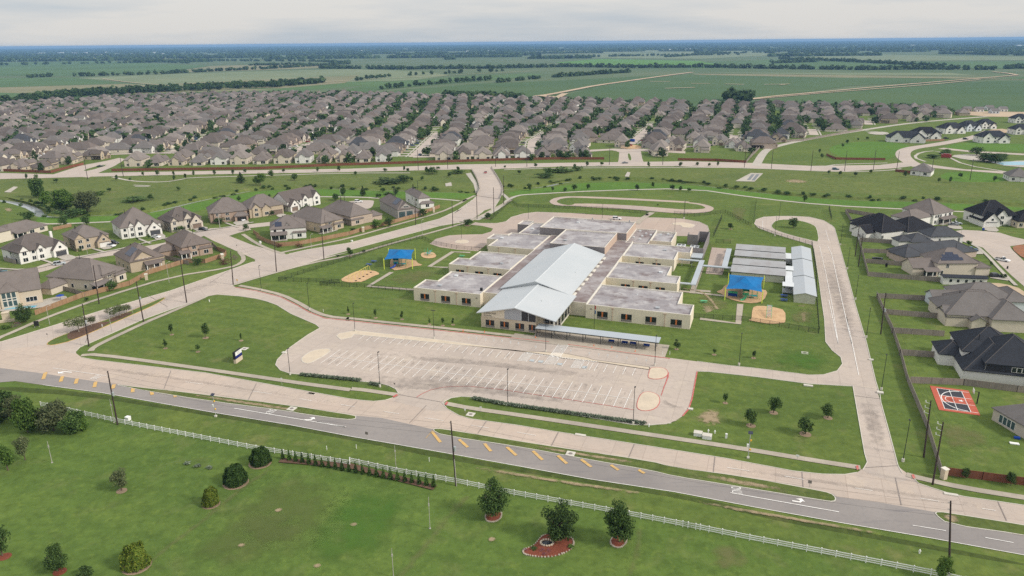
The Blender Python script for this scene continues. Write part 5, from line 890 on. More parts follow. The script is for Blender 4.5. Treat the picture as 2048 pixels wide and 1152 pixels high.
# ================================================================== POLES, LAMPS, SIGNS
TOPX = {'D1 688,730': 630, 'D4 620,625': 588, 'D5 1608,1165': 1628, 'D6 1460,920': 1505, 'D6 1512,1080': 1576, 'C4 580,812': 547, 'C4 520,1060': 485, 'C4 840,918': 795, 'C4 1092,805': 1055, 'C4 1364,700': 1350, 'C4 1617,625': 1605, 'C4 1895,553': 1880, 'N4 1667,712': 1655, 'C7 977,1078': 1015}
def upole(s, topy, label, arms=0, can=False, guard=False):
    k = s.split()[0]; p = g1(s); h = htop(p, pix(k, 0, topy)[1]); t = empty('utility_pole', p, TA, label, 'utility pole', None)
    if s in TOPX:                                                 # weathered poles lean a little, as in the photograph
        tp = p + Vector((0, 0, h)); v = tp - CAM; x = 1024 + F * v.dot(rt) / v.dot(fw); t.rotation_euler = (0, math.atan((pix(k, TOPX[s], 0)[0] - x) * scl(tp) / h), TA)
    b = MB(); b.tube((0, 0, 0), (0, 0, h), .21, .13, 8); b.build('pole', 'wood_pole', t)
    for i in range(arms):
        z = h - .5 - i * 1.25; b = MB(); b.tube((0, 0, z - .25), (-.95, 0, z), .06, .045, 6); b.tube((-.95, 0, z), (-1.0, 0, z + .5), .09, .07, 6); b.build('davit_arm', 'sign_white', t)
    if not arms:
        for i in range(3): b = MB(); b.tube((0, 0, h - .4 - i * 1.3), (-.42, 0, h - .3 - i * 1.3), .05, n=6); b.build('insulator', 'galvanised', t)
    if can: b = MB(); b.tube((.42, 0, h * .55), (.42, 0, h * .55 + 1.0), .28, n=10); b.build('transformer', 'galvanised', t)
    if guard: b = MB(); b.tube((.16, -.1, 0), (.16, -.1, h * .42), .09, n=6); b.build('conduit', 'grey_pole', t)
    return p, h
poles = {}
for k_, (s, ty, lab, ar, cn, gd) in dict(a=('D1 688,730', 415, 'dark wooden power pole at the left end of the white fence', 0, True, False), b=('D4 620,625', 248, 'dark power pole by the white fence below the school entrance', 0, True, True), c=('D5 1608,1165', 722, 'dark power pole at bottom right by the white fence', 0, False, False), d=('D6 1460,920', 590, 'dark pole with three white arms inside the court yard fence', 3, False, False), e=('D6 1512,1080', 715, 'dark pole with three white arms nearest the red fence', 3, False, False),
  f=('C4 580,812', 585, 'tall dark pole on the verge below the beige house', 0, False, False), gg=('C4 520,1060', 810, 'dark pole at the corner beside the median trees', 0, True, False), h=('C4 840,918', 680, 'dark pole on the verge above the corner lawn', 0, True, False), i=('C4 1092,805', 555, 'tall dark pole in the verge opposite the cedar fence', 0, False, False), j=('C4 1364,700', 500, 'tall dark pole at the school drive mouth', 0, False, False), k=('C4 1617,625', 440, 'tall dark pole on the verge opposite the side street', 0, False, False), l=('C4 1895,553', 365, 'dark pole on the verge beyond the side street', 0, False, False), m=('N4 1667,712', 290, 'tall dark pole by the sidewalk at the dark tree', 0, False, False), n=('C2 660,1150', 1000, 'dark pole beside the street left of the bridge approach', 0, False, False), o=('C2 802,1105', 940, 'dark pole on the right verge below the bridge', 0, False, False), p=('C2 900,1080', 920, 'dark pole on the grass right of the bridge approach', 0, False, False), qq=('C2 958,1020', 850, 'dark pole at the right end of the bridge', 0, False, False),
  r=('C7 785,497', 262, 'dark pole with pale fittings behind the right grey fence', 0, True, False), s_=('C7 810,572', 325, 'plain dark pole in front of the pole with fittings', 0, False, False), t=('C7 977,1078', 770, 'tall dark pole with insulators by the grey yard fences', 0, True, False), u=('C1 513,1048', 930, 'dark pole at the far left road junction', 0, False, False), v=('C1 722,1035', 915, 'dark pole on the far verge by the left entry road', 0, False, False), ww=('C2 458,820', 700, 'dark pole on the far road left of the bridge', 0, False, False), x=('C2 630,812', 700, 'dark pole on the far road nearer the bridge', 0, False, False), y=('C2 910,800', 730, 'dark pole at the far right bridge corner', 0, False, False), z=('C2 1093,800', 690, 'dark pole on the far road right of the bridge', 0, False, False), aa=('C2 1575,790', 680, 'dark pole beside the right entry road', 0, False, False), bb=('C2 1887,790', 690, 'dark pole on the far road right of the entry', 0, False, False), cc=('C3 411,805', 660, 'dark pole at the start of the maintenance track', 0, False, False), dd=('C3 569,812', 700, 'dark pole on the grass right of the maintenance track', 0, False, False), ee=('C3 800,825', 705, 'dark pole left of the dark car on the far road', 0, False, False), ff=('C3 997,825', 705, 'dark pole right of the dark car on the far road', 0, False, False), gh=('C3 1165,820', 700, 'dark pole by the round park lawn', 0, False, False), hh=('C3 1303,812', 710, 'dark pole at the curving park road', 0, False, False), ii=('C3 1503,852', 755, 'dark pole beside the white park house', 0, False, False), jj=('C3 1730,878', 755, 'dark pole on the bright lawn at far right', 0, False, False)).items(): poles[k_] = upole(s, ty, lab, ar, cn, gd)
def wire(label, ks, dz=.5):
    b = MB()
    for i in range(len(ks) - 1):
        (p, h), (p2, h2) = poles[ks[i]], poles[ks[i+1]]
        for off in (dz, dz + 1.3, dz + 2.6):
            A = p + Vector((0, 0, h - off)); Bq = p2 + Vector((0, 0, h2 - off)); pr = A
            for j in range(1, 9): u = j / 8; c = A.lerp(Bq, u); c.z -= 4 * u * (1 - u) * (A - Bq).length * .018; b.tube(pr, c, .014, n=4, caps=False); pr = c
    tag(b.build('power_line', 'dark_steel'), label, 'power line')
wire('power lines strung along the street left of the school', ['gg', 'h', 'i', 'j', 'k', 'l', 'm']); wire('power lines over the front pasture fence', ['a', 'b', 'c']); wire('power lines over the grey yard fences at right', ['e', 'd', 't', 's_', 'r'])
def lamp(s, topy, label, double=False, white=False, grp=None, base=True):
    k = s.split()[0]; p = g1(s); h = htop(p, pix(k, 0, topy)[1]); t = empty('street_lamp', p, TA + R(90) * (not double), label, 'street lamp', grp); m = 'grey_pole' if white else 'dark_steel'
    b = MB(); b.tube((0, 0, .1), (0, 0, h), .085 if not white else .09, .06, 8); b.build('pole', m, t)
    if base: b = MB(); b.tube((0, 0, 0), (0, 0, .75), .3, .3, 12); b.build('base', 'kerb_concrete', t)
    for sgn in ((-1, 1) if double else (1,)):
        b = MB()
        if white: b.tube((0, 0, h), (1.4 * sgn, 0, h + .25), .05, .04, 6); b.box(min(1.2 * sgn, 1.9 * sgn), max(1.2 * sgn, 1.9 * sgn), -.15, .15, h + .18, h + .3)
        else: b.box(min(.1 * sgn, .75 * sgn), max(.1 * sgn, .75 * sgn), -.17, .17, h - .1, h + .02)
        b.build('lamp_head', m, t)
G1 = 'dark lamp posts around the school car park'
for s, ty, lab, db in (('D3 468,392', 190, 'dark lamp post on the grass tip left of the entrance', 0), ('D3 1215,498', 290, 'dark lamp post in the hedge right of the entrance', 0), ('D3 1948,610', 395, 'dark lamp post at the right end of the long hedge', 0), ('C5 668,812', 645, 'dark lamp post on the car park strip, second from left', 1), ('C5 205,768', 605, 'dark lamp post at the round left end of the car park strip', 0), ('C5 1320,890', 712, 'dark double lamp post facing the entrance canopy', 1), ('C6 612,970', 795, 'dark lamp post at the right end of the long canopy', 0), ('C6 1105,967', 782, 'dark lamp post on the lawn by the right drive', 0), ('D1 1697,437', 285, 'dark lamp post at the bottom left car park corner', 0), ('C4 1530,735', 590, 'dark lamp post beside the school drive near the street', 0), ('C4 1810,848', 692, 'dark lamp post on the drive kerb opposite the corner lawn', 0),
   ('S1 643,345', 130, 'dark lamp post in the small round rear island', 1), ('S1 1403,118', -60, 'dark lamp post in the rear car park, left', 0), ('S2 595,107', -60, 'dark lamp post in the rear car park, middle', 0), ('S2 1520,100', -90, 'dark lamp post at the back edge of the rear car park', 0), ('S2 1418,247', 90, 'dark double lamp post beside the kitchen block', 1), ('C6 785,108', 0, 'dark lamp post on the track side of the rear car park', 0), ('C7 185,345', 200, 'dark lamp post on the near side of the turning loop', 0), ('C7 216,222', 95, 'dark lamp post on the far side of the turning loop', 0),
   ('C7 675,412', 255, 'dark lamp post along the side drive, furthest back', 0), ('C7 726,592', 430, 'dark lamp post along the side drive, second furthest', 0), ('C7 787,820', 640, 'dark lamp post along the side drive, third furthest', 0), ('C7 868,1105', 885, 'dark lamp post along the side drive, fourth from the back', 0), ('D6 1212,527', 322, 'dark lamp post along the side drive, second nearest', 0), ('D6 1338,945', 705, 'dark lamp post along the side drive, nearest the road', 0)): lamp(s, ty, lab, bool(db), grp=G1)
for s, ty, lab in (('C4 292,935', 832, 'pale street lamp on the verge by the black kiosk sign'), ('C4 655,978', 860, 'pale street lamp opposite the median trees'), ('C4 990,690', 575, 'pale street lamp on the verge below the solar house'), ('N1 1380,850', 720, 'pale street lamp in front of the tan brick house'), ('N2 1895,565', 320, 'pale street lamp beside the brown house lawn'), ('N3 480,720', 490, 'pale street lamp on the corner by the dark parked car'), ('N3 1915,1000', 790, 'pale street lamp by the dark red shrubs'), ('N4 485,340', 130, 'pale street lamp beside the turning circle'), ('N4 1770,890', 640, 'pale street lamp near the cedar fence end'), ('N6 1298,440', 340, 'pale street lamp in the right turning circle')): lamp(s, ty, lab, False, True, 'pale residential street lamps', False)
t = empty('flag_pole', g1('C5 1603,752'), TA, 'thin flagpole with two limp flags behind the long canopy', 'flagpole'); hf = htop(t.location, pix('C5', 0, 612)[1]); b = MB(); b.tube((0, 0, 0), (0, 0, hf), .08, .05, 8); b.build('pole', 'dark_steel', t)
for i, (c, z) in enumerate((('paint_red', hf - 1.6), ('paint_blue', hf - 3.2))):
    b = MB(); b.prism([(.06, -.04), (.34, -.12), (.44, .06), (.2, .12)], z, z + 1.2); b.build('flag', c, t)
p = g1('D1 1388,368'); t = empty('school_sign', p, math.atan2(*(g1('D1 1410,352') - p).yx), 'school monument sign with white and navy panels on a stone base', 'sign'); wd = (g1('D1 1410,352') - p).length + .9
b = MB(); b.box(-.6, wd, -.05, .75, 0, 1.35); b.build('base', 'stone_veneer', t); b = MB(); b.box(-.75, wd, 0, .7, 1.35, 3.6); b.build('cabinet', 'rubber', t); b = MB(); b.box(-.45, wd - .1, -.05, -.01, 2.35, 3.5); o = b.build('panel', 'sign_white', t); o['label'] = 'white upper panel with grey lettering'
text('SCHOOL', .42, 'spandrel', o, ((wd - .5) / 2, -.06, 3.15), (R(90), 0, 0)); text('NOTICES', .36, 'spandrel', o, ((wd - .5) / 2, -.06, 2.68), (R(90), 0, 0)); b = MB(); b.box(-.6, wd - .05, -.05, -.01, 1.5, 2.3); o = b.build('panel', 'sign_navy', t); o['label'] = 'navy blue lower panel'
t = empty('kiosk_sign', g1('N5 585,1062'), R(20), 'black board sign on two posts beside the left sidewalk', 'sign'); b = MB(); b.box(-.75, .75, -.06, .06, .5, 2.3); b.build('panel', 'rubber', t)
for x in (-.7, .7): b = MB(); b.box(x - .05, x + .05, -.05, .05, 0, 2.4); b.build('post', 'grey_pole', t)
p = g1('N5 110,960'); t = empty('entry_wall', p, R(22), 'pale limestone entry pillar and low wall at the left edge', 'wall'); b = MB(); b.box(-1.0, 1.0, -.9, .9, 0, 3.0); b.box(-1.15, 1.15, -1.05, 1.05, 3.0, 3.2); b.build('pillar', 'stone_veneer', t); b = MB(); b.box(-7, 2.6, -1.5, -1.05, 0, .9); b.build('low_wall', 'stone_veneer', t)
def post_sign(s, topy, label, board=(.6, .75), bm='dark_steel', rz=TA):
    k = s.split()[0]; p = g1(s); h = max(1.2, htop(p, pix(k, 0, topy)[1])); t = empty('road_sign', p, rz, label, 'road sign'); b = MB(); b.tube((0, 0, 0), (0, 0, h), .04, n=6); b.build('post', 'grey_pole', t); b = MB(); b.box(-board[0] / 2, board[0] / 2, -.05, -.03, h - board[1], h); b.build('board', bm, t)
for s, ty, lab, bd, bm in (('D5 790,640', 592, 'dark backed sign on the median near the side drive', (.75, .75), 'spandrel'), ('D4 100,355', 308, 'grey backed sign on the verge of the asphalt road', (.75, .75), 'spandrel'), ('D1 278,215', 197, 'small dark sign at the tip of the median', (.5, .5), 'spandrel'), ('D3 555,405', 367, 'small dark sign left of the car park entrance', (.5, .5), 'spandrel'), ('D3 966,545', 515, 'white sign post beside the manhole by the entrance', (.4, .7), 'sign_white'), ('C4 1390,700', 668, 'orange sign at the school drive mouth', (.6, .6), 'amber'), ('N3 740,985', 940, 'small sign in the side street junction', (.5, .5), 'spandrel'), ('C4 783,900', 830, 'pale sign in the median by the last trees', (.4, .8), 'sign_white'), ('C4 602,960', 930, 'white sign in the median below the flat topped trees', (.5, .9), 'sign_white'), ('D5 720,470', 442, 'white yard sign on the sidewalk edge', (.7, .5), 'sign_white'), ('D3 1058,540', 505, 'white yard sign beside the entrance sidewalk', (.6, .5), 'sign_white'), ('D1 1650,500', 455, 'white yard sign beside the left sidewalk', (.6, .5), 'sign_white')): post_sign(s, ty, lab, bd, bm)
def flasher(s, topy, label):
    k = s.split()[0]; p = g1(s); h = htop(p, pix(k, 0, topy)[1]); t = empty('signal_pole', p, TA, label, 'flashing signal'); b = MB(); b.tube((0, 0, 0), (0, 0, h), .075, n=8); b.build('pole', 'galvanised', t); b = MB(); b.prism([(-.3, -.3), (.3, -.3), (.25, .3), (-.25, .3)], 0, .35); b.build('base', 'kerb_concrete', t)
    b = MB(); b.slab([(-.5, -.35, h - .05), (.5, -.35, h - .05), (.5, .35, h + .3), (-.5, .35, h + .3)], .06); b.build('solar_panel', 'solar_cells', t); b = MB(); b.box(-.55, -.12, -.2, .2, h * .45, h * .45 + .65); b.build('control_box', 'sign_white', t)
    for z in (h * .72, h * .36): b = MB(); b.tube((.25, -.2, z), (.25, .05, z), .2, n=10); b.build('beacon', 'amber', t)
flasher('D6 433,925', 778, 'solar powered flashing signal pole on the verge by the right lawn'); flasher('D1 1262,682', 555, 'solar flashing signal pole on the pasture side of the road')
for s, ty, lab in (('D2 305,490', 365, 'thin pale post with a concrete foot in the left pasture'), ('D2 668,255', 120, 'pale broken pole beside the dark power pole'), ('D3 562,870', 735, 'thin pale guy pole behind the white fence'), ('D4 468,875', 690, 'thin pale post in the middle of the pasture'), ('D4 255,1160', 990, 'pale double post at the bottom edge of the pasture')):
    k = s.split()[0]; p = g1(s); h = htop(p, pix(k, 0, ty)[1]); b = MB(); b.tube((0, 0, 0), (0, 0, h), .07, .05, 6); b.tube((0, 0, 0), (0, 0, .12), .22, n=8); b.box(-.12, .12, -.1, .1, h * .72, h * .8); o = b.build('post', 'grey_pole'); o.location = p; o.name = 'pasture_post'; tag(o, lab, 'post')
def lowbox(name, s, sz, m, label, cat, rz=TA, lid=None, grp=None):
    p = g1(s); t = empty(name, p, rz, label, cat, grp); b = MB(); b.box(-sz[0]/2, sz[0]/2, -sz[1]/2, sz[1]/2, 0, sz[2]); b.build('body', m, t)
    if lid: b = MB(); b.box(-sz[0]/2 - .06, sz[0]/2 + .06, -sz[1]/2 - .06, sz[1]/2 + .06, sz[2], sz[2] + .07); b.build('lid', lid, t)
for s, sz, m, lab, lid in (('D6 140,790', (1.9, 1.5, .8), 'sign_white', 'pale green utility vault on the right lawn, left of two', 'kerb_concrete'), ('D6 193,808', (2.1, 1.5, .9), 'sign_white', 'pale utility vault with dark base on the right lawn, right of two', 'kerb_concrete'), ('D6 305,808', (.5, .4, 1.2), 'sign_white', 'small upright white utility box on the right lawn', None), ('D2 750,240', (1.1, .9, .9), 'sign_white', 'white utility box on the white fence line', 'sign_white'), ('D6 1152,352', (1.3, .8, .35), 'kerb_concrete', 'concrete inlet on the kerb of the side drive', None), ('D6 1205,545', (1.6, 1.1, .4), 'kerb_concrete', 'concrete inlet below the second nearest side drive lamp', None), ('D6 785,503', (2.4, .9, .3), 'kerb_concrete', 'storm drain inlet on the lower kerb of the side drive link', None), ('D6 97,640', (1.2, .9, .3), 'kerb_concrete', 'drain inlet at the red kerb of the car park', None), ('D1 1665,310', (1.6, 1.0, .3), 'kerb_concrete', 'drain inlet at the left kerb of the car park', None), ('N3 1108,920', (.8, .7, 1.1), 'sign_white', 'white utility cabinet on the side street verge', None), ('N4 660,968', (.8, .8, .6), 'sign_white', 'round white box on the street verge', None), ('D1 1822,550', (2.2, .7, .25), 'kerb_concrete', 'storm inlet on the left verge kerb', None), ('D3 68,433', (2.0, .7, .25), 'kerb_concrete', 'storm inlet on the verge left of the entrance', None), ('D3 1640,675', (2.6, .8, .25), 'kerb_concrete', 'storm inlet on the verge right of the entrance', None), ('D5 1620,678', (2.6, .8, .25), 'kerb_concrete', 'storm inlet on the verge right of the side drive', None)): lowbox('utility_box' if 'drain' not in lab and 'inlet' not in lab else 'storm_inlet', s, sz, m, lab, 'utility box' if 'inlet' not in lab else 'storm inlet', lid=lid)
for s, l in (('D6 200,775', 'white pipe riser behind the right utility vault'), ('D6 238,780', 'white hydrant post beside the right utility vault'), ('D3 2040,625', 'white fire hydrant at the right end of the hedge'), ('D5 1435,1020', 'white hydrant on the verge by the bottom right pole'), ('C4 1225,800', 'small pale hydrant on the verge at the corner lawn')):
    p = g1(s); t = empty('hydrant', p, 0, l, 'hydrant'); b = MB(); b.tube((0, 0, 0), (0, 0, .75), .14, .12, 8); b.tube((0, 0, .75), (0, 0, .9), .16, .05, 8); b.build('barrel', 'sign_white', t); b = MB(); b.tube((-.25, 0, .5), (.25, 0, .5), .07, n=6); b.build('nozzle', 'sign_white', t)
for s, l in (('D3 998,552', 'dark manhole in a pale square by the entrance sidewalk'), ('D3 1582,787', 'manhole with pale collar in the worn median'), ('D1 1707,640', 'manhole with pale collar in the left median'), ('D6 765,310', 'dark round drain in the lawn by the side drive'), ('D1 1430,285', 'pale square drain in the corner lawn')):
    p = g1(s); t = empty('manhole', p, TA, l, 'manhole'); b = MB(); b.box(-1.0, 1.0, -1.0, 1.0, 0, .30 if 'median' in l else .08); b.build('collar', 'kerb_concrete', t); b = MB(); b.tube((0, 0, .0), (0, 0, .32 if 'median' in l else .1), .5, n=14); b.build('cover', 'spandrel', t)
for i, s in enumerate('S3 30,598|S3 238,612|S3 738,665|S3 1305,745|S3 1480,762|S3 1708,800'.split('|')):
    p = g1(s); t = empty('traffic_cone', p, 0, 'small orange cone on the front kerb, %s from the left' % ('first', 'second', 'third', 'fourth', 'fifth', 'sixth')[i], 'cone', 'cones along the drop off kerb'); b = MB(); b.tube((0, 0, .05), (0, 0, .75), .18, .04, 8); b.build('cone', 'orange_plastic', t); b = MB(); b.box(-.24, .24, -.24, .24, 0, .05); b.build('base', 'orange_plastic', t)
for s in 'S3 85,685|S3 162,690|S3 250,700|S3 330,708|S3 410,716|S3 493,728|S3 570,738|S3 738,772|S3 995,800|S3 1080,812|S3 1260,838|S3 1352,848|S3 1440,858|S3 1530,868|S3 1626,882|S3 1718,895|S3 1816,908'.split('|'):
    p = g1(s); p.z = .15; b = MB(); b.box(-.05, .05, -.05, .05, 0, .6); b.box(-.24, .24, -.03, .03, .55, 1.05); o = b.build('marker_board', 'sign_white'); o.location = p; o.rotation_euler = (0, 0, TA); tag(o, 'small white marker board on the strip beside the drop off lane', 'marker board', 'white marker boards along the strip')
for i, s in enumerate(('D2 1912,415', 'D3 157,760', 'D3 330,752', 'D3 756,828', 'C5 20,655', 'C6 700,905', 'C6 658,905')):
    p = g1(s); b = MB(); b.tube((0, 0, 0), (0, 0, 1.0), .07, n=6); b.tube((0, 0, 1.0), (0, 0, 1.1), .09, .02, 6); o = b.build('marker_post', 'sign_white'); o.location = p; tag(o, 'short white marker post standing in grass', 'marker post', 'white marker posts in the grass')
# white rail fence along the pasture
def rail_fence(s, label):
    p = W(s); t = empty('rail_fence', p[0], 0, label, 'fence'); O = p[0]; k = 0
    for i in range(len(p) - 1):
        a, c = p[i] - O, p[i+1] - O; d = c - a; L = d.length; d.normalize(); n = Vector((-d.y, d.x, 0)); nn = max(1, round(L / 2.44))
        for j in range(nn + (i == len(p) - 2)): u = a + d * L * j / nn; b = MB(); b.box(-.075, .075, -.075, .075, 0, 1.38); b.box(-.095, .095, -.095, .095, 1.38, 1.43); o = b.build('post', 'white_vinyl', t); o.location = u; o.rotation_euler = (0, 0, math.atan2(d.y, d.x))
        for z in (.30, .72, 1.14): b = MB(); e = n * .03; b.prism([(a - e)[:], (c - e)[:], (c + e)[:], (a + e)[:]], z, z + .16); b.build('rail', 'white_vinyl', t)
rail_fence('D2 240,160 410,195 500,216 690,258 950,310 1180,355 1500,418 2047,505 D4 0,490 275,550 620,612 D4 960,682 1430,768 1700,818 2047,885 D5 50,865 440,945 860,1025 1300,1110 1500,1150 1700,1195', 'white three rail fence along the front pasture')
# wooden fences
FW = dict(every=2.4, pm=None)
fence('wood_fence', 'N5 560,870 1300,590 2047,400 C4 870,640 1000,600 1090,572', 1.9, 'cedar_fence', 'cedar fence along the street sidewalk from the corner tree to the solar house'); fence('wood_fence', 'C4 1090,572 1200,575 1320,535 1325,520 1270,500', 1.9, 'cedar_fence', 'cedar fence around the corner yard with the stone pillar'); fence('wood_fence', 'C4 1270,500 1240,470', 1.9, 'grey_fence', 'short grey fence along the side street yard')
fence('wood_fence', 'C4 1500,425 1560,455 1630,478 1750,468 2047,410 N4 870,790 1330,680 1570,610 1700,580 1880,500 2047,440', 1.9, 'cedar_fence', 'cedar fence running from the white solar house to the bridge'); fence('wood_fence', 'N5 1000,480 1190,530 1340,580', 1.8, 'grey_fence', 'grey side fence by the back yard pool deck'); fence('wood_fence', 'N5 680,480 900,430', 1.8, 'cedar_fence', 'short cedar fence behind the pool yard'); fence('wood_fence', 'N2 1030,1010 1400,1100', 1.8, 'grey_fence', 'grey side fence between the two brown brick houses'); fence('wood_fence', 'N3 1000,760 1090,820', 1.8, 'cedar_fence', 'short fence on the left of the white solar house'); fence('wood_fence', 'N1 70,960 255,1010', 1.8, 'grey_fence', 'dark fence left of the white three gabled house'); fence('wood_fence', 'N1 840,480 1130,420', 1.7, 'cedar_fence', 'fence between the back garden and the trail at left')
def pillar(s, label, h=2.4):
    p = g1(s); t = empty('stone_pillar', p, R(20), label, 'pillar'); b = MB(); b.box(-.5, .5, -.5, .5, 0, h); b.build('shaft', 'stone_veneer', t); b = MB(); b.box(-.62, .62, -.62, .62, h, h + .18); b.build('cap', 'coping', t)
for s, l in (('C4 858,672', 'stone pillar in the cedar fence below the solar house'), ('N2 1930,1010', 'stone pillar at the side street corner yard'), ('N4 840,820', 'pale stone pillar in the cedar fence behind the light bushy tree'), ('N4 1950,510', 'stone pillar at the bridge end of the cedar fence'), ('N3 520,1180', 'stone pillar at the street corner of the brick house'), ('D6 1575,1045', 'stone pillar where the red fence meets the dark fence')): pillar(s, l)
GF = 'grey_fence'
for s, l in (('C7 712,165 790,300 830,450 880,640 ', 'long grey wooden fence behind the upper right back yards'), ('C7 712,165 950,205', 'grey fence at the far end of the upper right yards'), ('C7 805,318 905,325', 'grey cross fence, first from the far end'), ('C7 815,385 1110,405', 'grey cross fence, second from the far end'), ('C7 845,468 1110,478', 'grey cross fence, third from the far end'), ('C7 865,545 1160,570', 'grey cross fence, fourth from the far end'), ('C7 880,645 1440,690', 'long grey cross fence beside the open green lot'), ('N7 85,220 190,460 300,700 400,1000 440,1150 D6 1360,470 1480,760 1560,1025', 'very long grey fence running down the right side to the corner pillar'), ('N7 85,245 210,245 830,280', 'grey cross fence at the top of the lower yards'), ('N7 190,455 930,515', 'grey cross fence, second of the lower yards'), ('N7 280,705 980,750', 'grey cross fence, third of the lower yards'), ('N7 385,1000 1150,1050', 'grey cross fence, fourth of the lower yards'), ('N8 530,440 1240,470 1950,560 2300,600', 'grey fence along the back of the basketball court')): fence('wood_fence', s, 1.9, GF, l)
fence('wood_fence', 'D6 1590,1025 1800,1052 2047,1085 2300,1115', 1.9, 'red_fence', 'dark red wooden fence along the main road at right', every=3)
fence('wood_fence', 'F1 -200,630 0,640 400,655 570,610 660,590', 1.9, 'red_fence', 'red brown fence at the far left road corner'); fence('wood_fence', 'F1 880,640 1200,635 2047,625 F2 600,600 1300,578 2047,555 F3 400,548 820,548', 1.9, 'red_fence', 'very long red brown fence along the far road', every=4); fence('wood_fence', 'F3 1400,555 1700,560 1940,575', 1.9, 'red_fence', 'red brown fence right of the far entry road', every=4); fence('wood_fence', 'F3 1940,575 2047,430 F4 0,510 110,400 400,380 840,300', 1.9, GF, 'grey fence along the maintenance track', every=4); fence('wood_fence', 'F4 570,490 640,520 1010,525', 1.7, 'red_fence', 'low brown fence around the round park lawn', every=4); fence('wood_fence', 'F4 1085,610 1330,640', 1.8, 'red_fence', 'brown fence beside the white park house'); fence('wood_fence', 'F4 1150,390 1450,380', 1.8, 'cedar_fence', 'new fence by the white dark roofed houses')
# ---- basketball court
c4 = [g1('N8 ' + s) for s in ('930,800', '1480,875', '1300,545', '780,475')]; ce = sum(c4, Vector()) / 4; ex = (c4[1] - c4[0]); cw_, ch_ = ex.length, (c4[3] - c4[0]).length; rz = math.atan2(ex.y, ex.x)
t = empty('basketball_court', ce, rz, 'red and navy back yard basketball court with white lines', 'sports court'); b = MB(); b.box(-cw_/2, cw_/2, -ch_/2, ch_/2, 0, .10); b.build('slab', 'court_red', t)
x0, x1, y0, y1 = -cw_*.36, cw_*.36, -ch_*.42, ch_*.42; x0, x1 = -cw_*.34, cw_*.30; b = MB()
for ya, yb in ((y0, -ch_*.13), (ch_*.13, y1)): b.box(x0, x1, ya, yb, .1, .106)
b.build('key_panel', 'court_blue', t); b = MB(); lw = .07
def crect(xa, xb, ya, yb): b.box(xa, xb, ya, yb, .106, .112)
for x in (x0, (x0 + x1) / 2, x1): crect(x - lw, x + lw, y0, y1)
for y in (y0, y1): crect(x0, x1, y - lw, y + lw)
for y in (-ch_*.13, ch_*.13): crect(x0, cw_*.48, y - lw, y + lw)
for y in (y0 * .98, y1 * .98): crect(x1, cw_*.48, y - lw, y + lw)
for i in range(22):
    a0, a1 = R(90 + i * 180 / 22), R(90 + (i + 1) * 180 / 22); f = lambda a, r_: (x1 - .6 + (cw_*.56) * r_ * math.cos(a), ch_*.40 * r_ * math.sin(a))
    P_ = [f(a0, 1), f(a1, 1), f(a1, .96), f(a0, .96)]; b.prism(P_, .113, .118)
for i in range(16):
    a0, a1 = R(90 + i * 180 / 16), R(90 + (i + 1) * 180 / 16); f = lambda a, r_: (-.6 + 1.5 * r_ * math.cos(a), ch_*.13 * r_ * math.sin(a)); b.prism([f(a0, 1), f(a1, 1), f(a1, .9), f(a0, .9)], .113, .118)
b.build('court_lines', 'sign_white', t); b = MB(); st = [((.75 if i % 2 == 0 else .3) * math.cos(i * math.pi / 5), (.75 if i % 2 == 0 else .3) * math.sin(i * math.pi / 5)) for i in range(10)]; b.tri([(1.6 + x, y) for x, y in st], .114); b.build('star_mark', 'sign_white', t)
t = empty('basketball_hoop', g1('N8 1420,715'), rz, 'black basketball hoop post with clear backboard by the court', 'basketball hoop'); b = MB(); b.box(-.12, .12, -.12, .12, 0, 3.4); b.build('post', 'dark_steel', t); b = MB(); b.tube((0, 0, 3.3), (-1.2, 0, 3.5), .06, n=6); b.build('arm', 'dark_steel', t); b = MB(); b.box(-1.28, -1.2, -.9, .9, 2.95, 4.0); b.build('backboard', 'sign_white', t); b = MB()
for i in range(10): b.tube((-1.55 + .25 * math.cos(i * .628), .25 * math.sin(i * .628), 3.05), (-1.55 + .25 * math.cos((i + 1) * .628), .25 * math.sin((i + 1) * .628), 3.05), .02, n=4)
b.build('rim', 'orange_plastic', t)
# ---- bridge
bl = W('C2 800,970 818,930 800,870 770,820'); br = W('C2 935,990 955,940 945,900 885,806'); o_ = (bl[1] + br[1]) / 2
t = empty('road_bridge', o_, 0, 'concrete road bridge with pale rails over the creek', 'bridge'); b = MB(); pl = [v - o_ for v in bl] + [v - o_ for v in br[::-1]]; b.prism([(v.x, v.y) for v in pl], -.7, .28); b.build('deck', 'street_concrete', t)
for pp, sg in ((bl, 1), (br, -1)):
    pp = chaikin(pp, 2, False); b = MB(); q_ = [v - o_ for v in pp]; strip(b, q_, .2, -.2, .28, .65); b.build('parapet', 'pale_concrete', t); b = MB(); strip(b, q_, .05, -.05, 1.25, .1)
    for v in q_: b.box(v.x - .06, v.x + .06, v.y - .06, v.y + .06, .9, 1.3)
    b.build('railing', 'dark_steel', t)
sheet('slope_paving', 'C2 735,840 765,835 800,890 815,945 795,955 780,900', 'white_metal', z=.09).data.materials[0] = MATS['pale_concrete']
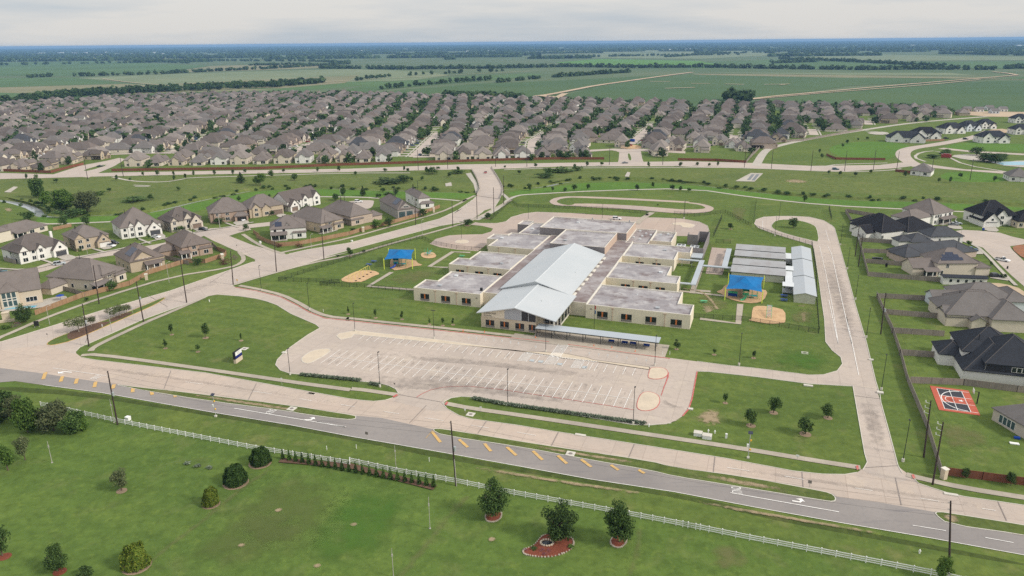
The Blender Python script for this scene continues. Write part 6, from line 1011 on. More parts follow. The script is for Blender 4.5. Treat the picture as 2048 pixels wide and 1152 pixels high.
for s, h, l in (('C2 615,900 650,893 655,912 618,915', .8, 'pale outfall slab on the creek slope left of the bridge'), ('C2 1665,858 1680,832 1698,835 1690,860', .5, 'pale concrete chute on the slope right of the bridge'), ('C4 25,160 80,128 105,130 60,162', .4, 'pale concrete chute at the far left slope'), ('C3 360,885 450,838 520,840 470,888', .6, 'large concrete outfall with two dark channels on the right slope')):
    p = g(s); c = sum(p, Vector()) / len(p); t = empty('outfall', c, 0, l, 'outfall'); b = MB(); b.prism([(v.x - c.x, v.y - c.y) for v in p], 0, .3); b.build('apron', 'pale_concrete', t)
    if 'two' in l:
        for s2 in ('C3 425,880 455,846 472,846 445,880', 'C3 452,882 482,846 500,846 472,883'): b = MB(); b.prism([(v.x - c.x, v.y - c.y) for v in g(s2)], .1, .33); b.build('channel', 'dark_glass', t)
# ================================================================== CARS
def car(s, rz, col, label, kind='suv', grp=None):
    t = empty('parked_car', g1(s) if isinstance(s, str) else s, rz, label, 'pickup' if kind == 'pickup' else 'car', grp); L, wd, H = {'suv': (4.8, 1.95, 1.75), 'sedan': (4.7, 1.85, 1.45), 'pickup': (5.7, 2.0, 1.85)}[kind]; h = L / 2
    sec = [(-h, .45, .78), (-h + .12, .3, .95), (-h * .55, .26, .98), (h * .35, .26, .98), (h - .35, .28, .88), (h, .42, .7)]; b = MB(); ww = wd / 2
    for i in range(len(sec) - 1):
        (xa, za, ta), (xb, zb, tb) = sec[i], sec[i+1]; wa = ww * (.9 if i == 0 else 1); wb_ = ww * (.86 if i == len(sec) - 2 else 1)
        b.face([(xa, -wa, ta), (xb, -wb_, tb), (xb, wb_, tb), (xa, wa, ta)]); b.face([(xa, -wa, za), (xb, -wb_, zb), (xb, -wb_, tb), (xa, -wa, ta)]); b.face([(xb, wb_, zb), (xa, wa, za), (xa, wa, ta), (xb, wb_, tb)]); b.face([(xb, -wb_, zb), (xa, -wa, za), (xa, wa, za), (xb, wb_, zb)])
    for x, z0, z1, f, k in ((-h, .45, .78, .9, -1), (h, .42, .7, .86, 1)): b.face([(x, -ww * f, z0), (x, ww * f, z0), (x, ww * f, z1), (x, -ww * f, z1)][::k])
    c0, c1 = {'suv': (-h * .95, h * .3), 'sedan': (-h * .6, h * .3), 'pickup': (-h * .22, h * .38)}[kind]; r0_, r1_ = c0 + (.25 if kind == 'suv' else .55), c1 - .75; wt = ww * .8
    cab = [(c0, -ww * .96, .97), (c1, -ww * .96, .97), (c1, ww * .96, .97), (c0, ww * .96, .97), (r0_, -wt, H - .05), (r1_, -wt, H - .05), (r1_, wt, H - .05), (r0_, wt, H - .05)]
    k = MB()
    for f in ((0, 1, 5, 4), (1, 2, 6, 5), (2, 3, 7, 6), (3, 0, 4, 7)): k.face([cab[i] for i in f])
    k.build('windows', 'car_glass', t); b.slab([(r0_ - .05, -wt - .02, H), (r1_ + .08, -wt - .02, H), (r1_ + .08, wt + .02, H), (r0_ - .05, wt + .02, H)], .08)
    for sy in (-1, 1): b.slab([((c0 + c1) / 2 - .05, sy * ww * .97, .97), ((c0 + c1) / 2 + .05, sy * ww * .97, .97), ((r0_ + r1_) / 2 + .05, sy * (wt + .02), H - .06), ((r0_ + r1_) / 2 - .05, sy * (wt + .02), H - .06)], .03)
    if kind == 'pickup': m_ = MB(); m_.box(-h + .15, c0 - .1, -ww * .8, ww * .8, .985, .995); m_.build('truck_bed', 'rubber', t)
    b.build('body', 'paint_' + col, t)
    for x in (-h * .62, h * .62):
        for y in (-ww + .1, ww - .1): w_ = MB(); w_.tube((x, y - .12, .34), (x, y + .12, .34), .34, n=12); w_.build('wheel', 'rubber', t)
    for y in (-ww * .6, ww * .6): w_ = MB(); w_.box(h - .1, h + .015, y - .18, y + .18, .58, .72); w_.build('headlight', 'sign_white', t)
    return t
for s, rz, col, lab, kd in (('N1 1735,735', R(-20), 'white', 'white pickup on the tan brick house driveway', 'pickup'), ('N1 1800,690', R(-20), 'black', 'dark car parked behind the white pickup', 'suv'), ('N1 940,1020', R(28), 'silver', 'silver car at the kerb by the dark garage door', 'suv'), ('N5 15,205', R(15), 'teal', 'pale teal car cut by the left edge of the street', 'sedan'), ('N2 885,675', R(-15), 'white', 'white car on the driveway of the large white house', 'sedan'), ('N2 1630,560', R(-20), 'black', 'dark car on the stone house driveway', 'suv'), ('N3 825,560', R(-50), 'white', 'white car nose out in the open brown garage', 'suv'), ('N4 765,352', R(12), 'white', 'white car parked at the turning circle', 'suv'), ('C2 851,838', R(-95), 'red', 'dark red car driving on the bridge', 'sedan'), ('N6 1215,300', R(-15), 'grey', 'grey car on the grey roofed house driveway', 'sedan'), ('N6 1255,285', R(-15), 'silver', 'silver car beside the grey one on the driveway', 'sedan'), ('N6 1790,715', R(-55), 'white', 'white pickup parked on the right residential street', 'pickup'), ('N6 1715,905', R(5), 'black', 'black car by the end of the long white cabin', 'suv'), ('N6 1430,595', R(-15), 'blue', 'blue car half hidden behind the dark roofed house', 'suv'), ('C3 945,818', R(0), 'teal', 'dark teal car on the far right road', 'suv'), ('S2 760,108', R(-10), 'white', 'white van in the rear car park', 'suv'), ('F1 790,605', R(10), 'black', 'dark car leaving the far left entry road', 'sedan'), ('F3 985,578', R(5), 'grey', 'grey car turning at the far entry road', 'sedan'), ('F3 1745,400', R(10), 'red', 'red car in the far right cul-de-sac', 'suv'), ('F3 1655,440', R(10), 'black', 'black car in the far right cul-de-sac', 'sedan'), ('F4 905,160', R(-60), 'black', 'black car on the highest far right street', 'sedan'), ('F4 1610,370', R(5), 'black', 'dark car by the new dark roofed houses', 'suv'), ('F4 1465,365', R(5), 'black', 'black car outside the pale dark roofed house', 'suv'), ('N7 2010,400', R(-30), 'white', 'white car at the right edge behind the grey roofed houses', 'suv'), ('F2 1340,515', R(80), 'blue', 'blue car at the bottom of the street beside the bridge', 'suv'), ('F2 1220,475', R(20), 'teal', 'teal car outside the white block house', 'suv')): car(s, rz, col, lab, kd)
t = empty('golf_cart', g1('S2 1105,60'), TA, 'small dark golf cart on the path behind the school', 'golf cart'); b = MB(); b.box(-.6, .6, -1.1, 1.1, .3, .7); b.build('body', 'rubber', t); b = MB(); b.box(-.65, .65, -.9, .9, 1.75, 1.85); b.build('roof', 'rubber', t)
for x in (-.55, .55):
    for y in (-.85, .8): b = MB(); b.box(x - .03, x + .03, y - .03, y + .03, .7, 1.75); b.build('post', 'grey_pole', t); b = MB(); b.tube((x - .08, y, .25), (x + .08, y, .25), .25, n=10); b.build('wheel', 'rubber', t)
mat('ridge_dark', (.085,.078,.078), .95); mat('ridge_taupe', (.20,.17,.155), .95)
# ================================================================== HOUSES
def roof_block(b, x0, x1, y0, y1, e, kind, p, o=.4, t=.22):
    X0, X1, Y0, Y1 = x0 - o, x1 + o, y0 - o, y1 + o; z = e - o * p + t; w_, d_ = X1 - X0, Y1 - Y0
    if kind == 'hip':
        if w_ >= d_:
            r_ = d_ / 2; zr = z + r_ * p; A, B_ = (X0 + r_, (Y0 + Y1) / 2, zr), (X1 - r_, (Y0 + Y1) / 2, zr)
            if w_ - d_ < .3: A = B_ = ((X0 + X1) / 2, (Y0 + Y1) / 2, zr)
            q4 = [(X0, Y0, z), (X1, Y0, z), (X1, Y1, z), (X0, Y1, z)]; b.slab([q4[0], q4[1], B_, A] if A != B_ else [q4[0], q4[1], A], t); b.slab([q4[1], q4[2], B_], t); b.slab([q4[2], q4[3], A, B_] if A != B_ else [q4[2], q4[3], A], t); b.slab([q4[3], q4[0], A], t)
        else:
            r_ = w_ / 2; zr = z + r_ * p; A, B_ = ((X0 + X1) / 2, Y0 + r_, zr), ((X0 + X1) / 2, Y1 - r_, zr); q4 = [(X0, Y0, z), (X1, Y0, z), (X1, Y1, z), (X0, Y1, z)]
            b.slab([q4[0], q4[1], A], t); b.slab([q4[1], q4[2], B_, A], t); b.slab([q4[2], q4[3], B_], t); b.slab([q4[3], q4[0], A, B_], t)
    elif kind == 'gy':                                           # ridge runs back, gable looks at the viewer
        xm = (x0 + x1) / 2; zr = z + w_ / 2 * p; b.slab([(X0, Y0, z), (xm, Y0, zr), (xm, Y1, zr), (X0, Y1, z)], t); b.slab([(xm, Y0, zr), (X1, Y0, z), (X1, Y1, z), (xm, Y1, zr)], t)
    elif kind == 'gx':
        ym = (y0 + y1) / 2; zr = z + d_ / 2 * p; b.slab([(X0, Y0, z), (X1, Y0, z), (X1, ym, zr), (X0, ym, zr)], t); b.slab([(X0, ym, zr), (X1, ym, zr), (X1, Y1, z), (X0, Y1, z)], t)
    elif kind == 'shed': b.slab([(X0, Y0, z), (X1, Y0, z), (X1, Y1, z + d_ * p), (X0, Y1, z + d_ * p)], t)
    elif kind == 'flat': b.slab([(X0, Y0, e + t), (X1, Y0, e + t), (X1, Y1, e + t), (X0, Y1, e + t)], t)
def ridge(b, P, Q): b.tube(P, Q, .11, n=5)
def ridge_lines(b, x0, x1, y0, y1, e, kind, p, o=.4, t=.22):
    X0, X1, Y0, Y1 = x0 - o, x1 + o, y0 - o, y1 + o; z = e - o * p + t + .02; w_, d_ = X1 - X0, Y1 - Y0
    if kind == 'hip':
        r_ = min(w_, d_) / 2; zr = z + r_ * p
        if w_ >= d_: A, B_ = (X0 + r_, (Y0 + Y1) / 2, zr), (X1 - r_, (Y0 + Y1) / 2, zr)
        else: A, B_ = ((X0 + X1) / 2, Y0 + r_, zr), ((X0 + X1) / 2, Y1 - r_, zr)
        q4 = [(X0, Y0, z), (X1, Y0, z), (X1, Y1, z), (X0, Y1, z)]; ends = (A, B_, B_, A) if w_ >= d_ else (A, A, B_, B_)
        for c, e_ in zip(q4, ends): ridge(b, c, e_)
        if (Vector(A) - Vector(B_)).length > .3: ridge(b, A, B_)
    elif kind == 'gy': xm = (x0 + x1) / 2; zr = z + w_ / 2 * p; ridge(b, (xm, Y0, zr), (xm, Y1, zr))
    elif kind == 'gx': ym = (y0 + y1) / 2; zr = z + d_ / 2 * p; ridge(b, (X0, ym, zr), (X1, ym, zr))
def wall_block(b, x0, x1, y0, y1, e, kind, p):
    b.prism([(x0, y0), (x1, y0), (x1, y1), (x0, y1)], 0, e, None, False)
    if kind == 'gy':
        xm = (x0 + x1) / 2; zr = e + (x1 - x0) / 2 * p; b.face([(x0, y0, e), (x1, y0, e), (xm, y0, zr)]); b.face([(x1, y1, e), (x0, y1, e), (xm, y1, zr)])
    if kind == 'gx':
        ym = (y0 + y1) / 2; zr = e + (y1 - y0) / 2 * p; b.face([(x0, y1, e), (x0, y0, e), (x0, ym, zr)]); b.face([(x1, y0, e), (x1, y1, e), (x1, ym, zr)])
WINM = {}
def win_mesh(w_, h_, glass='dark_glass', trim='trim_white', mull=1):
    key = (round(w_, 1), round(h_, 1), glass, trim, mull)
    if key not in WINM:
        b = MB(); b.box(-w_/2 - .1, w_/2 + .1, -.05, 0, -.1, h_ + .1, 1); b.box(-w_/2, w_/2, -.075, -.051, 0, h_, 0)
        for i in range(1, mull): x = -w_/2 + w_ * i / mull; b.box(x - .05, x + .05, -.095, -.076, 0, h_, 1)
        WINM[key] = b.mesh('window', [glass, trim])
    return WINM[key]
def window(par, x, y, z, w_, h_, face='f', glass='dark_glass', trim='trim_white', mull=1, name='window'):
    o = link(name, win_mesh(w_, h_, glass, trim, mull), par); o.location = (x, y, z); o.rotation_euler = (0, 0, {'f': 0, 'l': -R(90), 'r': R(90), 'b': R(180)}[face]); return o
def house(label, p0, p1, d, e=5.6, kind='hip', pitch=.72, wall='cream', roof='taupe', wings=(), wins=(), garage=None, solar=(), chim=None, cat='house', group=None, name='house', auto=True, trim='trim_white', glass='dark_glass', porch=None, gcol='garage_brown', side='l', nvent=3):
    P0, P1 = (g1(p0), g1(p1)) if isinstance(p0, str) else (p0, p1); ex_ = P1 - P0; L = ex_.length; rz_ = math.atan2(ex_.y, ex_.x); t = empty(name, P0, rz_, label, cat, group); wb_ = MB(); rb = MB()
    wall_block(wb_, 0, L, 0, d, e, kind, pitch); roof_block(rb, 0, L, 0, d, e, kind, pitch); rg_ = random.Random(int(abs(P0.x * 13 + P0.y * 7)))
    blocked = []
    for wg in wings:                                              # (x0, x1 as fractions, y0, y1 in metres, eave, roof kind)
        x0, x1, y0, y1, ee, kk = wg[:6]; pp_ = wg[6] if len(wg) > 6 else pitch; wall_block(wb_, x0 * L, x1 * L, y0, y1, ee, kk, pp_); roof_block(rb, x0 * L, x1 * L, y0, y1, ee - .012 * len(blocked) - .015, kk, pp_); blocked.append((x0 * L, x1 * L, y0, ee, kk))
        if auto and y0 < .5 and not (garage and garage[0] >= x0 - .02 and garage[1] <= x1 + .02):
            xc = (x0 + x1) / 2 * L; gw = min(2.0, (x1 - x0) * L * .45); window(t, xc, y0, .8, gw, 1.6, 'f', glass, trim, 2)
            if ee > 4.6: window(t, xc, y0, 3.6, gw * .8, 1.4, 'f', glass, trim, 2)
        elif auto and y0 < .5 and kk == 'gy': window(t, (x0 + x1) / 2 * L, y0, ee + .15, 1.1, 1.0, 'f', glass, trim, 1)
    wb_.build('wall', 'wall_' + wall, t); ro = rb.build('roof', 'shingle_' + roof, t)
    if nvent:
        rc = MB(); ridge_lines(rc, 0, L, 0, d, e, kind, pitch)
        for wg in wings: ridge_lines(rc, wg[0] * L, wg[1] * L, wg[2], wg[3], wg[4] - .02, wg[5], wg[6] if len(wg) > 6 else pitch)
        rc.build('ridge_cap', 'ridge_' + ('dark' if roof in ('black', 'charcoal', 'slate') else 'taupe'), ro)
    for i in range(nvent): b = MB(); x, y = L * rg_.uniform(.25, .75), d * rg_.uniform(.55, .75); b.tube((x, y, e + .5), (x, y, e + min(y, d - y) * pitch + .55), .12, n=6); b.build('vent', 'rubber', ro)
    if auto:
        n = max(2, int(L / 3.4))
        for i in range(n):
            x = L * (i + .5) / n
            if any(a - .9 < x < c + .9 and y < .6 for a, c, y, _, _ in blocked) or (garage and garage[0] * L - .8 < x < garage[1] * L + .8): continue
            window(t, x, 0, .8, 1.5, 1.6, 'f', glass, trim, 2)
            if e > 4.8: window(t, x, 0, 3.7, 1.2, 1.3, 'f', glass, trim, 1)
        for i in range(3):
            y = d * (.2 + .28 * i)
            if side in 'lb': window(t, 0, y, (.9, 3.4, 1.0)[i] if e > 4.8 else .9, 1.0, 1.4, 'l', glass, trim, 1)
            if side in 'rb': window(t, L, y, (.9, 3.4, 1.0)[i] if e > 4.8 else .9, 1.0, 1.4, 'r', glass, trim, 1)
    for wn in wins: window(t, wn[0] * L, wn[1], wn[2], wn[3], wn[4], *(wn[5:] or ('f', glass, trim, 2)))
    if garage:
        x0, x1, y = garage; b = MB(); b.box(x0 * L, x1 * L, y - .06, y - .01, .02, 2.25); b.build('garage_door', gcol, t); b = MB(); b.box(x0 * L - .15, x1 * L + .15, y - .3, y - .01, 2.5, 2.62); b.build('garage_trim', 'shingle_' + roof, t)
    if porch:                                                     # open porch: (x0, x1, depth, height)
        x0, x1, dp, hh_ = porch; b = MB(); roof_block(b, x0 * L, x1 * L, -dp, 0, hh_, 'shed', .3, .3, .2); po = b.build('porch_roof', 'shingle_' + roof, t); b = MB(); b.box(x0 * L, x1 * L, -dp, -.02, 0, .12); b.build('porch_floor', 'pale_concrete', t)
        for i in range(3): x = L * (x0 + (x1 - x0) * (.03 + .47 * i)); b = MB(); b.box(x - .15, x + .15, -dp, -dp + .3, .12, hh_ - .05); b.build('porch_post', 'trim_white', t)
        b = MB(); b.box(x0 * L + .3, x1 * L - .3, -.09, -.03, .15, 2.3); b.build('patio_door', 'dark_glass', t)
    for sl in solar:                                              # arrays lying on a slope: (side, u0, u1, v0, v1) in metres
        sd_, u0, u1, v0, v1 = sl; b = MB(); zf = lambda v: e + v * pitch + .36
        if sd_ == 'f': b.slab([(u0, v0, zf(v0)), (u1, v0, zf(v0)), (u1, v1, zf(v1)), (u0, v1, zf(v1))], .06)
        elif sd_ == 'l': b.slab([(v0, u1, zf(v0)), (v0, u0, zf(v0)), (v1, u0, zf(v1)), (v1, u1, zf(v1))], .06)
        elif sd_ == 'r': b.slab([(L - v0, u0, zf(v0)), (L - v0, u1, zf(v0)), (L - v1, u1, zf(v1)), (L - v1, u0, zf(v1))], .06)
        b.build('solar_array', 'solar_cells', ro)
    if chim: b = MB(); b.box(chim[0] * L - .5, chim[0] * L + .5, chim[1] - .4, chim[1] + .4, e - 1, e + chim[2]); b.build('chimney', 'wall_' + wall, ro)
    return t
NG = 'near houses left of the school street'
house('low beige house at far left with a clerestory and back patio', 'N1 130,640', 'N1 760,478', 12, 3.0, 'hip', .55, 'cream', 'taupe', [(-.55, .08, -.5, 13, 5.2, 'hip'), (.08, .42, 3, 11, 4.6, 'hip', .4)], wins=[(.25, 3, 3.5, 2.6, .8, 'f', 'dark_glass', 'trim_white', 3), (.86, 0, 1.0, 2.4, 1.4, 'f', 'dark_glass', 'trim_white', 3), (.6, 0, .8, 2.4, 1.6)], porch=(.15, .45, 2.5, 2.7), auto=False)
house('white three gabled house with a wide dark garage door', 'N1 330,1015', 'N1 1055,848', 15, 5.3, 'hip', .7, 'white', 'umber', [(0, .22, -.3, 8, 5.2, 'gy', 1.2), (.36, .55, -.4, 8, 5.0, 'gy', 1.1), (.68, 1.0, -1.6, 9, 3.6, 'gy', 1.15)], garage=(.73, .96, -1.6), gcol='garage_dark', chim=(.88, 6, 5.0))
house('tan brick house with a brick gabled garage and white pickup outside', 'N1 1205,810', 'N1 1735,712', 16, 5.6, 'hip', .6, 'tan', 'taupe', [(0, .30, -.4, 8, 5.6, 'gy', 1.0), (.60, 1.0, -2.0, 9, 3.2, 'gy', 1.15)], garage=(.66, .95, -2.0), gcol='garage_white')
house('large white house with tall hipped roof and two steep front gables', 'N2 350,700', 'N2 975,605', 18, 5.8, 'hip', .82, 'white', 'taupe', [(.18, .36, -.3, 8, 5.6, 'gy', 1.3), (.34, .58, -.9, 9, 5.5, 'gy', 1.25), (.64, 1.0, -1.4, 9, 3.3, 'gy', 1.15)], garage=(.70, .95, -1.4), gcol='garage_dark')
house('pale stone house with a white dormer and double gable', 'N2 1130,590', 'N2 1610,500', 14, 5.4, 'hip', .75, 'stone', 'umber', [(0, .24, -.3, 8, 5.2, 'gy', 1.1), (.42, .72, -.2, 9, 5.4, 'gy', 1.35), (.58, 1.0, -1.5, 8, 3.4, 'gy', 1.2), (.28, .36, 2.2, 6, 7.4, 'gy', .8)], garage=(.66, .94, -1.5), gcol='garage_brown')
house('brown brick house with an open white framed garage', 'N3 330,605', 'N3 915,545', 16, 5.5, 'hip', .75, 'brick', 'taupe', [(.10, .28, -.6, 8, 5.6, 'hip', .9), (.30, .62, -.2, 8, 5.4, 'hip'), (.64, 1.0, -2.2, 9, 3.1, 'hip')], garage=(.70, .95, -2.2), gcol='rubber')  # open garage: a black panel paints the interior's shade, no closed door here
house('brown house with two brown garage doors, third on the creek row', 'N3 950,525', 'N3 1478,448', 15, 5.4, 'hip', .72, 'tan', 'taupe', [(.08, .30, -.5, 8, 5.4, 'gy', 1.0), (.36, .62, -.4, 8, 4.4, 'gy', .9)], garage=(.68, .97, 0))
house('white house with a line of small gables by the turning circle', 'N3 1545,418', 'W 640,408', 13, 5.4, 'gx', .72, 'white', 'umber', [(0, .26, -2.5, 7, 3.2, 'gy', 1.1), (.45, .63, -.4, 7, 5.2, 'gy', 1.1), (.78, 1.0, -.5, 7, 5.3, 'gy', 1.15)], garage=(.04, .22, -2.5))
house('white corner house with blue solar panels and a covered porch', 'N3 1285,870', 'N3 1835,828', 15, 5.4, 'hip', .62, 'white', 'taupe', [(.36, .62, 1.5, 9, 5.5, 'gy', .9), (.62, 1.0, -.4, 9, 3.2, 'hip', .7)], porch=(0, .45, 3.0, 2.9), solar=[('l', 5.0, 8.0, 1.0, 4.6), ('f', 2.2, 5.4, .9, 3.6)], wins=[(.49, 1.5, 3.5, 2.2, 1.9, 'f', 'dark_glass', 'trim_white', 3)], side='l')
t_ = COL.objects[-1]
house('brown brick house at the side street corner with a hipped wing', 'N2 1310,1003', 'N2 1770,915', 20, 5.2, 'hip', .68, 'brick', 'brown', [(.22, .58, -.4, 9, 5.4, 'hip', .7), (.56, 1.0, -.8, 12, 3.4, 'hip', .7), (-.55, .05, 8, 14, 2.9, 'hip')], porch=(-.1, .22, 2.6, 2.7))
house('tan brick house with a dark solar array and a white porch frame', 'C4 770,632', 'C4 965,592', 18, 4.8, 'hip', .72, 'tan', 'brown', [(.10, .72, .2, 8, 5.0, 'gy', .75), (.5, 1.0, -.6, 9, 3.2, 'hip', .6)], porch=(.40, .85, 2.8, 2.8), solar=[('l', 3.5, 9.5, 1.5, 5.0)], wins=[(.28, .2, 4.4, .7, .7), (.40, .2, 4.4, .7, .7), (.52, .2, 4.4, .7, .7), (.63, .2, 4.4, .7, .7)], auto=True)
house('big beige house with a sweeping roof and detached low garage wing', 'C4 562,738', 'C4 735,668', 22, 4.6, 'hip', .72, 'beige', 'taupe', [(.28, .70, .0, 10, 5.4, 'hip', .75), (.66, 1.0, -.6, 9, 3.4, 'hip', .7), (-.5, .02, 13, 19, 2.8, 'hip')], porch=(-.12, .34, 2.6, 2.6))
house('tall cream house with a wall of windows above a pool', 'N5 40,770', 'N5 680,668', 15, 5.6, 'gx', .78, 'sand', 'taupe', [(.0, .46, -1.2, 8, 6.4, 'hip', .75), (-.7, .0, -.6, 10, 3.6, 'hip', .7)], wins=[(x, -1.2, z, 1.15, h_, 'f', 'teal_glass', 'trim_white', 1) for x in (.10, .22, .34) for z, h_ in ((.9, 1.9), (3.1, .6), (4.0, 1.9))] + [(.74, 0, 1.2, 3.4, 1.6, 'f', 'dark_glass', 'trim_white', 3)], auto=False)
house('brown house right of the white solar house, back porch to the fence', 'N4 185,835', 'N4 525,752', 26, 5.0, 'hip', .72, 'tan', 'taupe', [(.18, .62, .0, 9, 5.3, 'hip', .75), (.58, 1.0, -.4, 10, 3.2, 'hip', .7)], porch=(-.08, .35, 2.6, 2.6), wins=[(.42, 0, 3.9, 1.6, 1.0)])
house('pink brick house with four tall dark upper windows', 'N4 650,725', 'N4 990,655', 27, 5.0, 'hip', .72, 'pink', 'taupe', [(0, .55, -.4, 10, 3.2, 'hip', .72), (.5, .95, .1, 9, 5.0, 'hip', .7), (1.0, 1.5, 1, 8, 2.8, 'hip', .6)], wins=[(.56 + .105 * i, .1, 3.3, .75, 1.4, 'f', 'dark_glass', 'trim_white', 1) for i in range(4)])
house('grey brick house with a screened corner and black solar array', 'N4 1390,620', 'N4 1640,590', 30, 5.4, 'hip', .78, 'greybrick', 'taupe', [(.1, 1.0, .3, 9, 5.6, 'gy', .75), (.7, 1.5, 1.5, 9, 3.0, 'hip', .6)], solar=[('l', 6.0, 12.0, 1.2, 4.6)], wins=[(.26, 0, .6, 3.2, 3.2, 'f', 'teal_glass', 'bronze_frame', 4), (.74, 0, .6, 3.2, 3.2, 'f', 'teal_glass', 'bronze_frame', 4), (.55, .3, 5.9, 2.6, .9, 'f', 'dark_glass', 'trim_white', 4)], auto=False)
house('white sided house behind the solar roofed house near the bridge', 'N4 1720,450', 'N4 1890,432', 24, 6.0, 'hip', .7, 'white', 'rose', [(.1, 1.3, -1.5, 5, 3.0, 'hip', .6)], wins=[(0, 4, 3.6, 2.4, 1.4, 'l', 'dark_glass', 'trim_white', 2)])
RG = 'new dark roofed houses right of the school'
house('big black roofed white house at the top of the right yards', 'N6 360,478', 'N6 690,440', 20, 4.0, 'hip', .72, 'white', 'black', [(-.30, .06, 4, 13, 3.2, 'gx', .55), (.8, 1.9, -2, 14, 3.5, 'hip', .6), (.35, 1.2, 14, 26, 3.6, 'hip', .62)], auto=False, wins=[(.04, 0, .9, 1.2, 1.5)])
house('white two storey house with warm grey roof and dark porch', 'N6 965,300', 'N6 1190,255', 17, 5.8, 'hip', .68, 'white', 'taupe', [(-1.0, .05, 1, 12, 4.8, 'hip', .55)], porch=(.3, 1.0, 2.4, 2.8), wins=[(.25, 0, 3.6, 1.6, 1.5), (.62, 0, 3.6, 1.0, 1.5), (.85, 0, 3.6, 1.8, 1.5)])
house('slate roofed house with a low back porch, second from the top right', 'N6 935,555', 'N6 1310,548', 11, 5.0, 'hip', .58, 'white', 'slate', [(-.65, .05, -1, 9, 2.9, 'hip', .55), (-.98, -.55, 0, 6, 3.2, 'hip', .6)], auto=False, wins=[(.28, 0, 2.6, .8, 1.4), (.88, 0, 2.4, .8, 1.9)])
house('long slate blue roofed house with a furnished back patio', 'N6 650,740', 'N6 1430,660', 11, 3.2, 'hip', .55, 'pink', 'slate', [(-.04, .25, -1, 8, 3.0, 'hip', .6), (.7, 1.02, -1.5, 8, 2.8, 'hip', .5)], auto=False)
house('tan two storey house with a stepped solar array', 'N6 1010,895', 'N6 1480,890', 13, 5.4, 'hip', .66, 'beige', 'taupe', [(-.55, .12, 1.5, 10, 3.2, 'gx', .6), (.95, 1.3, -.5, 10, 3.6, 'hip', .5)], solar=[('f', 1.6, 10.4, .8, 2.1), ('f', 2.6, 9.2, 2.15, 3.4), ('f', 4.4, 7.6, 3.45, 4.4)], auto=False, wins=[(.25, 0, 3.4, 1.0, 1.6), (.1, 0, .7, 1.8, 1.6)], porch=(-.34, 0, 2.4, 2.6))
house('long white cabin with five small dark windows and dark roof', 'N6 1090,992', 'N6 1600,1012', 3.6, 2.9, 'gx', .22, 'white', 'charcoal', auto=False, wins=[(x, 0, 1.2, .7, .9, 'f', 'dark_glass', 'bronze_frame', 1) for x in (.17, .34, .53, .7, .86)], cat='cabin', name='cabin', nvent=0)
house('grey brown roofed house with a small rear gable, upper of the near pair', 'N7 1200,400', 'N7 1950,420', 14, 4.0, 'hip', .56, 'paleblue', 'greybrown', [(-.45, .02, 2.5, 9, 3.4, 'gx', .55), (.75, 1.2, -1, 12, 4.0, 'hip', .6), (.05, .4, -.5, 8, 4.2, 'gy', .6)], auto=False, wins=[(.0, 4, 1.2, 2.2, 1.9, 'l', 'teal_glass', 'trim_white', 3)])
house('grey brown roofed house with a tan gable end, lower of the near pair', 'N7 1000,612', 'N7 2000,660', 16, 4.2, 'hip', .68, 'beige', 'greybrown', [(-.005, .35, .3, 8, 3.3, 'gx', .62), (.30, .48, -2.5, 8, 3.2, 'gy', .6), (.55, 1.1, -3, 12, 4.3, 'hip', .65), (.2, .9, 6, 17, 5.6, 'hip', .66)], auto=False, wins=[(0, 4, .8, 1.2, 1.8, 'l', 'dark_glass', 'trim_white', 1)])
house('charcoal roofed house with black upper siding and three white windows', 'N8 1240,408', 'N8 2100,500', 20, 3.4, 'hip', .7, 'white', 'charcoal', [(-.02, .36, .4, 10, 3.2, 'hip', .55), (.30, 1.3, .2, 17, 6.0, 'hip', .72), (-.28, .2, 10, 19, 3.6, 'hip', .65), (.05, 1.0, 8, 22, 6.0, 'hip', .72), (1.0, 1.6, -1, 16, 5.8, 'hip', .7)], auto=False, wins=[(.40, .2, 1.2, 1.0, 1.2, 'f', 'teal_glass', 'trim_white', 1), (0, 4, .9, 1.6, 1.5, 'l', 'dark_glass', 'trim_white', 2)])
t_ = [o for o in COL.objects if o.get('label') == 'charcoal roofed house with black upper siding and three white windows'][0]; Lh = (g1('N8 2100,500') - g1('N8 1240,408')).length
b = MB(); b.box(.305 * Lh, 1.0 * Lh, .12, .19, 2.9, 5.95); b.box(.295 * Lh, .302 * Lh, .2, 9, 2.9, 5.95); o = b.build('dark_siding', 'wall_black', t_); 
for i in range(3): window(t_, (.74 + .08 * i) * Lh, .12, 4.0, 1.0, 1.25, 'f', 'dark_glass', 'trim_white', 1)
house('pale brick house corner with four tall windows at right edge', 'N8 1615,925', 'N8 2060,1190', 12, 3.3, 'hip', .55, 'stone', 'greybrown', [(.5, 1.6, 3, 16, 3.5, 'hip', .55)], auto=False, wins=[(.26 + .12 * i, 0, .6, .95, 1.9, 'f', 'teal_glass', 'trim_white', 1) for i in range(4)], nvent=0)
house('white brick house with black roof, two gables and white garage', 'N6 1530,305', 'N6 1940,300', 15, 5.4, 'hip', .8, 'white', 'black', [(-.02, .44, -3, 9, 3.2, 'gy', .95), (.42, .72, -.5, 8, 5.4, 'gy', 1.1)], garage=(.05, .36, -3), gcol='garage_white', side='l')
house('dark roofed house cut by the right edge beyond the white brick one', 'N6 1960,330', 'N6 2300,330', 12, 3.6, 'hip', .75, 'sand', 'black', nvent=0)
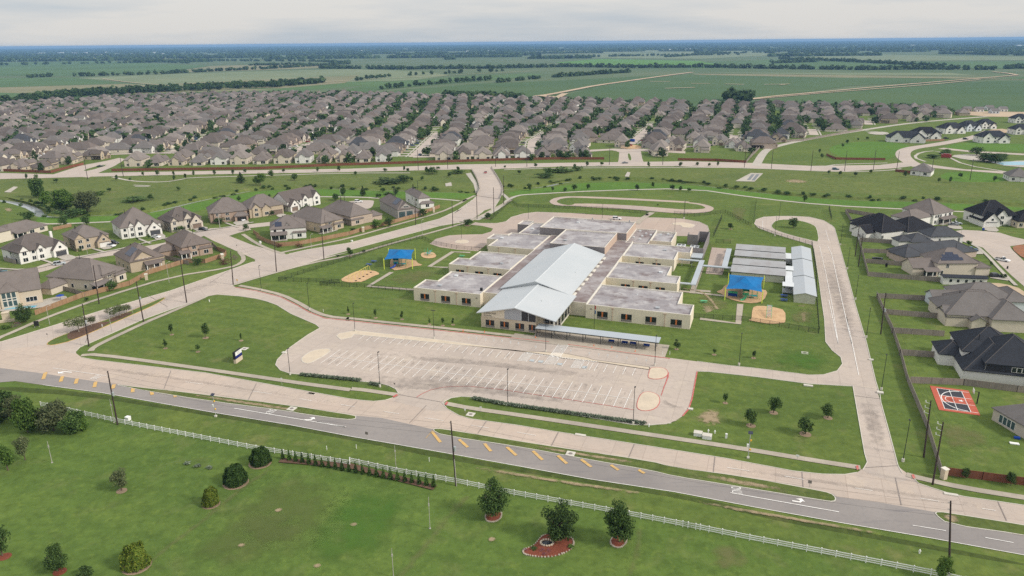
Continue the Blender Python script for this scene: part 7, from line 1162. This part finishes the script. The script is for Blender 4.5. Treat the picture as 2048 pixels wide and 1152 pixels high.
for i, (s0, s1, d_, e_, wl, rf, lab) in enumerate((('C3 1245,655', 'C3 1470,662', 14, 3.6, 'white', 'charcoal', 'white house with dark roof in front of the pair by the round lawn'), ('C3 1400,640', 'C3 1560,640', 14, 4.8, 'white', 'black', 'tall dark roofed house behind the white one by the round lawn'), ('C3 1575,608', 'C3 1700,605', 13, 4.6, 'white', 'charcoal', 'white dark roofed house, left of the new row of three'), ('C3 1700,595', 'C3 1790,590', 13, 4.6, 'paleblue', 'charcoal', 'pale dark roofed house in the middle of the new row'), ('C3 1790,580', 'C3 1880,578', 12, 4.6, 'white', 'charcoal', 'white dark roofed house, right of the new row of three'), ('C3 1790,662', 'C3 1960,662', 13, 4.8, 'white', 'charcoal', 'white two storey house above the strip lawn at right'), ('C3 1380,848', 'C3 1500,858', 14, 3.2, 'white', 'greybrown', 'white bungalow with brown roof beside the far road'), ('C3 1960,885', 'C3 2090,890', 14, 3.2, 'white', 'greybrown', 'white bungalow with brown roof cut by the right edge'), ('C3 1985,545', 'C3 2080,545', 12, 4.4, 'white', 'charcoal', 'dark roofed house at the far right edge, upper'), ('C3 1985,612', 'C3 2090,612', 12, 4.4, 'white', 'charcoal', 'dark roofed house at the far right edge, lower'))): house(lab, s0, s1, d_, e_ + (.9 if i not in (6, 7) else .2), 'hip', .72, wl, rf, [(.08, .42, -.6, 8, e_ + .6, 'gy', .95), (.6, .98, -1.8, 8, 3.2, 'gy', .9)] if i not in (6, 7) else [(.5, .95, -.5, 8, 3.1, 'hip', .7)], nvent=0)
for i, (x, y) in enumerate(((1700, 478), (1770, 480), (1830, 470), (1860, 490), (1910, 478))): house('pale unroofed house under construction, %s from the left at far right' % ('first', 'second', 'third', 'fourth', 'fifth')[i], 'C3 %d,%d' % (x, y), 'C3 %d,%d' % (x + 42, y), 10, 3.6, 'gx', .5, ('stone', 'white', 'white', 'paleblue', 'white')[i], 'greybrown', nvent=0)
# back yard pools, patios, driveways
for s, m_, nm in (('N5 640,640 1030,555 1085,640 820,720 560,770 0,830 0,770 400,700', 'pale_concrete', 'patio'), ('N6 480,650 580,650 640,725 520,730', 'pale_concrete', 'patio'), ('N4 100,850 440,780 440,800 200,855', 'pale_concrete', 'patio'), ('N8 1900,1060 2048,1100 2048,1180 1990,1150', 'pale_concrete', 'patio'), ('C3 1900,768 2300,760 2300,800 1950,805', 'pale_concrete', 'patio'), ('C3 1600,735 1750,725 1900,745 1900,775 1700,760', 'pale_concrete', 'patio'), ('N1 850,890 1040,850 1240,910 1060,970', 'pale_concrete', 'driveway'), ('N1 1520,740 1740,690 1890,690 1680,800', 'pale_concrete', 'driveway'), ('N2 800,620 960,590 1060,670 900,730', 'pale_concrete', 'driveway'), ('N2 1430,520 1570,490 1740,520 1560,590', 'pale_concrete', 'driveway'), ('N3 650,590 890,550 950,600 760,650', 'pale_concrete', 'driveway'), ('N3 1340,480 1460,450 1560,490 1420,520', 'pale_concrete', 'driveway'), ('N3 1550,420 1700,400 1820,450 1740,490', 'pale_concrete', 'driveway'), ('N6 1540,310 1690,305 1770,380 1580,365', 'pale_concrete', 'driveway'), ('N6 1130,300 1290,300 1340,350 1180,340', 'pale_concrete', 'driveway'), ('N6 1330,590 1500,570 1600,640 1450,640', 'pale_concrete', 'driveway'), ('N6 1620,915 1780,880 1850,900 1900,960 1700,930', 'pale_concrete', 'driveway'), ('N6 1600,980 1800,985 2045,1060 2045,1150 1900,1150 1700,1040', 'pale_soil', 'building_site'), ('N6 1890,570 1960,535 2045,530 2300,560 2300,760 2045,700', 'red_clay', 'building_site'), ('C3 1640,470 1950,470 2300,490 2300,515 1700,505', 'pale_soil', 'building_site'), ('C3 1780,600 1900,575 1980,590 1900,615 1800,625', 'pale_soil', 'building_site'), ('C3 1120,600 1250,595 1240,615 1160,612', 'pale_concrete', 'patio'), ('F3 930,440 1000,430 1110,440 1115,465 960,465', 'play_mulch', 'play_surface')): sheet(nm, s, m_, 1)
for s in ('N3 560,600 760,670', 'N2 600,690 800,770', 'N1 640,935 840,1005', 'N2 1370,560 1500,620', 'N1 1460,770 1660,830'): ribbon('front_path', s, 1.3, 'pale_concrete')
for s in ('N5 0,1245 0,130 340,160 640,125 860,60 N1 1250,905 1700,810 N2 250,870 700,760 1000,690 1500,590 2048,505 N3 640,660 1000,590', 'N3 1540,510 1760,470', 'N6 1300,480 1480,540 1600,640 1760,820 1950,1010'): ribbon('sidewalk', s.replace('N5 0,1245 0,130', 'N5 -200,120 0,140'), 1.4, 'pale_concrete', 1)
t = empty('swimming_pool', g1('N5 330,760'), R(12), 'narrow blue swimming pool behind the tall cream house', 'swimming pool'); b = MB(); b.box(-5.5, 5.5, -1.6, 1.6, 0, .3); b.build('coping', 'pale_concrete', t); b = MB(); b.box(-5.1, 5.1, -1.2, 1.2, .31, .315); b.build('water', 'pool_water', t)
t = empty('swimming_pool', g1('C3 2010,782'), 0, 'large pale blue community pool at the far right edge', 'swimming pool'); b = MB(); b.box(-16, 22, -9, 9, 0, .3); b.build('coping', 'pale_concrete', t); b = MB(); b.box(-15, 21, -8, 8, .31, .32); b.build('water', 'pool_water', t)
t = empty('patio_umbrella', g1('N5 960,640'), 0, 'blue patio umbrella by the pool of the cream house', 'umbrella'); b = MB(); b.tube((0, 0, 0), (0, 0, 2.4), .05, n=6); b.build('pole', 'dark_steel', t); b = MB()
for i in range(8): a0, a1 = i * math.pi / 4, (i + 1) * math.pi / 4; b.face([(1.5 * math.cos(a0), 1.5 * math.sin(a0), 2.0), (1.5 * math.cos(a1), 1.5 * math.sin(a1), 2.0), (0, 0, 2.55)])
b.build('canopy', 'blue_plastic', t)
for s, sz, m_, l, c_ in (('N6 320,700', (4.2, 1.4, .9), 'paint_black', 'dark covered trampoline-sized box on the upper right lawn', 'storage box'), ('N6 425,790', (.8, .7, 1.6), 'rubber', 'small dark box standing by the upper right cross fence', 'storage box'), ('N6 540,650', (2.0, 1.0, .8), 'rubber', 'dark patio furniture under the slate roofed house', 'furniture'), ('N6 1565,360', (.9, .9, 1.2), 'blue_plastic', 'blue wheeled bin beside the white brick house drive', 'bin'), ('N6 1848,810', (.5, .5, 1.1), 'rubber', 'dark mailbox on the right sidewalk', 'mailbox'), ('N8 2000,1075', (1.6, .9, 1.0), 'rubber', 'black grill on the patio at the right edge', 'grill'), ('D6 1990,842', (1.9, .9, .25), 'sign_white', 'white board lying on the lawn at right', 'board'), ('D6 2005,812', (1.2, .8, .5), 'blue_plastic', 'blue toy on the lawn beside the white board', 'toy'), ('F3 1040,408', (5, 2.4, 2.4), 'blue_plastic', 'blue play equipment at the far pocket park', 'play equipment'), ('F3 1015,440', (6, 2.0, 1.6), 'paint_red', 'red play equipment at the far pocket park', 'play equipment'), ('C3 1590,748', (7, 3, 3), 'paint_red', 'red play equipment in the park at right', 'play equipment'), ('F2 1840,330', (5, 4, 1.0), 'blue_plastic', 'blue covered trampoline in a far back yard', 'trampoline'), ('S4 2300,0', (.1, .1, .1), 'rubber', '', '')):
    if l: p = g1(s); b = MB(); b.box(-sz[0]/2, sz[0]/2, -sz[1]/2, sz[1]/2, sz[2] * .18, sz[2]); b.box(-sz[0]*.42, -sz[0]*.34, -sz[1]*.4, sz[1]*.4, 0, sz[2] * .18); b.box(sz[0]*.34, sz[0]*.42, -sz[1]*.4, sz[1]*.4, 0, sz[2] * .18); b.box(-sz[0]*.3, sz[0]*.3, -sz[1]*.3, sz[1]*.3, sz[2], sz[2] * 1.12); o = b.build(c_.replace(' ', '_'), m_); o.location = p; o.rotation_euler = (0, 0, TA); tag(o, l, c_)
# ================================================================== THE FAR SUBDIVISION
FARG = 'houses of the far subdivision'
HP = []
specs = [('cream', 'taupe', 'cream walled'), ('white', 'greybrown', 'white walled'), ('tan', 'umber', 'tan brick'), ('beige', 'pale', 'beige walled'), ('stone', 'umber', 'grey stone'), ('white', 'pale', 'white brick'), ('pink', 'brown', 'pinkish brick'), ('sand', 'taupe', 'sandy brick'), ('cream', 'greybrown', 'cream brick'), ('greybrick', 'umber', 'grey brick'), ('white', 'slate', 'white gabled'), ('beige', 'umber', 'beige gabled')]
for i, (wl, rf, _) in enumerate(specs):
    rg = random.Random(100 + i); w_, d_ = rg.uniform(11.5, 13.2), rg.uniform(17, 21); e_ = (3.3, 5.3, 3.4, 5.2, 5.4, 3.3, 5.0, 3.4, 3.3, 5.4, 5.4, 5.2)[i]
    wings = [(0, .42, -.6, 9, 5.2, 'gy', 1.0), (.5, .98, -2.2, 9, 3.1, 'gy', .95)] if i % 3 else [(.45, 1.0, -1.8, 10, 3.0, 'hip', .8), (.08, .4, -.5, 8, 4.4, 'gy', 1.1)]
    back = [(.3, .72, d_ - 5, d_ + .5, e_ + (1.6 if e_ < 4 else .2), 'gy', .8)] if i % 2 else [(.15, .7, d_ - 6, d_ + 1.8, 3.0, 'hip', .6)]
    h_ = house('far prototype', Vector((-w_/2, -d_/2, 0)), Vector((w_/2, -d_/2, 0)), d_, e_, 'hip', rg.uniform(.72, .88), wl, rf, wings + back, garage=(.56, .92, -2.2) if i % 3 else None, auto=False, nvent=0,
        wins=[(.2, -.6 if i % 3 else -.5, .8, 1.6, 1.6), (.21, -.6 if i % 3 else -.5, 3.4 if e_ > 4 else 3.2, 1.0, 1.0), (.25, d_ + (0 if i % 2 else 1.8), .5, 3.4, 2.0, 'b', 'dark_glass', 'trim_white', 3), (.8, d_, .7, 1.8, 1.5, 'b', 'dark_glass', 'trim_white', 2), (0, d_ * .4, .9, 1.2, 1.4, 'l', 'dark_glass', 'trim_white', 1), (0, d_ * .7, .9, 1.2, 1.4, 'l', 'dark_glass', 'trim_white', 1), (1, d_ * .5, .9, 1.2, 1.4, 'r', 'dark_glass', 'trim_white', 1)])
    # move the origin to the middle of the plan
    HP.append((h_, w_, d_, e_))
for h_, w_, d_, e_ in HP:
    for c in h_.children: c.location = (c.location[0] - w_/2, c.location[1] - d_/2, c.location[2])
ORD = 'first second third fourth fifth sixth seventh eighth ninth tenth eleventh twelfth thirteenth fourteenth fifteenth sixteenth seventeenth eighteenth nineteenth twentieth'.split() + ['%dth' % n for n in range(21, 60)]
streets = [('leftmost far', [(-620, 560), (-640, 900), (-660, 1330)]), ('second far left', [(-512, 560), (-525, 900), (-545, 1390)]), ('third far left', [(-402, 610), (-418, 900), (-438, 1410)]), ('left entry', [(-310, 650), (-317, 777), (-330, 1000), (-335, 1400)]), ('left middle', [(-190, 640), (-186, 747), (-190, 1000), (-215, 1330)]), ('bridge facing', [(-81, 622), (-76, 798), (-85, 1000), (-100, 1280)]), ('right of bridge', [(17, 632), (21, 720), (45, 821), (75, 960), (105, 1180)]), ('playground', [(110, 690), (150, 820), (190, 960), (235, 1130)]), ('red car', [(205, 700), (240, 800), (285, 930), (335, 1090)]), ('right middle', [(300, 745), (335, 850), (380, 970), (415, 1070)]), ('right hand', [(395, 835), (430, 920), (480, 1040)]), ('last right', [(478, 880), (530, 980)])]
DIAG = [(135, 560), (196, 594), (242, 675), (377, 794), (519, 887), (640, 960)]; EDGE = [(-900, 1215), (-816, 1225), (-699, 1376), (-488, 1440), (-295, 1414), (-17, 1255), (139, 1183), (244, 1141), (343, 1093), (480, 1070), (560, 960), (600, 900)]
def yat(tab, x):
    for (x0, y0), (x1, y1) in zip(tab, tab[1:]):
        if x0 <= x <= x1: return y0 + (y1 - y0) * (x - x0) / (x1 - x0)
    return 1e9 if tab is DIAG else -1e9
def warp(v):
    k = max(0.0, min(1.0, (-120 - v.x) / 160)) * max(0, min(1, (v.y - 600) / 120)); return v + Vector((noise.noise(Vector((v.x * .0045, v.y * .0045, 1))) * 34 * k, noise.noise(Vector((v.x * .0045, v.y * .0045, 9))) * 26 * k, 0))
cand = []
def infr(p, mg=60):
    v = p - CAM; z = v.dot(fw); x = 1024 + F * v.dot(rt) / z; return -mg < x < 2048 + mg
def ok(p, lo=16):
    if p.y < 555 or not infr(p): return False
    if p.y > yat(EDGE, p.x) - 6: return False
    if p.x > 135 and p.y < yat(DIAG, p.x) + lo: return False
    return True
fence_y = lambda x: 574 + (x + 300) * .0665 if x > -300 else 566
# front row, backs to the fence
rg = random.Random(21); x = -296
n_ = 0
while x < 128:
    p = Vector((x, fence_y(x) + 19, 0))
    if not (64 < x < 112) and not (-88 < x < -70):
        n_ += 1; cand.append((p, math.pi + .065, 'in the front row along the red brown fence, %s from the left' % ORD[n_ - 1]))
    x += rg.uniform(15.2, 17.2)
n_ = 0
for x in (-425, -409, -392, -376, -359): n_ += 1; cand.append((Vector((x, 575, 0)), math.pi - .05, 'behind the far left corner fence, %s from the left' % ORD[n_ - 1]))
SP = []
for nm, pl in streets:
    o = []
    for (x0, y0), (x1, y1) in zip(pl, pl[1:]):
        n = max(1, int((y1 - y0) / 40)); o += [warp(Vector((x0 + (x1 - x0) * i / n, y0 + (y1 - y0) * i / n, 0))) for i in range(n)]
    SP.append((nm, o + [warp(Vector((*pl[-1], 0)))]))
def row(pts, sgn, lo, hi, lab, st, face=None):
    n_ = 0; u = 8.0
    for a, c in zip(pts, pts[1:]):
        d = (c - a); L = d.length; d.normalize(); nr = Vector((d.y, -d.x, 0)) * sgn
        while u < L:
            p = a + d * u + nr * rg.uniform(lo, hi)
            if ok(p) and p.y > fence_y(p.x) + 32:
                n_ += 1; fr = nr if face is None else Vector((d.y, -d.x, 0)) * rg.choice((-1, 1)); cand.append((p, math.atan2(fr.y, fr.x) - R(90) + rg.gauss(0, .05 if p.x > -200 else .16), lab % ORD[n_ - 1]))
            u += rg.uniform(14.8, 17.6)
        u -= L
for nm, pts in SP:
    for sgn, sname in ((-1, 'left'), (1, 'right')): row(pts, sgn, 20.5, 23.5, '%%s house up the %s side of the %s street' % (sname, nm), 1)
for (n0, p0), (n1, p1) in zip(SP, SP[1:]):
    def at(pp, y): return next((a.lerp(c, (y - a.y) / max(.1, c.y - a.y)) for a, c in zip(pp, pp[1:]) if a.y <= y <= c.y), None)
    mids = []
    for y in range(600, 1420, 30):
        a, c = at(p0, y), at(p1, y)
        if a and c and (c - a).length > 86: mids.append((a + c) / 2)
    if len(mids) > 2: row(mids, 1, -5, 5, '%%s house of the row hidden between the %s and %s streets' % (n0, n1), 0, 1)
VIS = dict(zip([s_[0] for s_ in streets], (700, 690, 720, 790, 770, 810, 835, 905, 790, 830, 905, 0)))
segs = []
for nm, pts in SP:
    for a, c in zip(pts, pts[1:]):
        if a.y < VIS[nm]: segs.append((a, c))
def sdist(p): 
    best = 1e9
    for a, c in segs:
        d = c - a; u = max(0, min(1, (p - a).dot(d) / d.length_squared)); best = min(best, (p - a - d * u).length)
    return best
base = []
for p, rz, l in sorted(cand, key=lambda c: c[0].y):
    if all((p - k[0]).length > 11.8 for k in base): base.append((p, rz, l))
fills = 0; grid = [(x, y) for y in range(600, 1440, 5) for x in range(-860, 640, 5)]; rg.shuffle(grid); cell = {}
def near(p, r_):
    cx, cy = int(p.x // 20), int(p.y // 20); return any((p - k).length < r_ for i in (-1, 0, 1) for j in (-1, 0, 1) for k in cell.get((cx + i, cy + j), ()))
for p, _, _ in base: cell.setdefault((int(p.x // 20), int(p.y // 20)), []).append(p)
for x, y in sorted(grid[:30000], key=lambda v: v[1] + rg.uniform(0, 40)):
    p = Vector((x + rg.uniform(-2, 2), y + rg.uniform(-2, 2), 0))
    if p.y < fence_y(p.x) + 34 or not ok(p, 20) or near(p, 19.0) or sdist(p) < 17 or (60 < p.x < 125 and p.y < 668) or (-345 < p.x < -285 and p.y < 650): continue
    cell.setdefault((int(p.x // 20), int(p.y // 20)), []).append(p); fills += 1
    sn = min(SP, key=lambda s_: min((v - p).length for v in s_[1]))[0]; cand.append((p, rg.choice((0, 0, 0, R(180), R(90), -R(90))) + (0 if p.x < 0 else -R(19)) + rg.gauss(0, .12), 'nearest house in the infill by the %s street, number ' % sn + str(fills)))
keep = []
for p, rz, l in sorted(cand, key=lambda c: c[0].y):
    if all((p - k[0]).length > 11.8 for k in keep): keep.append((p, rz, l))
cnt = {}
for i, (p, rz, l) in enumerate(keep):
    if 'infill' in l:
        k_ = l.split(', number')[0]; cnt[k_] = cnt.get(k_, 0) + 1; keep[i] = (p, rz, '%s %s' % (ORD[min(cnt[k_] - 1, 58)], k_))
    elif 'hidden' in l: keep[i] = (p, rz, l.replace(' house of the row hidden between the ', ' back house between ').replace(' streets', ' streets'))
farn = 0; stuff = []
MAXFAR = 262
for i, (p, rz, l) in enumerate(keep):
    k = random.Random(i * 7 + 3).randrange(len(HP)) if p.y > 640 else random.Random(i * 5 + 1).choice((0, 1, 2, 3, 5, 7, 8, 11)); h_, w_, d_, e_ = HP[k]
    # prototype faces -y; turn so that its front looks at the street
    if i < MAXFAR:
        lab = '%s house, %s' % (specs[k][2], l) if 'house' not in l else specs[k][2] + ' ' + l
        pos = p; rot = rz
        if not h_.get('used'): o = h_; h_['used'] = True; o.location = pos; o.rotation_euler = (0, 0, rot); o['label'] = lab
        else: o = dup(h_, pos, rot, lab)
        rs = random.Random(i); o.scale = (rs.uniform(.90, 1.06), rs.uniform(.84, .98), rs.uniform(.88, 1.04))
        o['group'] = FARG
    else: stuff.append((p, rz, k))
for h_, *_ in HP:
    if not h_.get('used'):
        for c in list(h_.children_recursive) + [h_]: bpy.data.objects.remove(c)
    elif 'used' in h_: del h_['used']
rmats = ['wall_cream', 'wall_white', 'wall_tan', 'wall_beige', 'wall_stone', 'shingle_taupe', 'shingle_greybrown', 'shingle_brown', 'shingle_umber', 'shingle_pale']
sb = MB()
class Xf(MB):
    def __init__(s, M): super().__init__(); s.M = M
def add_house(big, p, rz, seed):
    rg = random.Random(seed); b = MB(); w_, d_ = rg.uniform(11, 13), rg.uniform(14.5, 18); e_ = rg.choice((3.3, 5.2, 5.5)); b.mi = rg.randrange(5); wm_ = b.mi; rm = 5 + rg.randrange(5); pt = rg.uniform(.7, .88)
    wall_block(b, -w_/2, w_/2, -d_/2, d_/2, e_, 'hip', pt); wall_block(b, -w_/2, 0, -d_/2 - .6, 0, 5.2, 'gy', 1.0); wall_block(b, .4, w_/2, -d_/2 - 2, 0, 3.1, 'gy', .95); b.mi = rm
    roof_block(b, -w_/2, w_/2, -d_/2, d_/2, e_, 'hip', pt); roof_block(b, -w_/2, 0, -d_/2 - .6, 0, 5.18, 'gy', 1.0); roof_block(b, .4, w_/2, -d_/2 - 2, 0, 3.1, 'gy', .95)
    M = Matrix.Translation(p) @ Matrix.Rotation(rz, 4, 'Z'); base = len(big.v); big.v += [tuple(M @ Vector(v)) for v in b.v]; big.f += [tuple(base + i for i in f) for f in b.f]; big.m += b.m
for i, (p, rz, k) in enumerate(stuff): add_house(sb, p, rz, i)
o = sb.build('distant_houses', rmats, None); tag(o, 'mass of distant brown roofed houses at the far edge of the subdivision', 'houses', None, 'stuff')
print('far houses', len(keep), 'stuff', len(stuff))
for si, (nm, pl) in enumerate(SP):
    pl = [v for v in pl if v.y < VIS[nm]]
    if len(pl) < 2: continue
    ribbon('residential_street', pl, 8.5, 'street_concrete', z=.10 + si * .003)
    for sg in (-6.2, 6.2): b = MB(); strip(b, pl, sg + .7, sg - .7, .09); struct(b.build('sidewalk', 'pale_concrete'))
db = MB()
for i, (p, rz, l) in enumerate(keep):
    if ' side of ' in l and p.y < 900:
        d = Vector((math.sin(rz), -math.cos(rz), 0)); s_ = Vector((d.y, -d.x, 0)) * 3.0; a = p + d * 9.5 + s_; c = p + d * 20 + s_; strip(db, [a, c], 2.6, -2.6, .085 + (i % 9) * .0007)
struct(db.build('driveway', 'pale_concrete'))
ribbon('residential_street', [Vector((-440, 640, 0)), Vector((-317, 660, 0)), Vector((-190, 668, 0))], 8, 'street_concrete', z=.14); ribbon('residential_street', [Vector((-81, 622, 0)), Vector((17, 628, 0))], 8, 'street_concrete', z=.143); ribbon('residential_street', [Vector((92, 640, 0)), Vector((205, 690, 0))], 8, 'street_concrete', z=.146)
# cars parked in the far streets
CP = [car(Vector((0, -300, 0)), 0, c_, 'small car parked at a kerb or drive in the far subdivision', k_, 'cars parked in the far subdivision') for c_, k_ in (('white', 'suv'), ('black', 'sedan'), ('silver', 'suv'), ('grey', 'pickup'), ('red', 'sedan'), ('white', 'pickup'), ('blue', 'suv'))]
rg = random.Random(12); used_ = set(); nc_ = 0
for i, (p, rz, l) in enumerate(keep):
    if ' side of ' in l and p.y < 900 and rg.random() < .55 and nc_ < 64:
        nc_ += 1; d = Vector((math.sin(rz), -math.cos(rz), 0)); s_ = Vector((d.y, -d.x, 0)); q_ = p + d * rg.uniform(11.5, 14) + s_ * rg.uniform(2, 4); k_ = rg.randrange(len(CP))
        if k_ not in used_: used_.add(k_); CP[k_].location = q_; CP[k_].rotation_euler = (0, 0, rz + R(90))
        else: dup(CP[k_], q_, rz + R(90) + rg.choice((0, math.pi)))
for k_, c_ in enumerate(CP):
    if k_ not in used_:
        for o in list(c_.children_recursive) + [c_]: bpy.data.objects.remove(o)
# trees among the far houses
rg = random.Random(77); nt_ = 0; tries = 0; tb = MB(); leafq = []
pos_t = []
while nt_ < 270 and tries < 20000:
    tries += 1; i = rg.randrange(len(keep)); p, rz, l = keep[i]; d = Vector((math.sin(rz), -math.cos(rz), 0)); sdir = Vector((d.y, -d.x, 0))
    c = p + (d * rg.uniform(12, 16) + sdir * rg.uniform(-7, 1) if rg.random() < .55 else -d * rg.uniform(12, 17) + sdir * rg.uniform(-7, 7))
    if c.y > 860 or not infr(c, 0) or (c.x > 125 and c.y < yat(DIAG, c.x) + 8) or any((c - k[0]).length < 7.4 for k in keep if abs(k[0].x - c.x) < 20 and abs(k[0].y - c.y) < 20): continue
    nt_ += 1; plant('far%d' % rg.randrange(4), c, rg.uniform(4.5, 9), rg.uniform(4.5, 9.5), 'round dark green tree between the brown roofs of the far subdivision', 'tree', 'garden_tree', 'garden trees in the far subdivision', small=True)
def blob_tree(b, c, h, wd, rg, n=46, s=.16):
    for _ in range(n):
        d = rnd_dir(rg); r_ = .55 + .45 * rg.random(); v = Vector((c.x + d.x * wd / 2 * r_, c.y + d.y * wd / 2 * r_, c.z + h * (.52 + .46 * d.z * r_))); nr = (d + rnd_dir(rg) * .7 + Vector((0, 0, .3))).normalized(); a = nr.orthogonal().normalized(); e_ = nr.cross(a); q_ = wd * s * rg.uniform(.7, 1.3); b.face([v + a * q_, v + e_ * q_, v - a * q_, v - e_ * q_])
tm_ = MB(); k = 0
while k < 2000:
    i = rg.randrange(len(keep)); p, rz, l = keep[i]
    if p.y < 720: continue
    k += 1; blob_tree(tm_, p + Vector((rg.choice((-1, 1)) * rg.uniform(7, 13), rg.uniform(-13, 13), 0)), rg.uniform(6.5, 11.5), rg.uniform(6, 11), rg, 26, .21)
tag(tm_.build('distant_trees', 'leaf_far'), 'mass of dark trees among the most distant houses', 'trees', None, 'stuff')
# hedgerows and woods
def hedgerow(s, n, h, wd, depth, gap=.0, seed=1, label='dark leafy tree in the hedgerow behind the far subdivision', indiv=True, big=None):
    rg = random.Random(seed); p = g(s); cum = [0]
    for a, c in zip(p, p[1:]): cum.append(cum[-1] + (c - a).length)
    for i in range(n):
        u = (i + rg.uniform(.0, .9)) / n * cum[-1]
        if noise.noise(Vector((u * .02, seed * 3.1, 0))) < gap - .5: continue
        j = max(k for k in range(len(cum)) if cum[k] <= u); j = min(j, len(p) - 2); c = p[j].lerp(p[j+1], (u - cum[j]) / max(.1, cum[j+1] - cum[j])) + Vector((rg.uniform(-4, 4), rg.uniform(-.5, .5) * depth, 0)); hh_, ww_ = h * rg.uniform(.6, 1.2), wd * rg.uniform(.75, 1.3)
        if indiv: plant('far%d' % rg.randrange(4), c, hh_, ww_, label, 'tree', 'hedgerow_tree', label.split(' in the ')[-1] if ' in the ' in label else 'hedgerow trees', small=True)
        else: blob_tree(big, c, hh_, ww_, rg, 26, .22)
hedgerow('W -20,212 60,206 130,196 240,188 340,184 450,178 540,175 600,170', 100, 14, 15, 60, 0, 2, 'dark leafy tree in the long belt behind the left houses')
hedgerow('W 560,170 640,164 700,163 760,156 850,150 960,145 1050,142', 52, 12, 14, 12, .28, 3, 'dark leafy tree in the first field hedgerow')
hedgerow('W 670,190 740,182 800,175 880,168 985,160', 42, 12, 14, 14, .12, 4, 'dark leafy tree in the second field hedgerow')
wd_ = MB(); hedgerow('W -20,209 60,203 130,193 240,185 340,181 450,175 540,172 640,166', 190, 13, 16, 90, 0, 22, indiv=False, big=wd_)
for s, n, h, wdm, dep, gap, sd_ in (('W 890,193 960,195 1040,197', 30, 11, 14, 14, .1, 5), ('W 990,166 1080,157', 16, 10, 14, 10, .2, 6), ('W 1110,155 1180,150 1260,145', 26, 12, 16, 20, .0, 7), ('W 1455,200 1480,203 1500,204', 12, 17, 17, 14, 0, 8), ('W 150,153 260,150 330,148 420,143 520,139 600,134 700,128', 70, 13, 17, 24, .15, 9), ('W 640,137 800,139 1000,137 1130,134 1270,136 1400,135 1560,138 1720,140 1850,139 1990,140', 170, 14, 19, 26, .12, 10), ('W 1560,119 1650,122 1760,127 1850,133 1890,136', 60, 15, 19, 30, 0, 11), ('W 2010,138 2080,136', 12, 14, 20, 24, 0, 12), ('W 55,156 105,153', 7, 11, 16, 8, .3, 13), ('W 1330,115 1400,110 1500,106 1650,104', 40, 14, 22, 30, .1, 14), ('W 1880,108 2080,112', 30, 16, 24, 40, .1, 15), ('W 1540,127 1640,124', 16, 14, 19, 30, .1, 20),
   ('W -20,131 150,128 330,125 380,127', 26, 14, 22, 30, .3, 16), ('W 300,125 420,122 620,123 700,126', 40, 14, 22, 40, .15, 17), ('W 500,131 620,130', 16, 12, 18, 20, .2, 18), ('W 1130,116 1200,114 1280,112 1480,110', 34, 14, 22, 24, .4, 19)): hedgerow(s, int(n * 1.7), h, wdm * .9, dep, gap * .6, sd_, indiv=False, big=wd_)
tag(wd_.build('hedgerow_woods', 'leaf_far'), 'dark hedgerows and copses crossing the distant fields', 'woods', None, 'stuff')
fb = MB(); rg = random.Random(9)                                  # far woods: broad belts of tree crowns out to the horizon
for y_, dens in ((118, .45), (114, .5), (111, .55), (108, .6), (105.5, .65), (103, .7), (101, .75), (99, .8), (97.4, .8), (96, .85), (94.6, .85), (93.5, .9), (92.6, .9), (91.8, .9), (91.1, .9), (90.5, 1)):
    x = -60
    while x < 2110:
        yy = y_ - (x - 1024) * .0093 + 0.0
        pt = G((x, yy)); on = noise.noise(Vector((x * .004, y_ * .7, 0))) + .45 * noise.noise(Vector((x * .018, y_ * 1.3, 4)))
        sc_ = scl(pt); stp = max(4.0, 26 / sc_)
        if on > .35 - dens * .9 and not (y_ > 108 and 1090 < x < 1950 and y_ < 116 and on < .35):
            for _ in range(2): c = pt + Vector((rg.uniform(-.5, .5) * stp * sc_, rg.uniform(-.5, .5) * sc_ * sc_ * 8, 0)); w2 = stp * sc_ * 1.4; blob_tree(fb, c, rg.uniform(10, 17), max(w2, 22), rg, 12, .30)
        x += stp
tag(fb.build('far_woods', 'leaf_far'), 'blue green woods stretching to the horizon', 'woods', None, 'stuff')
mb_ = MB(); rg = random.Random(4)
for i in range(46):
    x = rg.choice((rg.uniform(60, 330), rg.uniform(500, 1000), rg.uniform(1050, 2040))); yy = rg.uniform(97, 104) - (x - 1024) * .0093; p = G((x, yy)); s_ = rg.uniform(14, 40); mb_.box(p.x - s_, p.x + s_, p.y - 12, p.y + 12, 0, rg.uniform(6, 13))
tag(mb_.build('far_sheds', 'sign_white'), 'scatter of pale far buildings near the horizon', 'buildings', None, 'stuff')
# ================================================================== AIR
hb = MB(); HZ = 34000; hb.box(-HZ, HZ, -500, HZ, -3.0, 96.0); hz = hb.build('haze', None.__class__ and 'rubber'); hz['kind'] = 'stuff'
hm = bpy.data.materials.new('haze_air'); hm.use_nodes = True; hn = hm.node_tree; hn.nodes.clear(); ho = hn.nodes.new('ShaderNodeOutputMaterial'); hv = hn.nodes.new('ShaderNodeVolumePrincipled')
hv.inputs['Color'].default_value = (.30, .55, .92, 1); hv.inputs['Density'].default_value = 0.000068; hn.links.new(hv.outputs[0], ho.inputs['Volume']); hz.data.materials.clear(); hz.data.materials.append(hm); hz.visible_shadow = True
